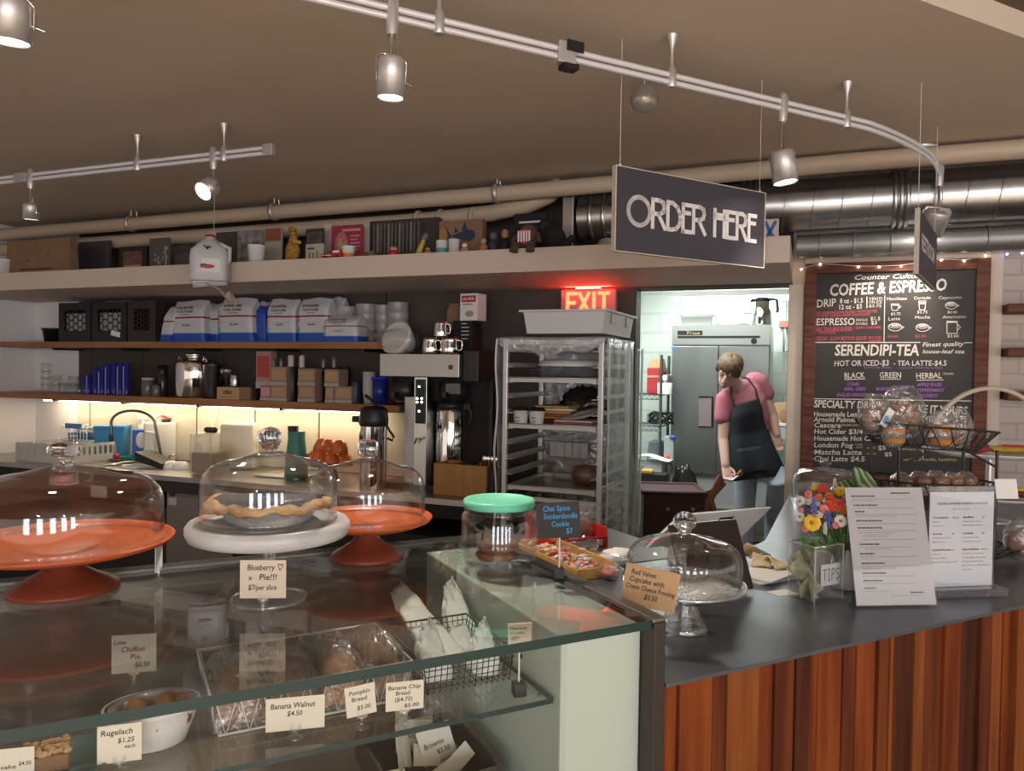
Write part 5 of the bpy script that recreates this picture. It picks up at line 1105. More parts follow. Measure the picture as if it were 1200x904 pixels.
# coffee bags
bag_w = mat('coffee_bag_white', (.56, .55, .57), .4, bump=.25, scale=(22, 22, 22)); bag_b = mat('coffee_bag_blue', (.02, .07, .38), .4); bag_s = mat('coffee_bag_stripe', (.26, .02, .05), .4); bag_t = mat('coffee_bag_teal', (.05, .34, .42), .4); bag_o = mat('coffee_bag_orange', (.62, .16, .06), .4)
def coffee_bag(label, x0, x1, ytop, v=-.24, d=.11, rz=0.0, lean=0.0, text=True, side=False, hk=1.0):
    u0, u1 = W.hit(x0, 375, v)[0], W.hit(x1, 375, v)[0]; w = u1 - u0; h = (W.hit((x0 + x1) / 2, ytop, v)[1] - ZU) * hk
    w *= .95
    t = tW('coffee_bag', label, 'coffee bag', (u0 + u1) / 2, v + d / 2, ZU, rz, 'bags of coffee on the upper shelf')
    seed = rnd(0, 9); n, L = 40, [0, .02, .06, .10, .16, .20, .21, .215, .30, .45, .52, .56, .562, .60, .602, .66, .75, .84, .90, .95, .985, 1.0]
    v_, f_, m_ = [], [], []
    for b in L:
        for k in range(n):
            a = 2 * pi * k / n; sq = 1.32; cx = max(-1, min(1, sq * cos(a))); cy = max(-1, min(1, sq * sin(a)))
            bul = 1 + .10 * sin(pi * b) + .02 * sin(5 * a + seed) * b
            dep = bul * (1 if b < .78 else max(.10, 1 - (b - .78) / .22 * .9)); top = .02 * sin(3 * cx + seed) * b ** 3
            v_.append((w / 2 * cx * (1 - .06 * b) + crumple(b * 1.3, k / n + seed, .0025) + lean * b * h, d / 2 * cy * dep, h * (b + top)))
    for i in range(len(L) - 1):
        bm = (L[i] + L[i + 1]) / 2; mm = 1 if bm < .20 else 3 if bm < .215 else 2 if .562 <= bm < .602 else 0
        for k in range(n):
            k2 = (k + 1) % n; m2 = mm
            f_.append((i * n + k, i * n + k2, (i + 1) * n + k2, (i + 1) * n + k)); m_.append(m2 if not side else (1 if bm < .9 else 0))
    mb = MB(); mb.add(v_, f_, 0, True); mb.m = m_[:]; mb.add(v_[-n:], [tuple(range(n))], 0, True); mb.add(v_[:n], [tuple(range(n))[::-1]], 1)
    mb.build('bag_body', [bag_w, bag_b, bag_s, bag_t], t)
    if text:
        mb = MB(); yy = -d / 2 * 1.125
        mb.text('COUNTER', -w * .30, h * .79, h * .055, y=yy, w=w * .52, bold=.02).text('CULTURE', -w * .30, h * .70, h * .055, y=yy, w=w * .50, bold=.02).text('COFFEE', -w * .20, h * .645, h * .026, y=yy - .001, w=w * .28, bold=.01)
        mb.text('Apollo', -w * .14, h * .38, h * .04, y=yy, w=w * .26, bold=.02).box(-w * .3, w * .3, yy - .0002, yy, h * .44, h * .443).build('lettering', ink, t)
        MB().box(-w * .46, -w * .40, yy + .003, yy + .005, h * .22, h * .34).box(-w * .46, -w * .40, yy + .003, yy + .005, h * .45, h * .54, 1).build('colour_tabs', [bag_t, bag_o], t)
    return t
coffee_bag('small white coffee bag leaning over at the left of the bag row', 186, 200, 360, -.25, .10, 0, .25, False)
coffee_bag('wide white coffee bag first from the left in the bag row', 199, 240, 352)
coffee_bag('narrow white coffee bag turned sideways behind the row', 240, 256, 355, -.17, .12, .0, 0, False)
coffee_bag('white coffee bag under the hanging jug string', 254, 297, 349, -.25)
coffee_bag('blue side of a coffee bag in the middle of the row', 297, 311, 353, -.20, .14, .1, 0, False, True)
coffee_bag('white coffee bag right of the blue one', 311, 347, 350)
coffee_bag('white coffee bag second from the right in the row', 347, 386, 349)
coffee_bag('short slumped white coffee bag at the right of the row', 377, 420, 369, -.27, .13, 0, 0, True, False)
coffee_bag('crinkled white coffee bag top behind the right pair', 384, 401, 348, -.12, .10, 0, 0, False)
# deli containers and plastic bag of filters
for k, (x0, x1, yt, v, lb) in enumerate(((392, 418, 360, -.10, 'leftmost frosted tub stack at the shelf end'), (416, 440, 357, -.10, 'second frosted tub stack at the shelf end'), (438, 456, 358, -.09, 'tall narrow frosted tub stack at the shelf end'), (455, 479, 355, -.08, 'rightmost frosted tub stack at the shelf end'))):
    u0, u1 = W.hit(x0, 375, v)[0], W.hit(x1, 375, v)[0]; r = (u1 - u0) / 2 * .92; v = -.02 - r; h = W.hit((x0 + x1) / 2, yt, v)[1] - ZU
    t = tW('tub_stack', lb, 'food tubs', (u0 + u1) / 2, v, ZU if u1 < uE1 + .08 else ZU, 0, 'frosted tub stacks')
    P = [(r * .80, 0)]; n = 4
    for i in range(n): P += [(r * (.82 + .03 * i), h * (i + .1) / n), (r * .98, h * (i + .82) / n), (r * 1.0, h * (i + .98) / n)]
    MB().lathe(P, 28).build('tub', deli_plastic, t); MB().lathe([(r * 1.01, h * .985), (r * 1.02, h), (.0004, h)], 28).build('lid', deli_plastic, t)
# brewer
vB = -.42
u0, u1, z0, z1 = W.rect(445, 415, 538, 442, vB)
uR_ = W.hit(575, 440, vB)[0] - .06
t = tW('coffee_brewer', 'twin stainless coffee brewer with lit control panel', 'coffee brewer', u0, vB, ZK + .0005); w = u1 - u0
zh0, zh1 = z0 - ZK, z1 - ZK
MB().box(0, w, 0, .006, zh0, zh1).box(.006, w - .006, .006, .3, zh0 + .004, zh1 - .002).build('hood', steel_soft, t, bev=.003)
MB().box(w, w + .09, .05, .34, zh0 - .02, zh1 + .02).build('side_housing', mat('brewer_side', (.03, .026, .024), .45), t, bev=.004)
MB().tube([(w - .05, -.002, zh0 + .055), (w - .05, .004, zh0 + .055)], .014, 20).build('round_badge', mat('badge_brass', (.10, .07, .04), .4, .6), t)
c0, c1 = W.hit(483, 470, vB)[0] - u0, W.hit(498, 470, vB)[0] - u0
MB().box(c0, c1, .02, .28, .02, zh0).build('control_column', steel, t, bev=.003)
zt_, zb_ = W.hit(490, 445, vB)[1] - ZK, W.hit(490, 497, vB)[1] - ZK
MB().box(c0 + .012, c1 - .006, .012, .02, zb_, zt_).build('control_panel', black, t, bev=.004)
led_g = mat('led_green', (.2, 1, .5), .3, emit=(.3, 1.0, .6), strength=5); led_w = mat('led_white', (1, 1, 1), .3, emit=(.85, .95, 1), strength=5)
for px, py, mm in ((490, 453.5, led_g), (487.6, 467.5, led_w), (493, 467.5, led_w), (487.6, 471.6, led_w), (493, 471.6, led_w), (490, 482.5, led_w)):
    q, z = W.hit(px, py, vB); MB().tube([(q - u0, .0105, z - ZK), (q - u0, .013, z - ZK)], .006, 10).build('indicator_light', mm, t)
q0, q1 = W.hit(468, 490, vB)[0] - u0, W.hit(483, 490, vB)[0] - u0
MB().box(q0, q1, .06, .26, .02, W.hit(475, 466, vB)[1] - ZK).build('left_panel', steel_soft, t)
MB().tube([((c0 + c1) / 2 - .02, .0, W.hit(490, 520, vB)[1] - ZK), ((c0 + c1) / 2, -.02, W.hit(490, 514, vB)[1] - ZK), ((c0 + c1) / 2 + .03, -.03, W.hit(490, 514, vB)[1] - ZK)], .006, 8).build('faucet_lever', chrome, t)
MB().box(-.01, w + .09, .02, .34, 0, .03).box(c1 + .28, c1 + .30, .24, .34, .03, zh0).build('base_tray', black, t)
for x_, lb in ((460, 'l'), (520, 'r')):
    q = W.hit(x_, 455, vB)[0] - u0; zc = W.hit(x_, 462, vB)[1] - ZK
    MB().lathe([(.05, -.05), (.085, -.03), (.09, .05), (.085, .055), (.085, .06)], 24, (q, .14, zc)).box(q - .012, q + .012, .0, .06, zc - .02, zc + .01).build('brew_basket', black, t)
MB().box(W.hit(519, 450, vB)[0] - u0, W.hit(536, 450, vB)[0] - u0, .035, .037, W.hit(520, 462, vB)[1] - ZK, W.hit(520, 450, vB)[1] - ZK).build('basket_plate', mat('smoky_label', (.16, .15, .14), .5), t)
# airpot servers
def sticker(t, r, z, a=-pi / 2 - .35):
    K = Matrix.Rotation(a + pi / 2, 4, 'Z') @ Matrix.Translation((0, -r - .001, z)) @ Matrix.Rotation(pi / 2, 4, 'X')
    MB().lathe([(.0004, 0), (.030, 0), (.030, .0008), (.0004, .0009)], 24, M=K, sy=1.2).build('sticker', paper, t)
    mb = MB(); K2 = K @ Matrix.Translation((0, 0, .0012))
    for sx_ in (-1, 1): mb.ball((sx_ * .009, -.002, 0), .010, .016, .0004, 10, 5, M=K2); mb.ball((sx_ * .011, .014, 0), .005, .007, .0004, 8, 5, M=K2)
    mb.build('sticker_bee', ink, t)
q0, q1 = W.hit(509, 510, -.3)[0], W.hit(541, 510, -.3)[0]; r = (q1 - q0) / 2 * .95; z1 = W.hit(525, 479, -.3)[1] - ZK
t = tW('thermal_server', 'steel coffee server with a round white sticker inside the brewer', 'coffee server', (q0 + q1) / 2, -.27, ZK + .032)
MB().lathe([(r * .98, 0), (r, .01), (r, z1 - .05), (r * .96, z1 - .04)], 36).build('body', chrome, t)
MB().lathe([(r * .96, z1 - .04), (r * 1.05, z1 - .02), (r * 1.05, z1), (r * .6, z1 + .012)], 36).box(r * .6, r + .045, -.012, .012, z1 - .035, z1 - .005).tube([(r + .035, 0, z1 - .02), (r + .055, 0, z1 - .08), (r + .03, 0, z1 - .12)], .009, 8).build('lid', black, t)
sticker(t, r, z1 - .13)
pa = W.on(440, 560, ZK); 
q0, q1 = W.hit(421, 510, -.5)[0], W.hit(448, 510, -.5)[0]; r = (q1 - q0) / 2; z1 = W.hit(436, 500, -.5)[1] - ZK; zc = W.hit(436, 476, -.5)[1] - ZK
t = tW('airpot', 'steel pump airpot with a black lever top', 'airpot', (q0 + q1) / 2, -.47, ZK + .0005)
MB().lathe([(r * .98, 0), (r, .01), (r, z1)], 36).build('body', chrome, t); sticker(t, r, z1 - .06, -pi / 2 - .5)
MB().lathe([(r * 1.02, z1), (r * 1.10, z1 + .01), (r * 1.12, z1 + .035), (r * 1.0, zc - .02), (r * .7, zc - .003), (.0004, zc)], 32).box(-r * 1.75, -r * .4, -.022, .022, z1 + .018, z1 + .05).build('pump_head', black, t, bev=.003)
MB().tube([(r * .3, 0, zc - .008), (-r * .2, 0, zc + .03), (-r * .75, 0, zc + .055)], [.008, .009, .010], 8).build('lever', black, t)
MB().tube([(r * 1.0, 0, z1 + .02), (r * 1.35, 0, z1 - .02), (r * 1.75, 0, z1 - .055), (r * 1.6, 0, z1 - .075), (r * 1.2, 0, z1 - .065)], .007, 8).build('carry_handle', black, t)
# bamboo box with lids
u0, u1, z0, z1 = W.rect(508, 545, 570, 583, -.5)
t = tW('bamboo_box', 'bamboo box of lids and steel scoops beside the brewer', 'box', u0, -.5, ZK + .0005)
bam = mat('bamboo', (.40, .19, .05), .45, var=(.48, .25, .08), scale=(60, 20, 4)); w = u1 - u0; h = z1 - ZK
MB().box(0, w, 0, .012, 0, h).box(0, w, .15, .162, 0, h).box(0, .012, .012, .15, 0, h).box(w - .012, w, .012, .15, 0, h).box(.012, w - .012, .012, .15, 0, .01).build('box_body', bam, t, bev=.002)
MB().box(w + .002, w + .035, .02, .15, 0, h * .95).build('side_caddy', black_wire, t)
for k in range(4): MB().tube([(w - .06 + .025 * k, .06, h - .03), (w - .03 + .022 * k, .04, h + .03)], .005, 6).ball((w - .03 + .022 * k, .04, h + .032), .013, .004, .02, 10, 6).build('scoop', chrome, t)
MB().lathe([(.05, 0), (.055, .008), (.0004, .01)], 20, (w * .55, .08, h - .004)).build('lid_stack', black, t)
# things on top of the brewer
zb = ZK + zh1 + .001
def pitcher(label, x0, x1, ytop, v, z, hand=1, group='steel milk pitchers'):
    u0, u1 = W.hit(x0, 400, v)[0], W.hit(x1, 400, v)[0]; r = (u1 - u0) / 2; h = W.hit((x0 + x1) / 2, ytop, v)[1] - z
    t = tW('milk_pitcher', label, 'pitcher', (u0 + u1) / 2, v, z, 0, group)
    MB().shell([(r * .95, 0), (r, h * .1), (r * .98, h * .5), (r * .88, h * .85), (r * .92, h)], .002, 28).lathe([(.0004, .001), (r * .94, .001), (r * .94, .003), (.0004, .003)], 24).build('body', chrome, t)
    MB().tube([(r * .9 * hand, -.0, h * .85), (r * 1.45 * hand, -.01, h * .8), (r * 1.45 * hand, -.01, h * .3), (r * .95 * hand, 0, h * .22)], .004, 8, flat=1.5).build('handle', chrome, t)
    return h
h1 = pitcher('steel milk pitcher at the left on the brewer hood', 496, 514, 396, -.30, zb)
pitcher('wider steel milk pitcher at the right on the brewer hood', 517, 538, 396, -.30, zb)
h3 = pitcher('steel milk pitcher stacked on top of two others', 509, 525, 377, -.28, zb + h1 + .001)
u0, u1 = W.hit(526, 390, -.25)[0], W.hit(549, 390, -.25)[0]
uS_, zS_ = W.hit(536, 395, -.2)
t = tW('black_box', 'black box with small white print behind the pitchers', 'box', u0, -.2, zb); w = u1 - u0; h = W.hit(538, 376, -.2)[1] - zb
MB().box(0, w, 0, .12, 0, h).build('box_body', black_matte, t, bev=.002)
mb = MB()
for k in range(5): mb.box(w * .45, w * (.45 + rnd(.25, .42)), -.0012, -.0004, h * (.9 - .11 * k), h * (.925 - .11 * k))
mb.build('print_lines', letter_white, t)
u0, u1 = W.hit(542, 360, -.2)[0], W.hit(560, 360, -.2)[0]; h0 = W.hit(550, 375.5, -.2)[1]; h1_ = W.hit(550, 344, -.2)[1]
t = tW('carton', 'white carton with a red printed label on the black box', 'carton', u0 - .02, -.19, zb + h + .0005, -.12); w2 = u1 - u0 + .02; hh = h1_ - (zb + h)
MB().box(0, w2, 0, .10, 0, hh).build('carton_body', paper, t, bev=.002); MB().box(w2 * .08, w2 * .9, -.0012, -.0004, hh * .68, hh * .92).box(w2 * .15, w2 * .7, -.0012, -.0004, hh * .58, hh * .62, 1).build('label_red', [red_paint, kraft_dark], t)
MB().text('SILVER', w2 * .14, hh * .75, hh * .10, y=-.0016, w=w2 * .68, bold=.02).build('lettering', paper, t); MB().ball((w2 * .55, -.001, hh * .25), w2 * .25, .001, hh * .12, 12, 6).build('label_print', mat('print_tan', (.45, .32, .22), .7), t)
t = tW('cardboard_flap_box', 'open brown cardboard box left of the white carton', 'box', W.hit(524, 360, -.1)[0], -.1, zb + .15)
w3 = W.hit(541, 360, -.1)[0] - W.hit(524, 360, -.1)[0]
MB().box(0, w3, 0, .08, 0, .11).add([(0, 0, .11), (w3, 0, .11), (w3 * .9, -.02, .15), (w3 * .3, -.02, .15)], [(0, 1, 2, 3)]).build('box_body', kraft_dark, t)
o = tW('support_box', 'dark box under the brown cardboard box', 'box', W.hit(522, 385, -.1)[0], -.1, zb); MB().box(0, w3 + .05, 0, .09, 0, .149).build('box_body', black_matte, o)
# bag of coffee filters
pf = W.hit(468, 402, -.3); zf = zb
t = tW('coffee_filters', 'stack of white paper coffee filters in a clear bag on the brewer', 'coffee filters', pf[0], -.28, zf + .075)
r = .098
MB().lathe([(r * .45, -.055), (r * .52, -.06), (r * .8, .0), (r, .055), (r * .96, .058), (r * .7, .0), (r * .4, -.045), (.0004, -.045)], 96, M=Matrix.Rotation(-.5, 4, 'Y') @ Matrix.Rotation(1.1, 4, 'X'), wob=lambda a, z: .045 * cos(24 * a) * max(0, (z + .06) / .12)).lathe([(r * .5, -.07), (r * .85, -.005), (r * 1.02, .045), (r * .9, .05)], 96, M=Matrix.Rotation(-.5, 4, 'Y') @ Matrix.Rotation(1.1, 4, 'X'), wob=lambda a, z: .04 * cos(24 * a + 1) * max(0, (z + .07) / .12)).build('filter_stack', mat('filter_paper', (.66, .60, .54), .85), t)
MB().ball((-.005, -.005, .0), .125, .105, .074, 28, 16, fn=lambda d: 1 + .04 * sin(11 * d.x + 3) * sin(9 * d.z + 7 * d.y)).grid(lambda a, b: (-.10 - .11 * b, (a - .5) * .06 * (1 - b * .6) - .02, -.01 + .07 * b + .008 * sin(12 * a + 5 * b)), 10, 8, th=.0006).build('clear_bag', film, t)

# -------------------------------------------------------------- lower shelf
zl = ZLo
def glass_tumbler(r, h, m=glass, th=.0022):
    return MB().shell([(r * .82, 0), (r * .86, .003), (r, h)], th, 20).lathe([(.0004, .001), (r * .8, .001), (r * .8, .006), (.0004, .006)], 18)
n = 0
lbs = ['bottom', 'second', 'third', 'topmost']
for k in range(4):
    u = W.hit(54, 450, -.18)[0]; o = glass_tumbler(.036, .07).build('drinking_glass', glass, loc=W.P(u, -.18, zl + .0005 + .048 * k)); tag(o, lbs[k] + ' glass of the tallest stack at the left end of the lower shelf', 'glass', 'drinking glasses on the lower shelf')
for x, ks in ((66, 2), (74, 1), (80, 1), (86, 2), (93, 1)):
    for k in range(ks):
        u = W.hit(x, 452, -.2)[0]; o = glass_tumbler(.034, .075).build('drinking_glass', glass, loc=W.P(u, -.2, zl + .0005 + .05 * k)); tag(o, 'clear drinking glass standing low among others at the left of the lower shelf', 'glass', 'low drinking glasses')
blue_glass = mat('cobalt_cup', (.04, .04, .30), .25); blue_pale = mat('cup_highlight', (.30, .30, .58), .3)
for si, (x, yt, nC) in enumerate(((99.5, 441, 4), (104, 440, 4), (112, 430, 5), (120, 430, 5), (127, 426, 6), (134, 425, 6), (141, 425, 6), (148.5, 425, 6))):
    u, z1 = W.hit(x, yt, -.2); H = z1 - zl; nC = 6; st = (H - .09) / max(1, nC - 1)
    for k in range(nC):
        o = (glass_tumbler(.0205, .09) if (si, k) == (0, 0) else None)
        if o is not None: proto = o.build('tumbler', [blue_glass], loc=W.P(u, -.2, zl + .0005)); c = proto
        else: c = proto.copy(); COL.objects.link(c); c.location = W.P(u, -.2, zl + .0005 + st * k)
        if k % 2 and si % 2: c.data = c.data if False else c.data
        tag(c, 'blue tumbler nested in the row of blue stacks on the lower shelf', 'tumbler', 'nested blue tumblers')
for si, x in enumerate((102, 116, 124, 138, 145)):  # pale strips stand in for the highlights on the blue stacks
    u = W.hit(x, 445, -.225)[0]; o = MB().box(-.004, .004, -.002, .002, 0, (.13, .16, .19, .20, .20)[si]).build('highlight_strip', blue_pale, loc=W.P(u, -.228, zl + .0005), rz=W.a)
    tag(o, 'pale painted sleeve in front of the blue tumbler stacks', 'highlight', 'painted highlights of the blue stacks')
def jar(label, x0, x1, yt, v, body, lidm, cat='jar', name='storage_jar', lid=.12, group=None):
    u0, u1 = W.hit(x0, 450, v)[0], W.hit(x1, 450, v)[0]; r = (u1 - u0) / 2; h = W.hit((x0 + x1) / 2, yt, v)[1] - zl
    t = tW(name, label, cat, (u0 + u1) / 2, v, zl + .0005, 0, group)
    MB().lathe([(r * .94, 0), (r, .006), (r, h * (1 - lid) - .012), (r * .85, h * (1 - lid))], 24).build('jar_body', body, t); MB().lathe([(r * .92, h * (1 - lid)), (r * .95, h * (1 - lid) + .004), (r * .95, h), (.0004, h)], 24).build('lid', lidm, t); return t
grey_glass = mat('grey_jar', (.12, .11, .11), .2)
jar('grey glass jar with a pale lid left of the steel urn', 168, 179, 443, -.2, grey_glass, white_paint); jar('dark syrup bottle beside the steel urn', 186, 195, 428, -.16, mat('dark_bottle', (.03, .025, .025), .2), black, 'bottle', 'bottle', .3)
jar('small dark jar between the pale-lidded jar and the urn', 180, 187, 450, -.22, grey_glass, black)
u0, u1 = W.hit(193, 440, -.27)[0], W.hit(232, 440, -.27)[0]; r = (u1 - u0) / 2; h = W.hit(212, 423, -.16)[1] - zl
t = tW('steel_urn', 'shiny steel milk can with a wide neck on the lower shelf', 'steel can', (u0 + u1) / 2, -.15, zl + .0005); r = min(r, .125)
MB().lathe([(r * .92, 0), (r, .015), (r, h - .02), (r * .95, h), (r * .6, h + .006), (r * .42, h + .012), (r * .42, h + .03), (r * .5, h + .034), (r * .5, h + .05), (.0004, h + .05)], 44).build('can_body', chrome, t)
for s_ in (-1, 1): MB().tube([(s_ * r * .7, -.02, h), (s_ * r * .85, -.03, h + .03), (s_ * r * 1.0, -.02, h - .005)], .005, 8).build('handle', chrome, t)
u = W.hit(251, 440, -.12)[0]
t = tW('stock_pot', 'dark steel pot behind the shiny milk can', 'pot', u, -.13, zl + .0005); MB().shell([(.064, 0), (.068, .008), (.068, .215), (.071, .22)], .003, 36).lathe([(.0004, .001), (.064, .001), (.064, .004), (.0004, .004)], 30).build('pot_body', mat('dark_steel', (.16, .15, .15), .3, 1.0), t); MB().tube([(.066, -.02, .17), (.09, -.03, .165), (.09, -.03, .10), (.066, -.02, .095)], .005, 8).build('handle', black, t)
# wooden crate, tins, glasses
def shelf_box(name, label, cat, x0, x1, y0, y1, v, m, zb=None, d=.10, group=None, lines=0, lm=None, txt=None, base_y=None):
    u0, u1 = W.hit(x0, (y0 + y1) / 2, v)[0], W.hit(x1, (y0 + y1) / 2, v)[0]; z0 = zl + .0005 if zb is None else zb; z1 = W.hit((x0 + x1) / 2, y0, v)[1]
    t = tW(name, label, cat, u0, v, z0, 0, group); w, h = u1 - u0, max(.01, z1 - z0)
    MB().box(0, w, 0, d, 0, h).build('box_body', m, t, bev=.0015)
    if lines:
        mb = MB(); mb.box(w * .08, w * .92, -.0012, -.0003, h * .30, h * .88)
        mb.build('box_label', lm or kraft, t)
        MB().box(-.001, w + .001, -.0014, .0, 0, h * .18).build('box_band', mat('box_band', (.40, .36, .32), .8), t)
    if txt: MB().text(txt, w * .28, h * .45, h * .28, y=-.0016, w=w * .44, bold=.02).box(w * .12, w * .88, -.002, -.0006, h * .2, h * .23).build('lettering', ink, t)
    return z1
shelf_box('wooden_box', 'small kraft box with stamped lettering in front of the glassware', 'box', 254, 280, 454, 470, -.26, kraft, d=.09, txt='LIBRA'); shelf_box('wooden_box', 'plain dark kraft box end right of the stamped box', 'box', 281, 293, 454, 470, -.24, kraft_dark)
zz = W.hit(267, 453, -.20)[1]
u = W.hit(265, 440, -.2)[0]
t = tW('goblet', 'clear stemmed glass standing on the stamped box', 'glass', u, -.2, zz + .001); 
MB().lathe([(.03, 0), (.03, .003), (.006, .01), (.005, .05)], 20).shell([(.005, .05), (.03, .075), (.036, .10), (.032, .125)], .002, 24).build('goblet_body', glass_dish, t)
u = W.hit(269, 440, -.22)[0]; o = MB().lathe([(.027, 0), (.028, .004), (.028, .07), (.025, .075), (.0004, .075)], 24).build('tin', steel, loc=W.P(u + .035, -.21, zz + .001)); tag(o, 'small steel tin on the stamped box', 'tin')
shelf_box('black_box', 'matte black box beside the red coffee box', 'box', 286, 300, 452, 471, -.22, black_matte)
t_ = shelf_box('tall_box', 'tall reddish coffee box leaning among the kraft boxes', 'box', 300, 317, 412, 451, -.22, mat('pink_box', (.42, .22, .19), .7), zb=zl + .075, d=.06, lines=1, lm=mat('red_label', (.45, .06, .05), .6))
shelf_box('pink_box', 'small pink box below the tall reddish box', 'box', 305, 317, 452, 471, -.24, mat('magenta_box', (.42, .10, .18), .6), lines=1, lm=mat('rose_label', (.55, .30, .32), .7))
GR = 'kraft boxes on the lower shelf'
brown_box = mat('kraft_box_rose', (.30, .19, .15), .8)
for x0, x1, yt, ym, lb in ((317, 336, 430, 452, 'kraft box pair nearest the pink box'), (349, 369, 432, 452, 'kraft box pair in the middle'), (380, 397, 433, 453, 'kraft box pair at the right')):
    if x0 != 380: zz = shelf_box('kraft_box', 'lower box of the ' + lb, 'box', x0, x1, ym, 472, -.25, brown_box, None, .1, GR, 1, kraft)
    else: zz = shelf_box('kraft_box', 'lower narrow box of the ' + lb, 'box', 381, 391, ym, 473, -.25, brown_box, None, .1, GR, 1, kraft)
    shelf_box('kraft_box', 'upper box of the ' + lb, 'box', x0, x1, yt, ym, -.25, brown_box, zz + .0005, .1, GR, 1, kraft)
    if x0 == 380: shelf_box('kraft_box', 'wide low kraft box at the right end of the box row', 'box', 392, 412, 453, 473, -.25, brown_box, None, .1, GR, 1, kraft)
for x0, x1, yt, v, lb, m in ((337, 348, 430, -.18, 'black canister between the first and second kraft boxes', black), (370, 380, 432, -.16, 'black canister between the second and third kraft boxes', black), (398, 410, 430, -.12, 'black tin behind the wide kraft box', black), (412, 421, 448, -.2, 'dark blue canister right of the kraft boxes', mat('navy_can', (.03, .04, .09), .4))):
    jar(lb, x0, x1, yt, v, m, m, 'canister', 'canister', .06, 'dark canisters on the lower shelf')
for x0, x1, yt, lb in ((338, 344, 416, 'white spool on the canister left of centre'), (351, 356.5, 416, 'white spool on the middle kraft boxes'), (318.5, 322.5, 420, 'tiny dark bottle on the first kraft boxes, left'), (327.5, 331.5, 420, 'tiny dark bottle on the first kraft boxes, right'), (377, 381, 420, 'tiny dark bottle near the third kraft boxes'), (389, 394, 418, 'dark pepper mill on the third kraft boxes')):
    u0, u1 = W.hit(x0, 425, -.19)[0], W.hit(x1, 425, -.19)[0]; z1 = W.hit(x0, yt, -.19)[1]; zb0 = W.hit(x0, 431, -.25)[1] + .001; m = white_paint if 'white' in lb else grey_glass; r = (u1 - u0) / 2
    if 'canister' in lb: zb0 = W.hit(342, 430, -.18)[1] + .001
    o = MB().lathe([(r, 0), (r, (z1 - zb0) * .7), (r * .9, (z1 - zb0) * .95), (.0004, z1 - zb0)], 14).build('spool' if 'spool' in lb else 'small_bottle', m, loc=W.P((u0 + u1) / 2, -.19, zb0)); tag(o, lb, 'spool' if 'spool' in lb else 'bottle')
u0, u1 = W.hit(427, 455, -.2)[0], W.hit(438, 455, -.2)[0]; zt1 = W.hit(432, 436, -.2)[1]; cupm = mat('cup_sleeve_white', (.48, .45, .42), .6)
for k in range(7):
    o = MB().shell([(.030, 0), (.038, .075), (.040, .077), (.040, .08)], .0015, 20).build('paper_cup', cupm, loc=W.P((u0 + u1) / 2, -.2, zl + .0005 + k * (zt1 - zl - .08) / 6)); tag(o, 'white paper cup nested in the stack beside the blue cup', 'cup', 'stacked white paper cups')
u0, u1 = W.hit(437, 455, -.24)[0], W.hit(453, 455, -.24)[0]; z1 = W.hit(445, 442, -.24)[1] - zl
t = tW('blue_tumbler', 'blue plastic cup with a bright blue rim near the brewer', 'cup', (u0 + u1) / 2, -.235, zl + .0005); r = (u1 - u0) / 2
MB().shell([(r * .85, 0), (r, z1 - .015)], .003, 28).lathe([(.0004, .001), (r * .84, .001), (r * .84, .004), (.0004, .004)], 20).build('cup_body', mat('deep_blue', (.012, .025, .20), .3), t); MB().tube([(r * cos(a), r * sin(a), z1 - .008) for a in [2 * pi * k / 28 for k in range(28)]], .007, 6, closed=True).build('rim', mat('blue_rim', (.02, .05, .75), .3), t)
u0 = W.hit(446, 440, -.02)[0]; o = MB().box(0, .09, 0, .015, 0, .26).build('clipboard', mat('brown_board', (.20, .085, .045), .6), loc=W.P(u0, -.03, zl + .0005), rz=W.a); tag(o, 'brown board standing behind the blue cup', 'board')

# -------------------------------------------------------------- ledge display
zd = ZLd + .0005
def ldg(x0, x1, yt, v=-.62): 
    u0, u1 = W.hit(x0, 300, v)[0], W.hit(x1, 300, v)[0]; return u0, u1, max(.02, W.hit((x0 + x1) / 2, yt, v)[1] - ZLd)
def lbox(name, label, cat, x0, x1, yt, v, m, d=.06, face=None, rz=0, fm=None, lean=0):
    u0, u1, h = ldg(x0, x1, yt, v); t = tW(name, label, cat, u0, v, zd, rz); w = u1 - u0; K = Matrix.Rotation(lean, 4, 'X')
    MB().box(0, w, 0, d, 0, h, M=K).build('body', m, t, bev=.0015)
    if face: face(t, w, h, K)
    return t
def pic(inner, fr=.14, extra=None):
    def f(t, w, h, K):
        MB().box(w * fr, w * (1 - fr), -.0014, -.0003, h * fr, h * (1 - fr), M=K).build('picture', inner, t)
        if extra: extra(t, w, h, K)
    return f
o = lbox('cardboard_box', 'long brown cardboard box at the left of the ledge', 'box', 8, 82, 281, -.6, kraft_dark, .05, lambda t, w, h, K: [MB().box(w * .22, w * .72, -.0012, -.0004, h * .16, h * .20).ball((w * .34, 0, h * .42), .008, .001, .008, 8, 5).ball((w * .66, 0, h * .6), .008, .001, .008, 8, 5).build('printed_marks', mat('box_print', (.06, .03, .02), .8), t)])
u0, u1, h = ldg(-6, 8, 304); o = MB().shell([(.05, 0), (.056, h - .015), (.06, h - .012), (.06, h)], .003, 28).build('bucket', white_plastic, loc=W.P((u0 + u1) / 2, -.6, zd)); tag(o, 'white tub cut by the left edge on the ledge', 'tub')
dkp = mat('dark_panel', (.045, .035, .035), .5); dk2 = mat('dark_print', (.10, .065, .055), .6)
lbox('picture_frame', 'dark framed panel right of the cardboard box on the ledge', 'picture', 92, 128, 283, -.35, mat('plum_frame', (.06, .05, .055), .5), .02, pic(dkp, .16))
def pframe_extra(t, w, h, K): MB().box(w * .2, w * .8, -.002, -.0012, h * .2, h * .34, M=K).build('picture_strip', mat('snow', (.34, .30, .28), .7), t)
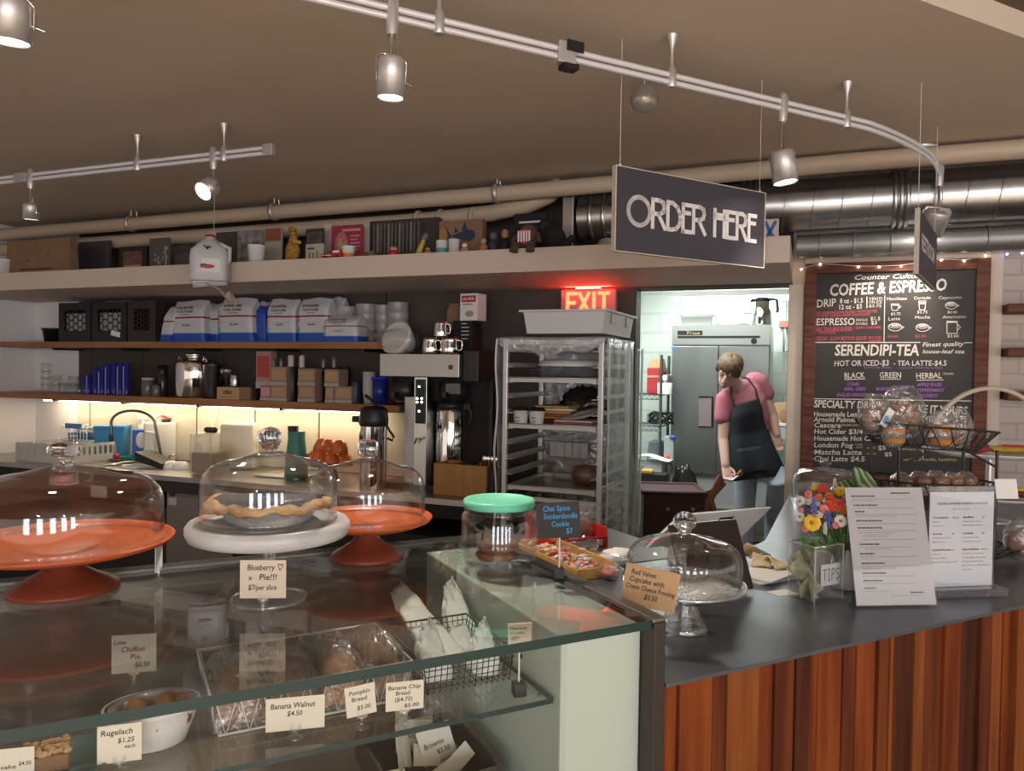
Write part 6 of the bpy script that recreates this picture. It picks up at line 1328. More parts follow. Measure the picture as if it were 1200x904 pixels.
lbox('picture_frame', 'small dark picture frame with a reddish landscape on the ledge', 'picture', 139, 172, 289, -.45, black, .02, pic(mat('red_landscape', (.22, .085, .05), .6, var=(.10, .05, .035), scale=(20, 20, 20)), .17, pframe_extra))
def floral(t, w, h, K):
    mb = MB()
    for k in range(24): mb.ball((w * rnd(.2, .9), -.002, h * rnd(.1, .7)), rnd(.006, .014), .002, rnd(.006, .016), 7, 5, M=K)
    o = mb.build('blossom_print', mat('pale_mauve', (.30, .26, .28), .7), t); o['kind'] = 'stuff'
lbox('art_print', 'dark print of pale blossoms on the ledge', 'picture', 175, 199, 279, -.5, mat('moss_dark', (.09, .075, .06), .6), .01, floral)
lbox('dark_vase_box', 'dark grey slanted box left of the hanging jug', 'box', 204, 224, 297, -.45, mat('grey_box', (.085, .075, .07), .6), .05); lbox('glass_bowl_box', 'dim greenish ornament behind the hanging jug', 'ornament', 200, 222, 278, -.25, mat('dim_green', (.10, .095, .075), .4), .05)
lbox('art_print', 'dark brown woodland print behind the hanging jug', 'picture', 253, 279, 272, -.4, mat('woodland', (.085, .06, .05), .7, var=(.035, .028, .025), scale=(40, 4, 8)), .012)
lbox('sketch_print', 'black and white sketch print right of the hanging jug', 'picture', 278, 312, 270, -.45, mat('sketch', (.36, .33, .32), .7, var=(.06, .05, .05), scale=(18, 10, 18), detail=6), .012)
lbox('map_print', 'pale green print with a red top corner on the ledge', 'picture', 310, 330, 268, -.5, mat('pale_green_print', (.30, .28, .21), .7, var=(.36, .33, .26), scale=(20, 8, 20)), .012, lambda t, w, h, K: MB().box(w * .05, w * .95, -.0014, -.0004, h * .68, h).build('red_corner', mat('brick_red', (.26, .075, .035), .7), t))
def lcup(name, label, cat, x0, x1, yt, m, v=-.66, taper=.8, band=None):
    u0, u1, h = ldg(x0, x1, yt, v); r = (u1 - u0) / 2; t = tW(name, label, cat, (u0 + u1) / 2, v, zd)
    MB().shell([(r * taper, 0), (r, h - .006), (r * 1.04, h - .005), (r * 1.04, h)], .002, 24).lathe([(.0004, .001), (r * taper * .97, .001), (r * taper * .97, .003), (.0004, .003)], 20).build('cup_body', m, t)
    if band: MB().lathe([(r * (taper + .25 * (1 - taper)) + .0006, h * .12), (r * (taper + .45 * (1 - taper)) + .0006, h * .45)], 24).build('band', band, t)
    return t
lcup('paper_cup', 'white paper cup on the ledge in front of the sketch', 'cup', 292.5, 309, 288, paper)
lcup('printed_cup', 'white cup with an orange print beside the toy fire truck', 'cup', 402, 415, 289, paper, band=mat('cup_orange', (.60, .22, .05), .6)); lcup('white_mug', 'white mug in front of the fish box', 'mug', 526, 538, 281, stone, taper=.95); lcup('jar_cup', 'white jar with a teal band left of the white mug', 'jar', 511.5, 524, 282.5, stone, taper=1.0, band=mat('teal_band', (.08, .30, .36), .5))
# giraffe-patterned figure made from the photo's orange toy
u0, u1, h = ldg(334, 352, 266, -.66); gir = mat('orange_patches', (.45, .22, .03), .7, var=(.22, .09, .015), scale=(70, 70, 70), detail=1)
t = tW('animal_figurine', 'orange spotted animal figurine standing on the ledge', 'figurine', (u0 + u1) / 2, -.66, zd); w = u1 - u0
MB().ball((0, 0, h * .30), w * .42, .035, h * .30, 16, 12).tube([(0, 0, h * .45), (w * .05, 0, h * .7), (w * .08, -.005, h * .86)], [.030, .022, .017], 12).ball((w * .06, -.012, h * .90), .022, .026, .018, 12, 8).build('body', gir, t)
MB().tube([(w * .2, -.01, h * .58), (w * .62, -.02, h * .52)], [.014, .009], 10).build('arm', mat('yellow_arm', (.50, .33, .05), .6), t)
for s_ in (-1, 1): MB().tube([(w * .06 + s_ * .012, -.008, h * .93), (w * .06 + s_ * .016, -.008, h * .99)], .004, 6).build('horn', white_paint, t); MB().tube([(s_ * w * .2, -.01, h * .14), (s_ * w * .22, -.015, .004)], [.018, .014], 10).build('leg', gir, t)
lbox('photo_card', 'dark photo card with a portrait behind the figurine', 'picture', 358, 379, 268, -.5, dkp, .01, pic(mat('portrait_grey', (.16, .13, .12), .7, var=(.05, .04, .04), scale=(16, 16, 16)), .1)); lbox('photo_card', 'pale printed card leaning in front of the portrait', 'picture', 358, 379, 286, -.64, mat('pale_card', (.42, .37, .31), .7), .008, lambda t, w, h, K: MB().box(w * .1, w * .5, -.0012, -.0004, h * .68, h * .8).box(w * .2, w * .26, -.0012, -.0004, h * .1, h * .55).box(w * .4, w * .46, -.0012, -.0004, h * .1, h * .5).box(w * .62, w * .68, -.0012, -.0004, h * .1, h * .58).build('print', dk2, t))
lbox('white_post', 'white frame strip left of the pink poster', 'board', 379, 388, 263, -.40, white_paint, .02); lbox('white_post', 'white frame strip right of the pink poster', 'board', 425, 433, 262, -.40, white_paint, .02)
def poster(t, w, h, K):
    MB().ball((w * .32, 0, h * .5), w * .22, .001, h * .34, 16, 6).build('circle', mat('pink_disc', (.40, .14, .16), .7), t); MB().ball((w * .28, -.001, h * .45), w * .08, .001, h * .22, 12, 6).ball((w * .42, -.001, h * .42), w * .07, .001, h * .15, 12, 6, 1).build('figure_print', [kraft, mat('yellow_print', (.45, .32, .06), .7)], t)
    mb = MB(); mb.box(w * .35, w * .92, -.0014, -.0004, h * .84, h * .90)
    for k in range(5): mb.box(w * .6, w * rnd(.8, .93), -.0014, -.0004, h * (.70 - .09 * k), h * (.73 - .09 * k))
    mb.build('print_lines', mat('pink_print', (.52, .26, .28), .7), t)
lbox('poster', 'small magenta poster with yellow figures on the ledge', 'poster', 388, 425, 264, -.5, mat('magenta', (.30, .022, .055), .6), .01, poster)
u0, u1, h = ldg(379, 402, 294, -.68)
t = tW('toy_fire_truck', 'red toy fire truck parked on the ledge', 'toy truck', u0, -.70, zd); w = u1 - u0; h = min(h, .055)
MB().box(0, w, 0, .04, .010, h * .62).box(w * .55, w * .95, .002, .038, h * .62, h).build('truck_body', red_paint, t, bev=.002); MB().box(w * .58, w * .92, -.001, .0, h * .68, h * .92).box(w * .05, w * .5, -.001, .0, h * .38, h * .46).build('window', paper, t)
for x in (.2, .8): MB().tube([(w * x, -.002, .010), (w * x, .042, .010)], .010, 14).build('wheel', black, t)
lbox('red_box', 'low red box under the magenta poster', 'box', 415, 433, 296, -.64, mat('dull_red_box', (.18, .035, .03), .6), .05); lbox('green_tin', 'small dull green tin at the foot of the shelf of CDs', 'tin', 432, 438, 294, -.66, mat('dull_green', (.13, .12, .05), .6), .04)
t = lbox('book_rack', 'dark rack of slim vertical cases on the ledge', 'rack', 433, 513, 257, -.42, dkp, .05)
u0, u1, h = ldg(433, 513, 257, -.43)
for k in range(13):
    x = (u1 - u0) * (.10 + .054 * k); o = MB().box(0, .007, 0, .03, 0, h * .66).build('slim_case', [mat('case_grey', (.13, .115, .105), .5), mat('case_pale', (.24, .22, .20), .5)][k % 3 == 1], loc=W.P(u0 + x, -.462, zd + h * .24), rz=W.a); tag(o, 'slim pale-edged case standing in the dark ledge rack', 'case', 'slim cases in the ledge rack')
mb = MB().box(u0 + .02, u1 - .08, -.475, -.425, ZLd + h * .20, ZLd + h * .235); o = bW(mb, 'rack_shelf', dkp); tag(o, 'dark rack shelf carrying the slim cases', 'shelf')
def figure(name, label, cat, x0, x1, yt, cols, v=-.67):
    u0, u1, h = ldg(x0, x1, yt, v); r = (u1 - u0) / 2; t = tW(name, label, cat, (u0 + u1) / 2, v, zd)
    MB().lathe([(r * .8, 0), (r, h * .12), (r * .9, h * .45), (r * .55, h * .6)], 18).build('body', cols[0], t); MB().ball((0, 0, h * .76), r * .75, r * .7, h * .22, 14, 10).build('head', cols[1], t)
    for s_ in (-1, 1): MB().tube([(s_ * r * .8, 0, h * .45), (s_ * r * 1.05, -r * .4, h * .25)], [r * .22, r * .16], 8).build('arm', cols[0], t)
    return t
figure('toy_figure', 'small red and white toy figure on the ledge', 'toy', 455.5, 467, 289, (red_paint, mat('toy_pink', (.52, .28, .24), .6)))
figure('toy_figure', 'orange and yellow toy figure leaning on the ledge', 'toy', 497, 505, 290, (mat('toy_orange', (.50, .13, .03), .6), mat('toy_amber', (.48, .26, .05), .6)))
u0, u1, h = ldg(491, 505, 272, -.68); t = tW('squeeze_bottle', 'slanted yellow bottle with a grey top on the ledge', 'bottle', u0 + .005, -.70, zd); K = Matrix.Rotation(.42, 4, 'Y')
MB().lathe([(.014, 0.004), (.016, .02), (.012, h * .6), (.008, h * .7)], 14, M=K).build('bottle_body', mat('bottle_yellow', (.46, .34, .05), .5), t); MB().lathe([(.010, h * .7), (.015, h * .78), (.012, h * .98), (.0004, h)], 14, M=K).build('bottle_top', mat('bottle_grey', (.13, .14, .18), .5), t)
def fish(t, w, h, K):
    mb = MB(); P = [(w * (.28 + .56 * (1 + cos(a)) / 2), h * (.58 + .17 * sin(a) * (.45 + .55 * (1 + cos(a)) / 2) + .03 * sin(2 * a))) for a in [2 * pi * k / 32 for k in range(32)]]
    mb.add([(x, -.002, z) for x, z in P], [tuple(range(32))]); mb.add([(w * .30, -.002, h * .58), (w * .14, -.002, h * .88), (w * .22, -.002, h * .58), (w * .15, -.002, h * .25)], [(0, 1, 2, 3)]); mb.add([(w * .52, -.002, h * .72), (w * .60, -.002, h * .95), (w * .68, -.002, h * .70)], [(0, 1, 2)]); mb.add([(w * .36, -.002, h * .66), (w * .38, -.002, h * .84), (w * .46, -.002, h * .68)], [(0, 1, 2)])
    mb.build('fish_print', mat('fish_blue', (.020, .035, .075), .6), t); MB().box(w * .02, w * .18, -.0014, -.0004, h * .35, h * .78).build('ochre_patch', mat('ochre', (.36, .18, .05), .7), t)
lbox('fish_box', 'brown box printed with a dark blue fish on the ledge', 'box', 514, 565, 258, -.55, kraft_dark, .05, fish)
figure('toy_figure', 'small pink and white toy figure in front of the fish box', 'toy', 540, 549, 285, (mat('toy_salmon', (.42, .22, .17), .6), paper)); figure('toy_figure', 'small penguin-like toy with an orange chest on the ledge', 'toy', 562, 571, 279, (mat('toy_rust', (.42, .16, .05), .6), mat('toy_grey', (.36, .34, .32), .6)))
figure('toy_figure', 'dark blue toy figure among the ledge ornaments', 'toy', 572, 584, 271, (mat('toy_navy', (.03, .035, .06), .6), mat('toy_slate', (.09, .10, .14), .6)), -.64); figure('toy_figure', 'dark toy figure with a tan head on the ledge', 'toy', 586, 597, 268, (black_matte, mat('toy_tan', (.36, .19, .09), .6)), -.64)
u0, u1, h = ldg(608, 629, 263, -.69)
t = tW('plush_toy', 'brown plush toy with a red striped belly sitting on the ledge edge', 'plush toy', (u0 + u1) / 2, -.69, zd); plush = mat('brown_plush', (.10, .065, .05), .95); w = u1 - u0
MB().ball((0, 0, h * .50), w * .52, .05, h * .50, 20, 14).build('body', plush, t); MB().ball((0, -.045, h * .46), w * .38, .012, h * .32, 18, 10).build('belly', mat('belly_red', (.45, .06, .07), .8), t)
mb = MB()
for k in range(5): mb.box(-w * .34 + k * w * .15, -w * .30 + k * w * .15 + .004, -.0585, -.0565, h * .24, h * .66, M=Matrix.Rotation(.0, 4, 'Y'))
mb.build('belly_stripe', paper, t)
for s_ in (-1, 1): MB().tube([(s_ * w * .35, -.03, h * .10), (s_ * w * .42, -.075, .012), (s_ * w * .45, -.082, -.02)], [.02, .018, .022], 10).build('foot', plush, t); MB().tube([(s_ * w * .48, 0, h * .6), (s_ * w * .75, -.03, h * .3)], [.014, .011], 8).build('arm', plush, t)
u0, u1, h = ldg(630, 672, 256, -.5)
t = tW('crow_figure', 'black bird figure with its tail up at the right of the ledge', 'bird figure', (u0 + u1) / 2, -.5, zd); w = u1 - u0
MB().ball((-w * .1, 0, h * .45), w * .38, .06, h * .36, 18, 12).ball((-w * .32, 0, h * .78), w * .18, .045, h * .2, 14, 10).tube([(w * .1, 0, h * .35), (w * .32, 0, h * .28), (w * .5, 0, h * .5)], [.035, .025, .012], 10).build('body', black_matte, t); MB().tube([(-w * .46, 0, h * .78), (-w * .6, 0, h * .72)], [.012, .003], 8).build('beak', grey_glass, t)
for s_ in (-1, 1): MB().tube([(-w * .1, s_ * .025, h * .2), (-w * .1, s_ * .025, 0)], .006, 6).build('leg', black, t)
lbox('dark_sign', 'dark sign with a pale lettered strip behind the plush toy', 'sign', 602, 640, 250, -.3, black_matte, .02, lambda t, w, h, K: MB().box(w * .15, w * .85, -.0014, -.0004, h * .80, h * .84).build('pale_strip', letter_white, t))
u0, u1, h = ldg(896, 905, 253, -.68); t = tW('letter_ornament', 'small blue and white ornament at the right end of the ledge', 'ornament', u0 - .02, -.55, zd); MB().box(0, .07, 0, .03, 0, .11).build('ornament_body', white_paint, t, bev=.004); MB().strokes([[(0, 0), (1, 1)], [(0, 1), (.45, .5), (1, 0)]], .015, .015, .04, .08, .014, -.001).build('blue_mark', mat('mark_blue', (.04, .12, .40), .6), t)

# hanging milk jug
Yj = W.P(W.on(247, 305, 2.1)[0], -.78, 0)
uj, zj = W.hit(246, 330, -.86); zt_j = W.hit(243, 276, -.86)[1]; wj = (W.hit(265, 310, -.86)[0] - W.hit(226, 310, -.86)[0]) * .80; hj = zt_j - zj
t = tW('milk_jug', 'white plastic milk jug hanging on a string in front of the ledge', 'milk jug', uj, -.86, zj, .62); jug = mat('jug_plastic', (.56, .54, .55), .35)
L_ = [(1.0, 0), (1.03, .02), (1.03, .55), (.98, .68), (.80, .82), (.5, .91), (.27, .955), (.25, 1.0)]
mb = MB(); nn = 28; v_ = []
for q, b in L_:
    for k in range(nn):
        a = 2 * pi * k / nn; s4 = 1.3 if b < .8 else 1.0; cx = max(-1, min(1, s4 * cos(a))); cy = max(-1, min(1, s4 * sin(a))); v_.append((wj / 2 * cx * q, wj / 2 * .75 * cy * q, hj * b * .96))
mb.add(v_, [(i * nn + k, i * nn + (k + 1) % nn, (i + 1) * nn + (k + 1) % nn, (i + 1) * nn + k) for i in range(len(L_) - 1) for k in range(nn)], 0, True); mb.add(v_[:nn], [tuple(range(nn))[::-1]]); mb.add(v_[-nn:], [tuple(range(nn))])
mb.build('jug_body', jug, t); MB().tube([(wj * .30, -.02, hj * .80), (wj * .56, -.02, hj * .72), (wj * .54, -.02, hj * .45), (wj * .47, -.02, hj * .40)], .012, 10).build('handle', jug, t)
MB().lathe([(wj * .145, hj * .955), (wj * .145, hj * 1.0), (.0004, hj * 1.01)], 20).build('cap', red_paint, t)
MB().box(-wj * .18, wj * .34, -wj * .402, -wj * .39, hj * .18, hj * .46).build('label', paper, t); MB().ball((-wj * .02, -wj * .404, hj * .29), wj * .2, .002, hj * .045, 12, 6).ball((-wj * .12, -wj * .405, hj * .32), wj * .10, .002, hj * .03, 10, 6, 1).build('label_print', [red_paint, mat('label_green', (.06, .16, .08), .6)], t)
MB().strokes([[(0, 1), (.5, 0), (.6, .9)], [(.5, .3), (1, .6)]], -wj * .12, hj * .66, wj * .2, hj * .08, .006, -wj * .405).build('bird_mark', ink, t)
MB().tube([(wj * .1, 0, hj * .97), (wj * .12, .0, 2.612 - zj)], .0012, 5).build('string', white_plastic, t)
tk = W.hit(240, 332, -.86); 
MB().grid(lambda a, b: ((a - .5) * wj * .95, -.03 + .05 * b, -.004 - .03 * b + .02 * a), 8, 6, th=.003).build('cut_flap', paper, t)
MB().tube([(-.02, -.02, -.01), (wj * .3, -.02, -.045), (wj * .42, -.02, -.075)], .004, 6).build('stick', kraft, t)
MB().grid(lambda a, b: (wj * .45 + .05 * (a - .5) + .045 * b, -.02 + .02 * sin(7 * a + 3 * b), -.06 - .06 * b + .012 * sin(9 * a)), 10, 8, th=.002).build('paper_scrap', [mat('scrap_tan', (.50, .36, .28), .8)], t)

# -------------------------------------------------------------- sink counter
steel_ctr = mat('counter_steel', (.42, .41, .40), .32, 1.0)
vF = -.60
t = tW('sink_counter', 'long steel-topped back counter with a double sink', 'counter', 0, 0, 0)
uK0, uK1 = -5.51, -1.46
def su(px, py): return W.on(px, py, ZK)
sx0, sx1, sy0, sy1 = su(150, 553)[0] - .35, su(222, 536)[0] - .02, -.50, -.205
sm_ = (sx0 + sx1) / 2 - .08
hb = black_matte
mb = MB()
for a, b, c_, d_ in ((uK0, sx0, vF, -.013), (sx1, uK1, vF, -.013), (sx0, sx1, vF, sy0), (sx0, sx1, sy1, -.013), (sm_ - .015, sm_ + .015, sy0, sy1)): mb.box(a, b, c_, d_, ZK - .03, ZK)
mb.build('worktop', steel_ctr, t)
for a, b in ((sx0, sm_ - .015), (sm_ + .015, sx1)):
    mb = MB(); mb.box(a, b, sy0, sy1, ZK - .20, ZK - .19).box(a, a + .004, sy0, sy1, ZK - .19, ZK - .001).box(b - .004, b, sy0, sy1, ZK - .19, ZK - .001).box(a + .004, b - .004, sy0, sy0 + .004, ZK - .19, ZK - .001).box(a + .004, b - .004, sy1 - .004, sy1, ZK - .19, ZK - .001); mb.build('sink_basin', steel, t)
    MB().tube([(a, sy0, ZK + .001), (b, sy0, ZK + .001), (b, sy1, ZK + .001), (a, sy1, ZK + .001)], .006, 6, closed=True).build('sink_rim', steel, t)
MB().box(uK0, uK1, vF + .04, -.02, .02, ZK - .21).box(uK0, uK1, vF + .004, vF + .012, ZK - .10, ZK - .031).build('cabinet', black_matte, t)
u0, u1, z0, z1 = W.rect(192, 573, 262, 648, vF)
MB().box(u0, u1 + .05, vF + .02, vF + .039, z0 - .1, z1).build('fridge_door', mat('door_steel', (.20, .18, .16), .4, .6), t, bev=.004)
ub, zb_ = W.hit(199, 578, vF); MB().tube([(ub, vF + .016, zb_), (ub, vF + .021, zb_)], .023, 20).build('round_badge', black, t)
MB().box(ub - .03, ub + .035, vF + .018, vF + .0195, zb_ - .075, zb_ - .033).build('info_sticker', mat('sticker_grey', (.33, .30, .30), .7), t)
# faucet
uf = W.hit(190, 530, -.165)[0]
t = tW('faucet', 'tall arched black and chrome faucet over the sink', 'faucet', uf, -.165, ZK + .0005)
def fz(px, py): q, z = W.hit(px, py, -.15); return q - uf, z - ZK
MB().box(-.10, .10, -.025, .025, 0, .022).build('faucet_base', chrome, t, bev=.004)
x1, z1 = fz(188, 494); x0, z0 = fz(144, 508); zm = fz(166, 481)[1]
P = [(0, 0, .02), (x1, -.03, z1 - .02)] + [((x0 + x1) / 2 + (x1 - x0) / 2 * cos(a), -.03 - .05 * (a / pi), z1 - .01 + (zm - z1 + .01) * sin(a)) for a in [pi * k / 14 for k in range(15)]] + [(x0, -.08, z0 - .03)]
MB().tube(P, .0095, 10).build('spout', mat('gunmetal', (.16, .15, .15), .25, 1.0), t); MB().lathe([(.013, z0 - .05), (.015, z0 - .01), (.011, z0)], 14, (x0, -.08, 0)).build('spray_head', black, t)
for s_ in (-1, 1): MB().lathe([(.017, .02), (.015, .045), (.010, .06)], 14, (s_ * .075, 0, 0)).tube([(s_ * .075, 0, .055), (s_ * .075 + .05, -.01, .062)], .006, 8).build('tap_handle', chrome, t)
# drink pitcher
up, vp = su(238, 556)
t = tW('drink_pitcher', 'clear square pitcher half full of brown tea', 'pitcher', up, vp + .06, ZK + .0005); wq = (W.hit(256, 535, vp + .0)[0] - W.hit(221, 535, vp + .0)[0]); hq = W.hit(238, 509, vp)[1] - ZK
hw = wq / 2 * .74
mb = MB(); mb.box(-hw * .91, hw * .91, -hw * .91, hw * .91, .004, hq * .55); mb.build('tea', mat('brown_tea', (.085, .020, .006), .4), t, bev=.01)
mb = MB()
for a in range(4): mb.box(-hw, hw, -hw * .94, -hw * .92, 0, hq, M=Matrix.Rotation(a * pi / 2, 4, 'Z'))
mb.build('pitcher_wall', clear('pitcher_plastic', base=.06, haze=.10, hazecol=(.74, .64, .50)), t)
MB().tube([(-hw, 0, hq * .9), (-hw * 1.45, 0, hq * .88), (-hw * 1.4, 0, hq * .3), (-hw, 0, hq * .25)], .008, 8).build('handle', MATS['pitcher_plastic'], t); MB().box(-hw * .45, hw * .05, -hw * .97, -hw * .95, hq * .52, hq * .78).build('molded_panel', MATS['pitcher_plastic'], t)
mb = MB(); mb.box(-hw * .98, hw * .98, -hw * .9, hw * .9, hq, hq + .006)
mb.build('lid', MATS['pitcher_plastic'], t)
for x in (-.3, 0, .35): MB().ball((hw * x, 0, hq + .022), .022, .02, .018, 12, 8).build('lid_knob', black, t)
# blue bin, jug, cartons etc
def cbox(name, label, cat, x0, x1, yt, v, m, d=.14, k=1.0, bev=.006, lidm=None, group=None):
    u0, u1 = W.hit(x0, 515, v)[0], W.hit(x1, 515, v)[0]; h = W.hit((x0 + x1) / 2, yt, v)[1] - ZK; t = tW(name, label, cat, (u0 + u1) / 2, v, ZK + .0005, .5, group); w = (u1 - u0) * .82; d = min(d, w * .6)
    MB().taper(-w / 2 / max(k, 1) , w / 2 / max(k, 1), 0, d, 0, h, k).build('body', m, t, bev=bev)
    if lidm: MB().box(-w / 2 - .006, w / 2 + .006, -.006, d + .006, h - .022, h + .003).build('lid', lidm, t, bev=.004)
    return t, w, h
blue_p = mat('bin_blue', (.035, .25, .52), .4)
cbox('storage_bin', 'bright blue plastic bin with a lid behind the sink', 'bin', 113, 143, 500, -.17, blue_p, .13, 1.05, .006, blue_p)
t, w, h = cbox('soap_bottle', 'blue detergent bottle with a white label behind the faucet', 'bottle', 156, 170, 504, -.13, mat('soap_blue', (.02, .12, .50), .35), .07)
MB().ball((w * .15, -.003, h * .66), w * .38, .003, h * .26, 14, 8).build('label', paper, t); MB().lathe([(.016, h), (.016, h + .03), (.0004, h + .032)], 14, (0, .035, 0)).build('cap', white_plastic, t)
u_, z_ = W.hit(164, 500, -.09)
t = tW('spray_bottle', 'white trigger spray bottle behind the detergent', 'spray bottle', u_, -.06, ZK + .0005); hz_ = W.hit(164, 484, -.06)[1] - ZK
MB().lathe([(.036, 0), (.038, .01), (.038, hz_ * .5), (.014, hz_ * .78), (.013, hz_ * .86)], 20).build('bottle_body', white_plastic, t); MB().box(-.045, .025, -.012, .012, hz_ * .86, hz_ * .97).tube([(-.02, 0, hz_ * .88), (-.04, 0, hz_ * .74)], .006, 8).build('trigger', white_plastic, t)
t, w, h = cbox('water_container', 'large white plastic container behind the faucet', 'container', 170, 204, 495, -.085, mat('cloudy_white', (.66, .64, .60), .4), .06, 1.0, .014)
MB().tube([(-w * .42, -.008, h * .75), (-w * .05, -.012, h * .72), (-w * .05, -.012, h * .30), (-w * .42, -.008, h * .18)], .006, 8).build('molded_handle', MATS['cloudy_white'], t); MB().lathe([(.028, h), (.029, h + .006), (.028, h + .022), (.0004, h + .024)], 20, (w * .15, .03, 0)).build('lid', black, t); MB().grid(lambda a, b: (w * (-.15 + .45 * a), .04 + .03 * b, h + .028 + .02 * a * b + .01 * sin(6 * a)), 8, 6, th=.003).build('red_cloth', mat('red_rag', (.50, .03, .06), .8), t)
t, w, h = cbox('white_canister', 'white plastic canister behind the drink pitcher', 'container', 258, 298, 497, -.20, mat('ivory_plastic', (.68, .63, .52), .45), .15, .97, .016)
t_, w_, h_ = cbox('white_canister', 'second white plastic block against the splashback', 'container', 246, 262, 505, -.06, MATS['ivory_plastic'], .04, 1, .008)
def cloth(label, px, py, w, d, h, m, name='towel'):
    u, v = su(px, py); o = MB().ball((0, 0, h * .4), w / 2, d / 2, h * .6, 28, 16, fn=lambda q: 1 + .09 * sin(9 * q.x + 4 * q.y) + .06 * sin(17 * q.y + 6 * q.z)).build(name, m, loc=W.P(u, v, ZK + h * .15), rz=W.a); return tag(o, label, 'towel')
towel_m = mat('towel_white', (.68, .63, .54), .95); cloth('white towels piled beside the blue bin', 128, 535, .24, .16, .09, towel_m)
cloth('white folded towel behind the sink', 167, 528, .14, .08, .04, towel_m); 
u, v = su(136, 541); o = MB().lathe([(.05, 0), (.052, .006), (.04, .012), (.0004, .013)], 24).build('drain_stopper', black, loc=W.P(u, v, ZK + .007)); tag(o, 'black round stopper at the sink edge', 'stopper')
o = MB().ball((0, 0, .018), .022, .018, .018, 14, 8, fn=lambda d: 1 + .1 * sin(9 * d.x)).build('sponge', mat('sponge_red', (.52, .05, .08), .9), loc=W.P(u, v, ZK + .021)); tag(o, 'red scrubber resting on the black stopper', 'scrubber')
u, v = su(214, 531); o = MB().box(-.06, .06, -.035, .035, 0, .025).build('sponge', mat('sponge_green', (.02, .30, .16), .9), loc=W.P(u, -.12, ZK + .001), rz=W.a + .4, bev=.005); tag(o, 'green sponge at the back of the sink', 'sponge')
u, v = su(262, 535); t = tW('dustpan', 'black plastic scoop lying right of the drink pitcher', 'scoop', u + .02, -.40, ZK + .0005)
MB().add([(-.09, 0, .04), (.14, 0, .0), (.14, .14, .0), (-.09, .14, .04), (-.09, 0, .10), (.14, 0, .035), (.14, .14, .035), (-.09, .14, .10)], [(0, 1, 2, 3), (7, 6, 5, 4), (0, 4, 5, 1), (1, 5, 6, 2), (2, 6, 7, 3), (3, 7, 4, 0)]).build('scoop_body', black, t, bev=.004)
for k, (px, lb) in enumerate(((288, 'white round bowl upside down left of the teal bottle'), (303, 'second small white bowl upside down near the teal bottle'))):
    u, v = su(px, 536); o = MB().lathe([(.055, 0), (.05, .025), (.03, .045), (.0004, .05)], 24).build('bowl', stone, loc=W.P(u, -.33, ZK + .0005)); tag(o, lb, 'bowl')
u0, u1 = W.hit(335, 520, -.36)[0], W.hit(355, 520, -.36)[0]; h = W.hit(345, 506, -.36)[1] - ZK
t = tW('teal_bottle', 'dark teal squeeze bottle with a black cap on the back counter', 'bottle', (u0 + u1) / 2, -.34, ZK + .0005); r = (u1 - u0) / 2
MB().lathe([(r * 1.0, 0), (r * 1.15, .01), (r * 1.0, h * .5), (r * .82, h * .85), (r * .85, h)], 24).build('bottle_body', mat('teal_plastic', (.04, .20, .18), .4), t); MB().lathe([(r * .5, h), (r * .55, h + .03), (.0004, h + .032)], 16, (-r * .4, 0, 0)).build('cap', black, t)
u0, u1 = W.hit(357, 525, -.34)[0], W.hit(397, 525, -.34)[0]; t = tW('tray', 'round black tray of orange cups on the back counter', 'tray', (u0 + u1) / 2, -.27, 1.01); r = (u1 - u0) / 2
MB().shell([(r * .9, 0), (r, .012), (r * 1.03, .026)], .003, 36).lathe([(.0004, .001), (r * .9, .001), (r * .9, .004), (.0004, .004)], 30).build('tray_body', black, t); MB().lathe([(.06, ZK - 1.01 + .0005), (.05, -.02), (.05, 0)], 20).build('tray_pedestal', black, t)
cup_o = mat('orange_glaze', (.62, .145, .035), .25)
k = 0
for x, y, z, lb in ((-.09, -.02, 0, 'orange cup at the left of the bottom cup row'), (-.02, -.05, 0, 'orange cup second in the bottom cup row'), (.05, -.04, 0, 'orange cup third in the bottom cup row'), (.11, .0, 0, 'orange cup at the right of the bottom cup row'), (-.07, .03, .060, 'orange cup stacked at the upper left'), (.005, .0, .060, 'orange cup stacked at the upper middle'), (.085, -.01, .060, 'orange cup stacked at the upper right')):
    c = thing('espresso_cup', lb, 'cup', W.P((u0 + u1) / 2 + x, -.27 + y, 1.0155 + z * 1.25), rnd(0, 6), 'orange cups on the black tray')
    MB().lathe([(.050, 0), (.052, .004), (.049, .035), (.040, .060), (.026, .072), (.024, .074), (.024, .078), (.0004, .076)], 28).build('cup_body', cup_o, c); MB().tube([(.048, 0, .012), (.068, 0, .014), (.066, 0, .042), (.044, 0, .050)], .004, 7).build('handle', cup_o, c)
u, v = su(405, 545); o = MB().box(-.16, .16, -.1, .1, 0, .012).build('sheet_tray', steel_soft, loc=W.P(u, -.30, ZK + .0005), rz=W.a, bev=.003); tag(o, 'steel tray lying beside the airpot', 'tray')
# glass rack bus tub
u0, u1 = W.hit(-40, 520, -.45)[0], su(105, 530)[0]
t = tW('glass_rack', 'grey glass-washing rack of upside-down glasses left of the sink', 'glass rack', su(23, 547)[0] - .30, -.52, ZK + .0005, .0)
rack_g = mat('rack_grey', (.50, .48, .45), .5); rw = (su(104, 533)[0] - su(23, 547)[0]) + .30; rw = max(.5, min(rw, .85)); rd, rh = .36, .125
mb = MB(); mb.box(0, rw, 0, rd, 0, .008)
for y in (0, rd - .008): mb.box(0, rw, y, y + .008, .008, .05).box(0, rw, y, y + .008, .105, rh)
for x in (0, rw - .008): mb.box(x, x + .008, .008, rd - .008, .008, .05).box(x, x + .008, .008, rd - .008, .105, rh)
for k in range(19):
    x = k * (rw - .02) / 18
    if k % 3 != 1 or True:
        for y in (0, rd - .008): mb.box(x, x + (.020 if k % 3 else .034), y, y + .008, .05, .105)
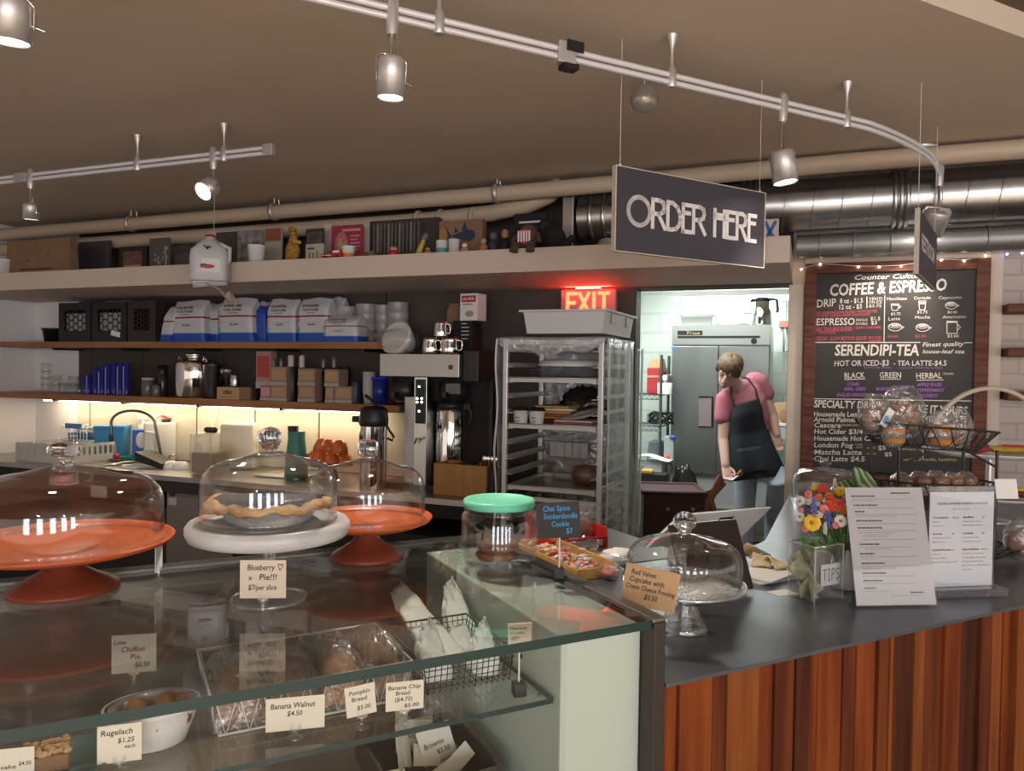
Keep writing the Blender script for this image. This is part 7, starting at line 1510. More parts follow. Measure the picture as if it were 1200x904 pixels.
for k in range(9): y = .008 + k * (rd - .03) / 8; mb.box(0, .008, y, y + .018, .05, .105); mb.box(rw - .008, rw, y, y + .018, .05, .105)
mb.build('rack_body', rack_g, t)
for i in range(8):
    for j in range(3):
        x, y = .05 + i * (rw - .1) / 7, .07 + j * .11
        o = MB().shell([(.034, 0), (.036, .003), (.029, .115), (.026, .118), (.0006, .119)], .0022, 18).build('drinking_glass', glass, loc=W.P(su(23, 547)[0] - .30 + x, -.52 + y, ZK + .010), rz=0); tag(o, 'clear glass standing upside down in the grey washing rack', 'glass', 'glasses in the washing rack')
u0, u1 = W.hit(72, 500, -.1)[0], W.hit(111, 500, -.1)[0]
t = tW('cutlery_rack', 'blue plastic cutlery rack full of silverware by the wall', 'cutlery rack', u0 + .12, -.14, ZK + .0005); w = u1 - u0 - .12
blue_d = mat('rack_blue', (.04, .16, .34), .45); mb = MB(); mb.box(0, w, 0, .11, 0, .006)
for z in (.03, .06, .09, .12, .15):
    mb.box(0, w, 0, .004, z, z + .014).box(0, w, .106, .11, z, z + .014).box(0, .004, .004, .106, z, z + .014).box(w - .004, w, .004, .106, z, z + .014)
for k in range(5): x = k * (w - .008) / 4; mb.box(x, x + .008, 0, .005, 0, .165); mb.box(x, x + .008, .105, .11, 0, .165)
mb.build('rack_body', blue_d, t)
for k in range(12):
    x = .02 + (w - .04) * k / 11; y = rnd(.02, .09); o = MB().tube([(0, 0, 0), (rnd(-.015, .015), rnd(-.01, .01), .19)], .003, 6).ball((rnd(-.012, .012), 0, .20), .012, .004, .022, 10, 6).build('spoon', chrome, loc=W.P(u0 + .12 + x, -.14 + y, ZK + .008)); tag(o, 'steel spoon standing in the blue cutlery rack', 'spoon', 'spoons in the blue cutlery rack')
u0, u1, z0, z1 = W.rect(76, 500, 96, 497, -.05); t = tW('wire_dish_rack', 'white wire dish rack with blue trim against the left wall', 'dish rack', W.hit(64, 500, -.2)[0], -.15, ZK + .0005); w = .26
mb = MB()
for z in (.02, .21):
    mb.tube([(0, 0, z), (w, 0, z), (w, .12, z), (0, .12, z)], .004, 6, closed=True)
for k in range(9): x = k * w / 8; mb.tube([(x, 0, .02), (x, 0, .21)], .003, 5).tube([(x, .12, .02), (x, .12, .21)], .003, 5).tube([(x, 0, .02), (x, .12, .02)], .003, 5)
for x in (0.01, w - .01):
    for y in (.01, .11): mb.tube([(x, y, 0), (x, y, .022)], .005, 6)
mb.build('rack_wires', white_plastic, t); MB().box(.05, w - .05, -.008, .0, .20, .235).build('blue_trim', blue_p, t)
# power cord on the splashback
u_, z_ = W.hit(236, 478, -.03); MB_ = MB().tube([(0, 0, 0), (.04, -.01, -.03), (.02, -.012, -.09), (-.01, -.012, -.16), (0, -.008, -.22)], .006, 8); o = MB_.build('power_cord', white_plastic, loc=W.P(u_ + .1, -.016, z_ + .01), rz=W.a); tag(o, 'white cord hanging on the splashback from the shelf lights', 'cord')
# ================================================================ SHEET PAN RACK
_pr = at_Y(706, 500, 3.56); _ra = radians(-23)
RK = Frame((_pr.x - .52 * cos(_ra), _pr.y - .52 * sin(_ra)), _ra)
RW, RD, RH = .52, .53, 1.755
def tR(name, label, cat, u, v, z, rot=0.0, group=None): return thing(name, label, cat, RK.P(u, v, z), RK.a + rot, group)
t = tR('sheet_pan_rack', 'tall aluminium sheet pan rack under a clear plastic cover', 'rack', 0, 0, 0); RACK = t
for x in (0, RW - .026):
    for y in (0, RD - .026): MB().box(x, x + .026, y, y + .026, .10, RH).build('post', alu, t, bev=.004)
for k in range(21):
    z = .16 + k * .0765
    for x, s_ in ((.026, 1), (RW - .026, -1)):
        MB().box(min(x, x + s_ * .030), max(x, x + s_ * .030), .004, RD - .004, z, z + .003).box(min(x, x + s_ * .003), max(x, x + s_ * .003), .004, RD - .004, z + .003, z + .022).build('runner', alu, t)
for z in (.10, W.hit(640, 588, -.5)[1] * 0 + RK.hit(655, 588, 0)[1] - .012, RH - .03):
    for y in (0, RD - .026): MB().box(.026, RW - .026, y, y + .022, z, z + .024).build('crossbar', alu, t, bev=.003)
for x in (.013, RW - .013):
    for y in (.013, RD - .013): MB().tube([(x, y, .04), (x, y, .10)], .008, 8).tube([(x - .014, y, .045), (x + .014, y, .045)], .045, 18).build('caster', black, t)
# plastic cover
def topd(a, b): return (-.015 + (RW + .03) * a, -.012 + (RD + .025) * b, RH + .006 + .010 * sin(9 * a) * sin(7 * b))
mb = MB(); mb.grid(topd, 16, 12, th=.0006)
mb.grid(lambda a, b: (-.015 + (RW + .03) * a, -.014 - .006 * sin(11 * a + 2 * b), RH + .006 - b * (.035 + .055 * sin(pi * min(1, a * 1.05)) ** .8 + .012 * sin(17 * a))), 30, 6, th=.0006)
mb.grid(lambda a, b: (-.022 - .008 * sin(7 * b + 2 * a), -.012 + .09 * a, RH + .004 - b * 1.1), 6, 22, th=.0006)
mb.grid(lambda a, b: (.02 + (RW - .04) * a, RD + .008 + .006 * sin(17 * a + 2 * b), RH - b * 1.0), 24, 12, th=.0006)
mb.build('plastic_cover', film_white, t)
mb = MB(); mb.grid(lambda a, b: (RW + .012 + .010 * sin(23 * a + 3 * b) * b ** .4 + .02 * b * a, .01 + (RD - .0) * a, RH + .004 - b * 1.06), 36, 22, th=.0006)
mb.grid(lambda a, b: (RW + .03 + .02 * a, RD - .0 + .05 * a + .006 * sin(14 * b), RH - .03 - b * 1.0), 6, 20, th=.0006)
mb.build('cover_side', side_film, t)
zipm = mat('cover_seam', (.62, .61, .63), .5)
MB().tube([(RW + .014, .045 + .008 * sin(k * .9), RH - .02 - k * .048) for k in range(23)], .0045, 6).build('cover_seam', zipm, t)
MB().tube([(-.026 - .007 * sin(k * .7), -.014, RH - .0 - k * .05) for k in range(22)], .0055, 6).build('cover_seam', zipm, t)
MB().tube([(RW + .048, RD + .05 + .004 * sin(k * .8), RH - .03 - k * .048) for k in range(21)], .0055, 6).build('cover_seam', zipm, t)
def pan(label, py):
    z = RK.hit(650, py, 0)[1] - .012; z = .16 + round((z - .16) / .0765) * .0765 + .0035
    t = tR('sheet_pan', label, 'sheet pan', .034, .006, z, 0, 'sheet pans in the rack'); w, d, h = RW - .068, RD - .03, .022
    MB().box(0, w, 0, d, 0, .003).box(0, w, 0, .004, .003, h).box(0, w, d - .004, d, .003, h).box(0, .004, .004, d - .004, .003, h).box(w - .004, w, .004, d - .004, .003, h).build('pan_body', steel_soft, t)
    MB().tube([(0, 0, h), (w, 0, h), (w, d, h), (0, d, h)], .004, 6, closed=True).build('rolled_rim', alu, t)
    return z + .0035
zA = pan('top sheet pan holding plastic trays and a white platter', 441); zBp = pan('middle sheet pan holding cups and a stack of papers', 497); zCp = pan('lowest sheet pan holding a wrapped muffin loaf', 577)
def ru(px, py=480, v=.1): return RK.hit(px, py, v)[0]
t = tR('plastic_trays', 'stack of crumpled clear plastic trays on the top pan', 'trays', .275, .24, zA + .004)
for k in range(3): MB().grid(lambda a, b: ((a - .5) * .36, (b - .5) * .26, .018 * k + .030 * (abs(2 * a - 1) ** 6 + abs(2 * b - 1) ** 6 > .35) + crumple(a * 1.5 + k, b * 1.5, .004) + .006), 24, 16, th=.0008).build('tray', film_white, t)
t = tR('platter', 'white oval platter upside down on the plastic trays', 'platter', .275, .22, zA + .078)
o = MB().lathe([(.168, 0), (.170, .008), (.150, .026), (.10, .034), (.0004, .034)], 44, sy=.72).build('platter_body', stone, t)
for px, lb in ((610.5, 'white paper cup with a black lid at the left on the middle pan'), (629, 'second white paper cup with a black lid on the middle pan')):
    t = tR('takeout_cup', lb, 'cup', ru(px, 487, .05), .05, zBp, 0, 'takeout cups on the middle pan')
    MB().lathe([(.030, 0), (.041, .085), (.0004, .085)], 28).build('cup_body', mat('takeout_white', (.66, .63, .60), .6), t); MB().lathe([(.0435, .083), (.0435, .090), (.039, .092), (.036, .100), (.0004, .100)], 28).build('lid', black, t)
    MB().text('hot', -.012, .045, .010, y=-.0385, w=.022).text('cup', -.012, .028, .010, y=-.0370, w=.02).build('lettering', ink, t)
cols = [('brown', (.16, .06, .03)), ('dark red', (.26, .035, .03)), ('black', (.03, .025, .025)), ('orange', (.50, .19, .04)), ('red brown', (.30, .07, .03)), ('amber', (.50, .24, .05)), ('white', (.58, .55, .52)), ('golden', (.46, .24, .06))]
for k, (n_, c) in enumerate(cols):
    o = MB().box(-.09, .09, -.12, .12, 0, .011).build('folder', mat('folder_' + n_.replace(' ', '_'), c, .6), loc=RK.P(ru(655, 480, .2) + rnd(-.012, .012), .24, zBp + .0015 + .0135 * k), rz=RK.a + rnd(-.08, .08)); tag(o, n_ + ' folder in the colourful stack on the middle pan', 'folder', 'stacked folders on the middle pan')
for k, (lb, c, sc) in enumerate((('grey blue tray at the right of the middle pan', (.10, .13, .16), 1.0), ('thin red board on the grey blue tray', (.30, .06, .07), 1.0), ('pale pink board under the white plate', (.46, .34, .34), .95))):
    o = MB().box(-.10 * sc, .10 * sc, -.085, .085, 0, (.024, .007, .010)[k]).build('board', mat('board_%d' % k, c, .5), loc=RK.P(ru(678, 490, .1), .095, zBp + (.0015, .027, .0355)[k]), rz=RK.a, bev=.002); tag(o, lb, 'board')
t = tR('plate', 'white plate leaning on the boards in the middle pan', 'plate', ru(684, 475, .1), .10, zBp + .062); MB().lathe([(.05, 0), (.07, .004), (.108, .020), (.110, .022), (.068, .009), (.0004, .007)], 40, M=Matrix.Rotation(.22, 4, 'X') @ Matrix.Rotation(-.2, 4, 'Y')).build('dish', stone, t)
t = tR('black_bag', 'crumpled shiny black bag at the back of the middle pan', 'bag', ru(680, 465, .3), .36, zBp); MB().ball((0, 0, .10), .12, .08, .10, 30, 20, fn=lambda d: 1 + .14 * sin(9 * d.x + 5 * d.z) * sin(11 * d.y + 7 * d.z)).build('bag_body', mat('bin_bag', (.02, .018, .018), .22), t)
t = tR('muffin_loaf', 'brown wrapped muffin loaf on the lowest pan', 'bread', ru(686, 555, .3), .30, zCp); MB().ball((0, 0, .05), .075, .06, .055, 24, 16, fn=lambda d: 1 + .07 * sin(8 * d.x + 3) * sin(7 * d.y)).build('loaf', mat('dark_crust', (.16, .045, .018), .35, var=(.24, .08, .03), scale=(30, 30, 30)), t); MB().ball((0, 0, .055), .085, .07, .068, 24, 14, fn=lambda d: 1 + .05 * sin(19 * d.x + 9 * d.z) * sin(13 * d.y)).build('film_wrap', film, t)
o = MB().box(-.06, .06, -.03, .03, 0, .004).build('paper_note', kraft, loc=RK.P(ru(660, 555, .3), .36, zCp + .001), rz=RK.a); tag(o, 'pale paper strip lying behind the muffin loaf', 'paper')
t = tR('clear_cup', 'clear plastic cup standing on the lowest pan', 'cup', ru(644, 568, .12), .10, zCp); MB().shell([(.024, 0), (.032, .075), (.034, .078)], .0015, 24).lathe([(.0004, .001), (.024, .001), (.024, .003), (.0004, .003)], 18).build('cup_body', glass_dish, t)
zl2 = RK.hit(665, 535, RD)[1]
for k, px in enumerate((648.5, 657, 666, 675.5, 684.5)):
    o = MB().box(-.021, .021, -.001, .001, 0, .078).build('label_card', mat('label_pale', (.60, .57, .55), .7), loc=RK.P(ru(px, 527, RD - .03), RD - .030, zl2), rz=RK.a); tag(o, 'pale label card hanging in the row at the rack back', 'label', 'label cards at the rack back')
o = MB().tube([(.03, 0, 0), (RW - .03, 0, 0)], .003, 6).build('label_wire', steel, loc=RK.P(0, RD - .030, zl2 + .080), rz=RK.a); tag(o, 'thin wire carrying the pale label cards', 'wire')
# white bin on top
u0, u1 = RK.hit(611, 375, -.02)[0], RK.hit(710, 372, -.02)[0]; w = u1 - u0
t = tR('dough_bin', 'white plastic dough bin on top of the sheet pan rack', 'bin', u0, -.02, RH + .024)
d_ = .57; h_ = RK.hit(660, 362, -.02)[1] - RH - .026; binm = mat('bin_white', (.60, .58, .58), .4)
mb = MB(); mb.box(.02, w - .02, .02, d_ - .02, 0, .005)
def wall4(o0, o1, z0, z1, th):
    for (xa, ya, xb, yb, xc, yc, xd, yd) in ((o0, o0, w - o0, o0, w - o1, o1, o1, o1), (w - o0, o0, w - o0, d_ - o0, w - o1, d_ - o1, w - o1, o1), (w - o0, d_ - o0, o0, d_ - o0, o1, d_ - o1, w - o1, d_ - o1), (o0, d_ - o0, o0, o0, o1, o1, o1, d_ - o1)):
        c = Vector((w / 2, d_ / 2, 0)); q = [Vector((xa, ya, z0)), Vector((xb, yb, z0)), Vector((xc, yc, z1)), Vector((xd, yd, z1))]
        inn = [p + Vector(((c.x - p.x), (c.y - p.y), 0)).normalized() * th for p in q]
        mb.add(q + inn, [(0, 1, 2, 3), (7, 6, 5, 4), (0, 4, 5, 1), (1, 5, 6, 2), (2, 6, 7, 3), (3, 7, 4, 0)])
wall4(.022, .006, 0, h_, .005); mb.build('bin_body', binm, t)
mb = MB(); mb.box(-.012, w + .012, -.012, .006, h_ - .012, h_).box(-.012, w + .012, d_ - .006, d_ + .012, h_ - .012, h_).box(-.012, .006, .006, d_ - .006, h_ - .012, h_).box(w - .006, w + .012, .006, d_ - .006, h_ - .012, h_); mb.build('rim', binm, t, bev=.004)
for y in (.12, .40): MB().box(w - .006, w + .004, y, y + .075, h_ * .45, h_ * .85).build('handle_rib', mat('bin_shade', (.48, .46, .46), .5), t, bev=.003)
# ================================================================ KITCHEN BEYOND THE DOOR
vK = 2.83
u0, u1, z0, z1 = W.rect(786, 381, 901, 595, vK); zt = W.hit(840, 381, vK)[1]
fr_side = mat('fridge_side', (.52, .56, .53), .45, .6); fr_door = mat('fridge_door_steel', (.25, .265, .26), .33, .9, var=(.31, .325, .32), scale=(4, 4, 2))
t = tW('kitchen_fridge', 'tall two-door steel kitchen fridge behind the barista', 'fridge', u0, vK, 0); w = u1 - u0
zd1 = W.hit(840, 406, vK)[1]; zd0 = W.hit(840, 557, vK)[1]; xm = W.hit(842, 450, vK)[0] - u0
MB().box(0, w, .02, .70, .12, zt).build('cabinet', fr_side, t, bev=.005)
MB().box(0, w, -.02, .02, zd1 + .01, zt).build('top_panel', mat('fridge_top_panel', (.36, .37, .35), .35, .9), t, bev=.003)
zg = W.hit(840, 395, vK)[1]
MB().box(w * .06, w * .90, -.024, -.019, zg - .012, zg + .008).build('vent_slot', black, t)
MB().box(w * .06, w * .32, -.023, -.0195, zg + .015, zg + .055).build('brand_plate', black, t); MB().text('True', w * .15, zg + .022, .026, y=-.0242, w=.12, shear=.2).build('lettering', mat('plate_gold', (.55, .42, .15), .5), t)
MB().tube([(w * .84, -.025, zd1 + .045), (w * .84, -.018, zd1 + .045)], .026, 20).build('dial', black, t)
for x0, x1, hx in ((0.004, xm - .004, 1), (xm + .004, w - .004, 0)):
    MB().box(x0, x1, -.02, .018, zd0, zd1).build('door', fr_door, t, bev=.006)
hx0, hx1 = W.hit(819, 490, vK)[0] - u0, W.hit(835, 490, vK)[0] - u0; hz1, hz0 = W.hit(827, 465, vK)[1], W.hit(827, 500, vK)[1]
MB().box(hx0, hx1, -.024, -.0205, hz0, hz1).build('handle_recess', mat('recess_mauve', (.22, .17, .18), .4), t)
MB().tube([(hx0, -.026, hz1), (hx1, -.026, hz1), (hx1, -.026, hz0), (hx0, -.026, hz0)], .010, 6).build('handle_trim', black, t)
MB().box(0, .03, -.0235, -.0205, zd1 - .035, zd1 - .005).build('blue_tape', mat('tape_blue', (.05, .20, .62), .6), t)
for k in range(5): MB().box(.02, w - .02, -.015, .02, .16 + k * .052, .19 + k * .052).build('grille_slat', steel, t)
for x in (.06, w - .06):
    for y in (.08, .62): MB().tube([(x, y, 0.002), (x, y, .12)], .025, 12).build('foot', black, t)
ux, zz = W.hit(815, 378, vK + .15)
t = tW('hotel_pan', 'shallow steel pan with a lid on top of the fridge', 'pan', W.hit(797, 378, vK)[0], vK + .10, zt + .001)
wp = W.hit(832, 378, vK)[0] - W.hit(797, 378, vK)[0]
MB().taper(0, wp, 0, .28, 0, .09, 1.1).build('pan_body', steel_soft, t, bev=.006); MB().box(-.03, wp + .03, -.02, .30, .09, .10).build('lid', steel_soft, t, bev=.004)
o = MB().lathe([(.14, 0), (.15, .02), (.0004, .03)], 28).build('pan_lid', white_plastic, loc=W.P(W.hit(856, 379, vK)[0], vK + .22, zt + .001)); tag(o, 'flat white lid beside the steel pan on the fridge', 'lid')
ua = W.hit(893, 370, vK + .1)[0]; h = W.hit(893, 349, vK + .1)[1] - zt
t = tW('carafe', 'steel carafe with a black lid and handle on the fridge', 'carafe', ua, vK + .12, zt + .001)
MB().lathe([(.085, 0), (.088, .01), (.066, h * .8), (.06, h * .86)], 28).build('body', chrome, t); MB().lathe([(.062, h * .86), (.066, h * .9), (.055, h), (.0004, h)], 24).tube([(-.05, 0, h * .93), (-.10, 0, h * .90)], .014, 8).build('lid', black, t); MB().tube([(.055, 0, h * .95), (.12, -.01, h * .93), (.13, -.01, h * .55), (.125, -.01, h * .45)], .012, 8).build('handle', black, t)
# tube light, notice, conduit
a, b = W.hit(793, 347, 3.2), W.hit(928, 344, 3.2)
t = tW('tube_light', 'long bright fluorescent tube light in the kitchen', 'tube light', a[0] - .05, 3.3, 2.30)
L = b[0] - a[0] + .3
MB().box(0, L, -.07, .07, .02, .07).build('housing', white_plastic, t)
lt = mat('tube_lamp', (1, 1, 1), .3, emit=(.92, 1.0, .97), strength=12)
for y in (-.04, .04): MB().tube([(.02, y, 0), (L - .02, y, 0)], .018, 12).build('tube', lt, t)
for x in (.1, L - .1): MB().tube([(x, 0, .07), (x, 0, .315)], .008, 6).build('hanger_rod', steel, t)
u0_, u1_, z0_, z1_ = W.rect(871, 348, 904, 367, 3.68)
o = MB().box(u0_, u1_, 3.66, 3.699, z0_, z1_).build('wall_box', white_plastic, loc=W.o, rz=W.a, bev=.01); tag(o, 'white box on the kitchen wall behind the carafe', 'box')
t = tW('conduit', 'thin grey conduit with a red clamp on the kitchen wall', 'conduit', 0, 0, 0)
p = [W.hit(x, y, 3.66) for x, y in ((920, 348), (919.5, 412), (930, 412.5))]; MB().tube([(q[0], 3.66, q[1]) for q in p] + [(p[2][0] + .4, 3.66, p[2][1])], .018, 8).build('conduit_run', mat('conduit_grey', (.36, .40, .38), .5, .3), t)
q = W.hit(919.5, 380, 3.64); MB().box(q[0] - .05, q[0] + .05, 3.62, 3.69, q[1] - .03, q[1] + .03).build('clamp', mat('clamp_red', (.40, .12, .08), .5), t)
# steel table at the right with a paper bag
zt2 = W.hit(917, 516, 2.6)[1]
t = tW('prep_table', 'steel prep table at the kitchen right, behind the barista', 'table', u0 + w + .03, 2.5, 0)
MB().box(0, 1.1, 0, .6, zt2 - .04, zt2).build('table_top', steel_soft, t, bev=.003)
for x in (.03, 1.07):
    for y in (.03, .57): MB().tube([(x, y, 0), (x, y, zt2 - .04)], .02, 10).build('leg', steel, t)
ub, zb = W.hit(918, 490, 2.8)
t = tW('paper_bag', 'open brown paper bag on the steel prep table', 'bag', ub + .06, 2.82, zt2 + .001); MB().taper(-.13, .13, -.09, .09, 0, .30, 1.05).build('bag_body', kraft, t, bev=.006); MB().ball((-.03, -.10, .20), .07, .02, .06, 14, 10).build('bag_opening', kraft_dark, t)
t = tW('storage_tub', 'grey plastic tub beside the paper bag on the prep table', 'tub', ub - .02, 2.56, zt2 + .001); MB().taper(-.10, .20, 0, .16, 0, .12, 1.08).build('tub_body', mat('tub_grey', (.42, .48, .50), .4), t, bev=.008); MB().box(-.12, .22, -.015, .175, .12, .135).build('rim', white_plastic, t)
# wire shelving at the left
vs_ = 2.55; us0, us1 = W.hit(750, 480, vs_)[0] - .25, W.hit(786, 480, vK)[0] - .03
t = tW('wire_shelving', 'black wire shelving crowded with supplies left of the fridge', 'shelving', us0, vs_, 0); w = us1 - us0; d = .42
zs_ = [W.hit(770, y, vs_)[1] for y in (463, 500, 548)] + [.25]
for x in (.015, w - .015):
    for y in (.015, d - .015): MB().tube([(x, y, 0), (x, y, 1.75)], .013, 8).build('post', mat('shelf_post', (.10, .11, .11), .4, .7), t)
for z in zs_:
    mb = MB(); mb.tube([(.0, 0, z), (w, 0, z), (w, d, z), (0, d, z)], .006, 6, closed=True).tube([(.0, 0, z - .04), (w, 0, z - .04)], .005, 6)
    for k in range(14): mb.tube([(w * (k + .5) / 14, 0, z), (w * (k + .5) / 14, d, z)], .003, 5)
    for k in range(10): mb.tube([(w * k / 10, 0, z - .04), (w * (k + .5) / 10, 0, z), (w * (k + 1) / 10, 0, z - .04)], .003, 5)
    mb.build('wire_shelf', MATS['shelf_post'], t)
def kb(name, label, cat, x0, x1, yt, zb, v, m, dd=.25, k=1.0):
    a, b = W.hit(x0, 500, v)[0], W.hit(x1, 500, v)[0]; h = max(.03, W.hit((x0 + x1) / 2, yt, v)[1] - zb); t = tW(name, label, cat, (a + b) / 2, v, zb); MB().taper(-(b - a) / 2, (b - a) / 2, 0, dd, 0, h, k).build('body', m, t, bev=.008); return t, b - a, h
t_, w_, h_ = kb('supply_box', 'red supply box on the top wire shelf', 'box', 757, 775, 431, zs_[0] + .007, vs_ + .05, mat('crimson', (.38, .03, .04), .5)); MB().box(-w_ / 2, w_ / 2, -.004, 0, h_ * .62, h_ * .70).build('box_band', kraft, t_)
t_, w_, h_ = kb('paper_sack', 'crumpled kraft sack lying on the red supply box', 'sack', 758, 776, 420, zs_[0] + .2, vs_ + .06, kraft, .2, .7)
t = tW('steel_canister', 'steel canister on the top wire shelf beside the fridge', 'canister', W.hit(778.5, 455, vs_ + .06)[0], vs_ + .08, zs_[0] + .007); hh = W.hit(778, 440, vs_ + .06)[1] - zs_[0]; MB().lathe([(.065, 0), (.066, hh * .55), (.06, hh * .58)], 24).build('body', white_plastic, t); MB().lathe([(.06, hh * .58), (.062, hh * .95), (.04, hh), (.0004, hh)], 24).build('lid', steel, t)
t = tW('black_cable', 'coiled black cable on the middle wire shelf', 'cable', W.hit(772, 490, vs_)[0], vs_ + .12, zs_[1] + .02); MB().tube([((.10 + .012 * sin(k * 2.3)) * cos(k * .55), .06 * sin(k * .55), .05 + .05 * sin(k * .9)) for k in range(34)], .010, 7).build('cable_coil', black, t)
kb('folded_bags', 'pile of grey plastic lids on the middle wire shelf', 'lids', 757, 770, 484, zs_[1] + .007, vs_ + .16, mat('lid_grey', (.24, .26, .27), .4), .2, .9)
kb('sheet_pile', 'grey tilted trays on the lower wire shelf', 'trays', 757, 776, 518, zs_[2] + .007, vs_ + .1, mat('tray_slate', (.13, .15, .17), .4), .25, .7)
kb('clear_tub', 'pale plastic tub of supplies in front of the wire shelving', 'tub', 756, 776, 541, zs_[3] + .25, vs_ - .3, mat('tub_pale', (.52, .58, .56), .35), .25, 1.1)
o = MB().box(-.14, .06, -.1, .1, 0, zs_[3] + .24).build('stool', mat('stool_grey', (.20, .21, .21), .5), loc=W.P(W.hit(767, 560, vs_ - .3)[0], vs_ - .18, .003), rz=W.a, bev=.01); tag(o, 'grey crate under the pale plastic tub', 'crate')
kb('wood_crate', 'small pale wood box behind the maroon canvas cart', 'box', 752, 765, 557, .80, vs_ - .75, honey, .1); o = MB().box(-.2, .15, -.02, .16, .003, .799).build('cart_cabinet', black_matte, loc=W.P(W.hit(757, 560, vs_ - .75)[0], vs_ - .75, 0), rz=W.a); tag(o, 'dark low cabinet under the small pale wood box', 'cabinet')
t = tW('white_papers', 'loose white papers piled on the pale tub', 'papers', W.hit(765, 535, vs_ - .3)[0], vs_ - .25, W.hit(767, 541, vs_ - .3)[1] + .02); MB().grid(lambda a, b: ((a - .5) * .3, (b - .5) * .2, .02 * sin(5 * a) + .01), 10, 6, th=.004).build('sheet', mat('paper_cool', (.60, .64, .60), .7), t)
uq = W.hit(783, 540, vs_ - .12)[0]
t = tW('hand_mixer', 'upright grey kitchen tool with a red button beside the fridge', 'kitchen tool', uq, vs_ - .12, .003); zz1 = W.hit(781, 512, vs_ - .2)[1]
MB().tube([(0, 0, 0), (0, 0, zz1 - .05)], .022, 12).build('shaft', steel, t); MB().box(-.035, .05, -.03, .03, zz1 - .25, zz1).build('motor_head', mat('tool_grey', (.30, .33, .34), .4), t, bev=.012); MB().ball((.04, -.03, zz1 - .01), .03, .02, .02, 10, 8).build('blue_knob', mat('knob_blue', (.05, .08, .35), .5), t); MB().ball((.0, -.035, zz1 - .18), .02, .01, .025, 10, 8).build('red_button', mat('button_red', (.62, .10, .06), .5), t)
t = tW('bin_bag', 'shiny black bin bag slumped at the foot of the fridge', 'bag', W.hit(800, 575, vs_ - .1)[0], vs_ - .06, .41); MB().ball((0, 0, 0), .13, .12, .40, 26, 18, fn=lambda d: 1 + .10 * sin(9 * d.x + 6 * d.z) * sin(8 * d.y + 3)).build('bag_body', MATS['bin_bag'], t)
# maroon canvas cart with a wooden folding frame
Yc = 4.75
pc = at_Y(797, 600, Yc); pc.z = 0
t = thing('canvas_cart', 'maroon canvas hamper on a wooden folding frame', 'hamper', pc, -.05); g = lambda px, py, dy=0: at_Y(px, py, Yc + dy) - pc
maroon = mat('maroon_canvas', (.050, .018, .020), .8); walnut = mat('walnut_wood', (.20, .075, .03), .45)
A, B_ = g(754, 577), g(826, 577); zc1 = A.z
MB().taper(A.x, B_.x, -.02, .36, .25, zc1, 1.0).build('canvas_body', maroon, t, bev=.01)
MB().tube([(A.x, -.025, zc1), (B_.x, -.025, zc1), (B_.x, .365, zc1), (A.x, .365, zc1)], .014, 8, closed=True).build('hem', maroon, t)
for px in (782, 811): q = g(px, 596); MB().tube([(q.x, -.03, q.z), (q.x, -.022, q.z)], .012, 14).build('eyelet', mat('eyelet', (.30, .22, .20), .4, .6), t)
for (p0, p1) in (((822, 606), (846, 559)), ((838, 606), (829, 575)), ((826, 590), (848, 565))):
    a, b = g(*p0), g(*p1); K = (b - a); MB().tube([a + Vector((0, .02, 0)) - K * (.8 if p0[0] < 838 else 2.0), b + Vector((0, .02, 0))], .016, 8, flat=1.6).build('frame_bar', walnut, t)
for x in (A.x + .02, B_.x - .02): MB().tube([(x, .0, 0.003), (x, .0, .28)], .016, 8).tube([(x, .34, .003), (x, .34, .28)], .016, 8).build('leg', walnut, t)
q0, q1, q2 = g(846, 561), g(857, 563), g(867, 555); MB().tube([q0, q1, q2], .007, 8).build('metal_rod', steel, t); MB().tube([g(864, 557), g(869, 552)], .016, 10).build('handle_knob', walnut, t)

# ================================================================ THE BARISTA
YP = 5.75
pb = at_Y(880, 640, YP); pb.z = 0
person = thing('person', 'person in a pink shirt and dark apron bending over in the kitchen', 'person', pb)
def J(px, py, dy=0.0): return at_Y(px, py, YP + dy) - pb
def ring_loft(mb, rings, n=20):
    v, f = [], []
    for (c, hw, hd, roll, pitch) in rings:
        ax = Vector((cos(roll), 0, sin(roll))); ay = Vector((-sin(roll) * sin(pitch), cos(pitch), sin(pitch) * cos(roll)))
        for k in range(n):
            a = 2 * pi * k / n; v.append(c + ax * (hw * cos(a)) + ay * (hd * sin(a)))
    for i in range(len(rings) - 1):
        for k in range(n): f.append((i * n + k, i * n + (k + 1) % n, (i + 1) * n + (k + 1) % n, (i + 1) * n + k))
    mb.add(v, f, 0, True); mb.add(v[:n], [tuple(range(n))[::-1]]); mb.add(v[-n:], [tuple(range(n))])
def limb(mb, pts, rad, n=14):
    P, R = [], []
    for i in range(len(pts) - 1):
        for k in range(4): q = k / 4; P.append(pts[i].lerp(pts[i + 1], q)); R.append(rad[i] + (rad[i + 1] - rad[i]) * q)
    P.append(pts[-1]); R.append(rad[-1]); mb.tube(P, R, n)
    for p, r in ((pts[0], rad[0]), (pts[-1], rad[-1])): mb.ball(p, r, nu=12, nv=8)
def fuse(o, vox, it=4, fac=.5):
    k = o.modifiers.new('remesh', 'REMESH'); k.mode = 'VOXEL'; k.voxel_size = vox; k.use_smooth_shade = True
    s_ = o.modifiers.new('smooth', 'SMOOTH'); s_.factor = fac; s_.iterations = it
    return o
skin = mat('skin', (.55, .33, .26), .5); shirt = mat('shirt_pink', (.38, .115, .15), .85, var=(.42, .14, .175), scale=(9, 9, 9)); apron_m = mat('apron_navy', (.010, .012, .018), .8); denim = mat('denim_pale', (.34, .37, .45), .85, var=(.28, .31, .40), scale=(12, 12, 12)); hairm = mat('hair_brown', (.075, .042, .021), .6, var=(.135, .082, .042), scale=(60, 25, 25), bump=.5)
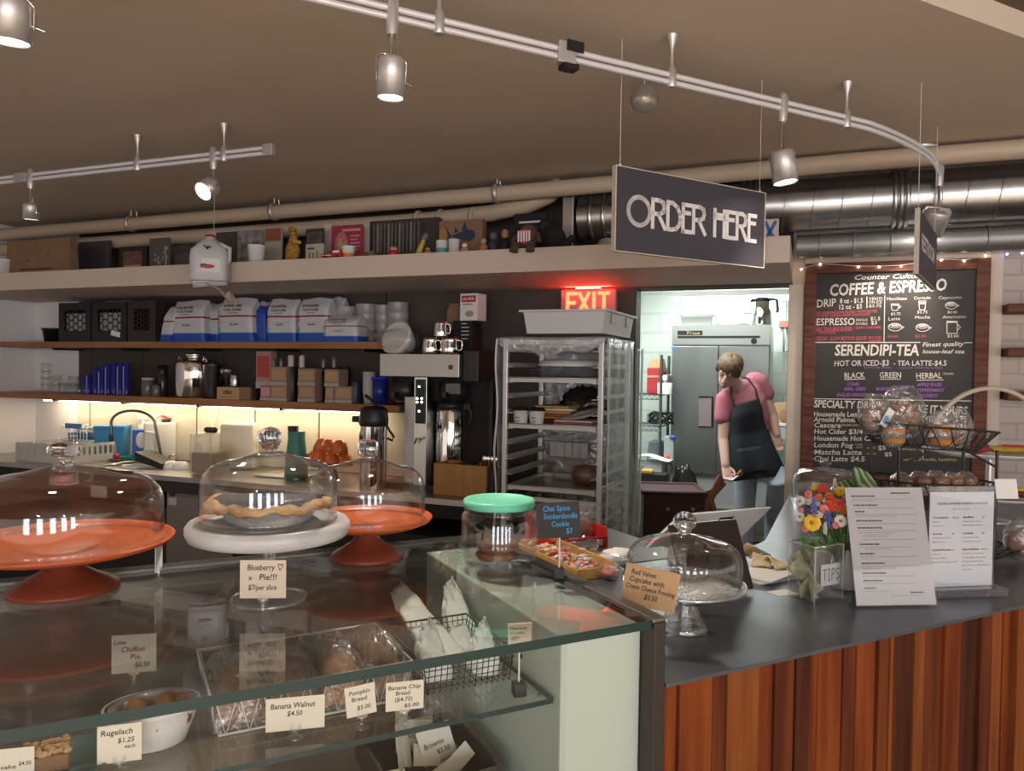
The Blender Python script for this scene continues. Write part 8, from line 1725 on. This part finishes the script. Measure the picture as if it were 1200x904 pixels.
sL, sR = J(850, 467, -.05), J(888, 447, .03)
eL, wL, hL = J(848, 515, -.06), J(850, 545, -.14), J(852, 556, -.17)
eR, wR, hR = J(904, 486, .05), J(910, 509, .0), J(911, 517, -.01)
nb, hc = J(866, 456, -.06), J(853.5, 436, -.14)
pel, wst, chs = J(884, 538, .05), J(879, 506, .02), J(872, 474, -.02)
mb = MB()
ring_loft(mb, [(pel, .165, .12, -.05, 0), (J(882, 522, .04), .165, .12, -.08, 0), (wst, .145, .105, -.2, .05), (J(876, 490, 0), .155, .115, -.30 * -1 * -1, .1), (chs, .150, .11, .42, .15), (J(869, 460, -.03), .10, .08, .45, .2)])
limb(mb, [nb + Vector((.01, .03, -.03)), nb, hc + Vector((.02, .03, -.05))], [.07, .058, .055])
# head turned down and to the left
HK = Matrix.Translation(hc) @ Matrix.Rotation(-.38, 4, 'Z') @ Matrix.Rotation(.30, 4, 'Y') @ Matrix.Rotation(.66, 4, 'X')
mb.ball((0, .01, .02), .078, .098, .108, 22, 16, M=HK); mb.ball((0, -.022, -.045), .058, .068, .070, 18, 12, M=HK)
mb.ball((0, -.052, -.092), .028, .026, .024, 12, 8, M=HK)
mb.tube([HK @ Vector((0, -.090, .022)), HK @ Vector((0, -.108, -.018)), HK @ Vector((0, -.104, -.030))], [.010, .015, .012], 10)
for s_ in (-1, 1): mb.ball((s_ * .079, .016, -.008), .012, .022, .034, 10, 8, M=HK); mb.ball((s_ * .013, -.098, -.028), .009, .010, .008, 8, 6, M=HK)
mb.ball((0, -.086, -.062), .024, .013, .008, 12, 6, M=HK)
limb(mb, [sL, eL, wL], [.052, .043, .031]); limb(mb, [sR, eR, wR], [.052, .045, .032])
def hand(mb, w, tip, side, curl):
    d = (tip - w).normalized(); s_ = Vector((1, 0, 0)) * side; s_ = (s_ - d * s_.dot(d)).normalized(); nrm = d.cross(s_).normalized()
    if nrm.y > 0: nrm = -nrm
    pc_ = w + d * .055
    ring_loft_pts = [(w, .028), (w + d * .03, .036), (w + d * .075, .038), (w + d * .088, .034)]
    v, f, n = [], [], 12
    for c, hw in ring_loft_pts:
        for k in range(n): a = 2 * pi * k / n; v.append(c + s_ * (hw * cos(a)) + nrm * (.016 * sin(a)))
    for i in range(3):
        for k in range(n): f.append((i * n + k, i * n + (k + 1) % n, (i + 1) * n + (k + 1) % n, (i + 1) * n + k))
    mb.add(v, f, 0, True); mb.add(v[:n], [tuple(range(n))[::-1]]); mb.add(v[-n:], [tuple(range(n))])
    for k, (off, ln) in enumerate(((-.029, .062), (-.010, .074), (.010, .070), (.029, .055))):
        b = w + d * .082 + s_ * off; P = [b]; ang = .25
        for q in (.42, .32, .26): P.append(P[-1] + (d * cos(ang) + nrm * sin(ang) + s_ * off * 1.5) * ln * q); ang += curl
        mb.tube(P, [.0095, .009, .008, .0065], 8); mb.ball(P[-1], .0068, nu=8, nv=6)
    b = w + d * .028 + s_ * -.030; P = [b, b + d * .026 - s_ * .020 + nrm * .012, b + d * .052 - s_ * .022 + nrm * .024, b + d * .070 - s_ * .012 + nrm * .030]; mb.tube(P, [.013, .011, .0095, .007], 8); mb.ball(P[-1], .0072, nu=8, nv=6)
hand(mb, wL, hL, -1, .75); hand(mb, wR, hR, 1, .6)
fuse(mb.build('body', skin, person), .006, 3, .4)
# face details
mb = MB()
for s_ in (-1, 1): mb.ball((s_ * .030, -.083, .018), .012, .006, .0045, 10, 6, M=HK)
mb.build('closed_eyes', mat('eye_shadow', (.16, .075, .05), .6), person)
mb = MB()
for s_ in (-1, 1): mb.tube([HK @ Vector((s_ * .014, -.090, .032)), HK @ Vector((s_ * .032, -.088, .038)), HK @ Vector((s_ * .048, -.076, .034))], .004, 6)
mb.build('eyebrows', hairm, person)
MB().ball((0, -.0965, -.061), .020, .006, .005, 12, 6, M=HK).build('lips', mat('lip', (.42, .18, .15), .5), person)
# hair: a full cap with a long fringe
mb = MB()
def hairf(d):
    return 1 + .035 * sin(14 * d.x + 4 * d.z) + .03 * sin(11 * d.y + 9 * d.x)
mb.ball((0, .020, .040), .091, .104, .100, 30, 20, M=HK, fn=hairf)
mb.ball((0, .055, .0), .080, .070, .085, 22, 14, M=HK, fn=hairf)
for s_ in (-1, 1): mb.tube([HK @ Vector((s_ * .07, -.02, .07)), HK @ Vector((s_ * .082, -.025, .02)), HK @ Vector((s_ * .080, -.022, -.005))], [.02, .015, .008], 8)
for k in range(90):
    a = rnd(0, 2 * pi); e = rnd(.8, 1.15); P = []
    for q in (0, .25, .5, .75, 1.0):
        th = .15 + e * q * (1.12 if sin(a) < 0 else 1.5); tw = a + .3 * q + .06 * sin(9 * q + k); P.append(HK @ Vector((.092 * sin(th) * cos(tw), .018 + .106 * sin(th) * sin(tw), .040 + .102 * cos(th))))
    mb.tube(P, [.006, .009, .010, .008, .004], 6)
fuse(mb.build('hair', hairm, person), .005, 2, .4)
# shirt with sleeves
mb = MB()
ring_loft(mb, [(J(883, 525, .04), .172, .128, -.08, 0), (wst, .160, .122, -.12, .05), (J(876, 490, 0), .170, .130, .2, .1), (chs, .168, .135, .42, .15), (J(869, 461, -.03), .138, .105, .48, .2), (J(867, 454, -.05), .085, .075, .48, .3), (J(866, 450, -.06), .072, .066, .48, .3)])
limb(mb, [sL + Vector((.03, 0, .01)), sL, J(847, 489, -.055)], [.072, .073, .064]); limb(mb, [sR + Vector((-.03, 0, 0)), sR, J(897.5, 462, .04)], [.072, .074, .064])
fuse(mb.build('shirt', shirt, person), .010, 3, .5)
# jeans
mb = MB()
ring_loft(mb, [(J(883, 518, .04), .160, .12, -.06, 0), (J(884, 535, .05), .180, .135, -.05, 0), (J(885, 545, .05), .175, .13, -.05, 0)])
limb(mb, [J(874, 540, .05), J(873, 595, .03), J(873, 652, .06)], [.10, .075, .060]); limb(mb, [J(896, 540, .05), J(913, 563, -.18), J(906, 610, .18), J(904, 640, .22)], [.105, .085, .066, .058])
fuse(mb.build('jeans', denim, person), .012, 3, .5)
for a in (J(872, 672, .02), J(903, 668, .20)):
    a.z = .05; MB().ball(a + Vector((0, -.06, 0)), .05, .14, .048, 16, 10).build('shoe', black, person)
# apron: bib, skirt, straps
front = [(471, 859, 890, -.165), (485, 856, 894, -.18), (498, 855, 896, -.165), (507, 853.5, 899, -.155), (520, 854, 905, -.175), (540, 856, 914, -.20), (553, 858, 920, -.21), (561, 859, 921, -.21)]
def apf(a, b):
    q = b * (len(front) - 1); i = min(int(q), len(front) - 2); f_ = q - i; r0, r1 = front[i], front[i + 1]
    y, xl, xr, dy = [r0[k] + (r1[k] - r0[k]) * f_ for k in range(4)]
    c = 2 * a - 1; tilt = (1 - b) * 8 * (a - .5) * -1 + b * (-7) * (a - .5)
    wrap = .075 * abs(c) ** 2.4 * (1 - b * .2) - .035 * (1 - b)
    return J(xl + (xr - xl) * a, y + tilt, dy + wrap + .012 * sin(9 * a + 5 * b) * b + .008 * sin(21 * a) * b * b)
MB().grid(apf, 28, 30, th=-.006).build('apron', apron_m, person)
MB().grid(lambda a, b: apf(.15 + .55 * a, .60 + .26 * b) + Vector((0, -.010, 0)), 14, 8, th=-.003).build('apron_pocket', mat('apron_pocket', (.013, .015, .022), .8), person)
mb = MB()
for P in ([apf(.06, .01), J(857, 463, -.15), J(857, 455, -.13), J(862, 449, -.03)], [apf(.94, .01), J(885, 456, -.10), J(877, 444, -.06), J(870, 442, .02)]): mb.tube(P, .011, 8, flat=.5)
mb.build('apron_strap', apron_m, person)
mb = MB(); mb.tube([apf(.02, .45), J(853, 508, .02), J(858, 508, .14)], .009, 8).tube([apf(.98, .45), J(902, 503, .02), J(898, 504, .14)], .009, 8); mb.build('apron_tie', apron_m, person)

# parts of parts: lettering belongs to its card, a lens to its housing, a handle to its door
SUB = {'lettering': ('card', 'board', 'bag_body', 'carton_body', 'box_body', 'cup_body', 'brand_plate', 'tip_sign', 'housing'), 'chalk_lettering': ('chalkboard',), 'printed_lines': ('menu_sheet',), 'lens': ('housing',), 'colour_tabs': ('bag_body',), 'label_print': ('label', 'label_red'), 'handle_trim': ('door',), 'handle_recess': ('door',), 'picture_strip': ('picture',), 'sticker_bee': ('sticker',), 'indicator_light': ('control_panel',), 'square_emblem': ('back_panel',), 'apron_pocket': ('apron',), 'belly_stripe': ('belly',), 'blossom_print': ('body',), 'fish_print': ('body',), 'figure_print': ('circle',), 'info_sticker': ('fridge_door',), 'box_band': ('box_label',), 'bird_mark': ('jug_body',), 'filling_swirl': ('roll',)}
for o in list(bpy.data.objects):
    base = o.name.split('.')[0]
    if base in SUB and o.parent is not None and o.parent.parent is None:
        for want in SUB[base]:
            sib = [c for c in o.parent.children if c.name.split('.')[0] == want and c is not o]
            if sib: o.parent = sib[0]; break
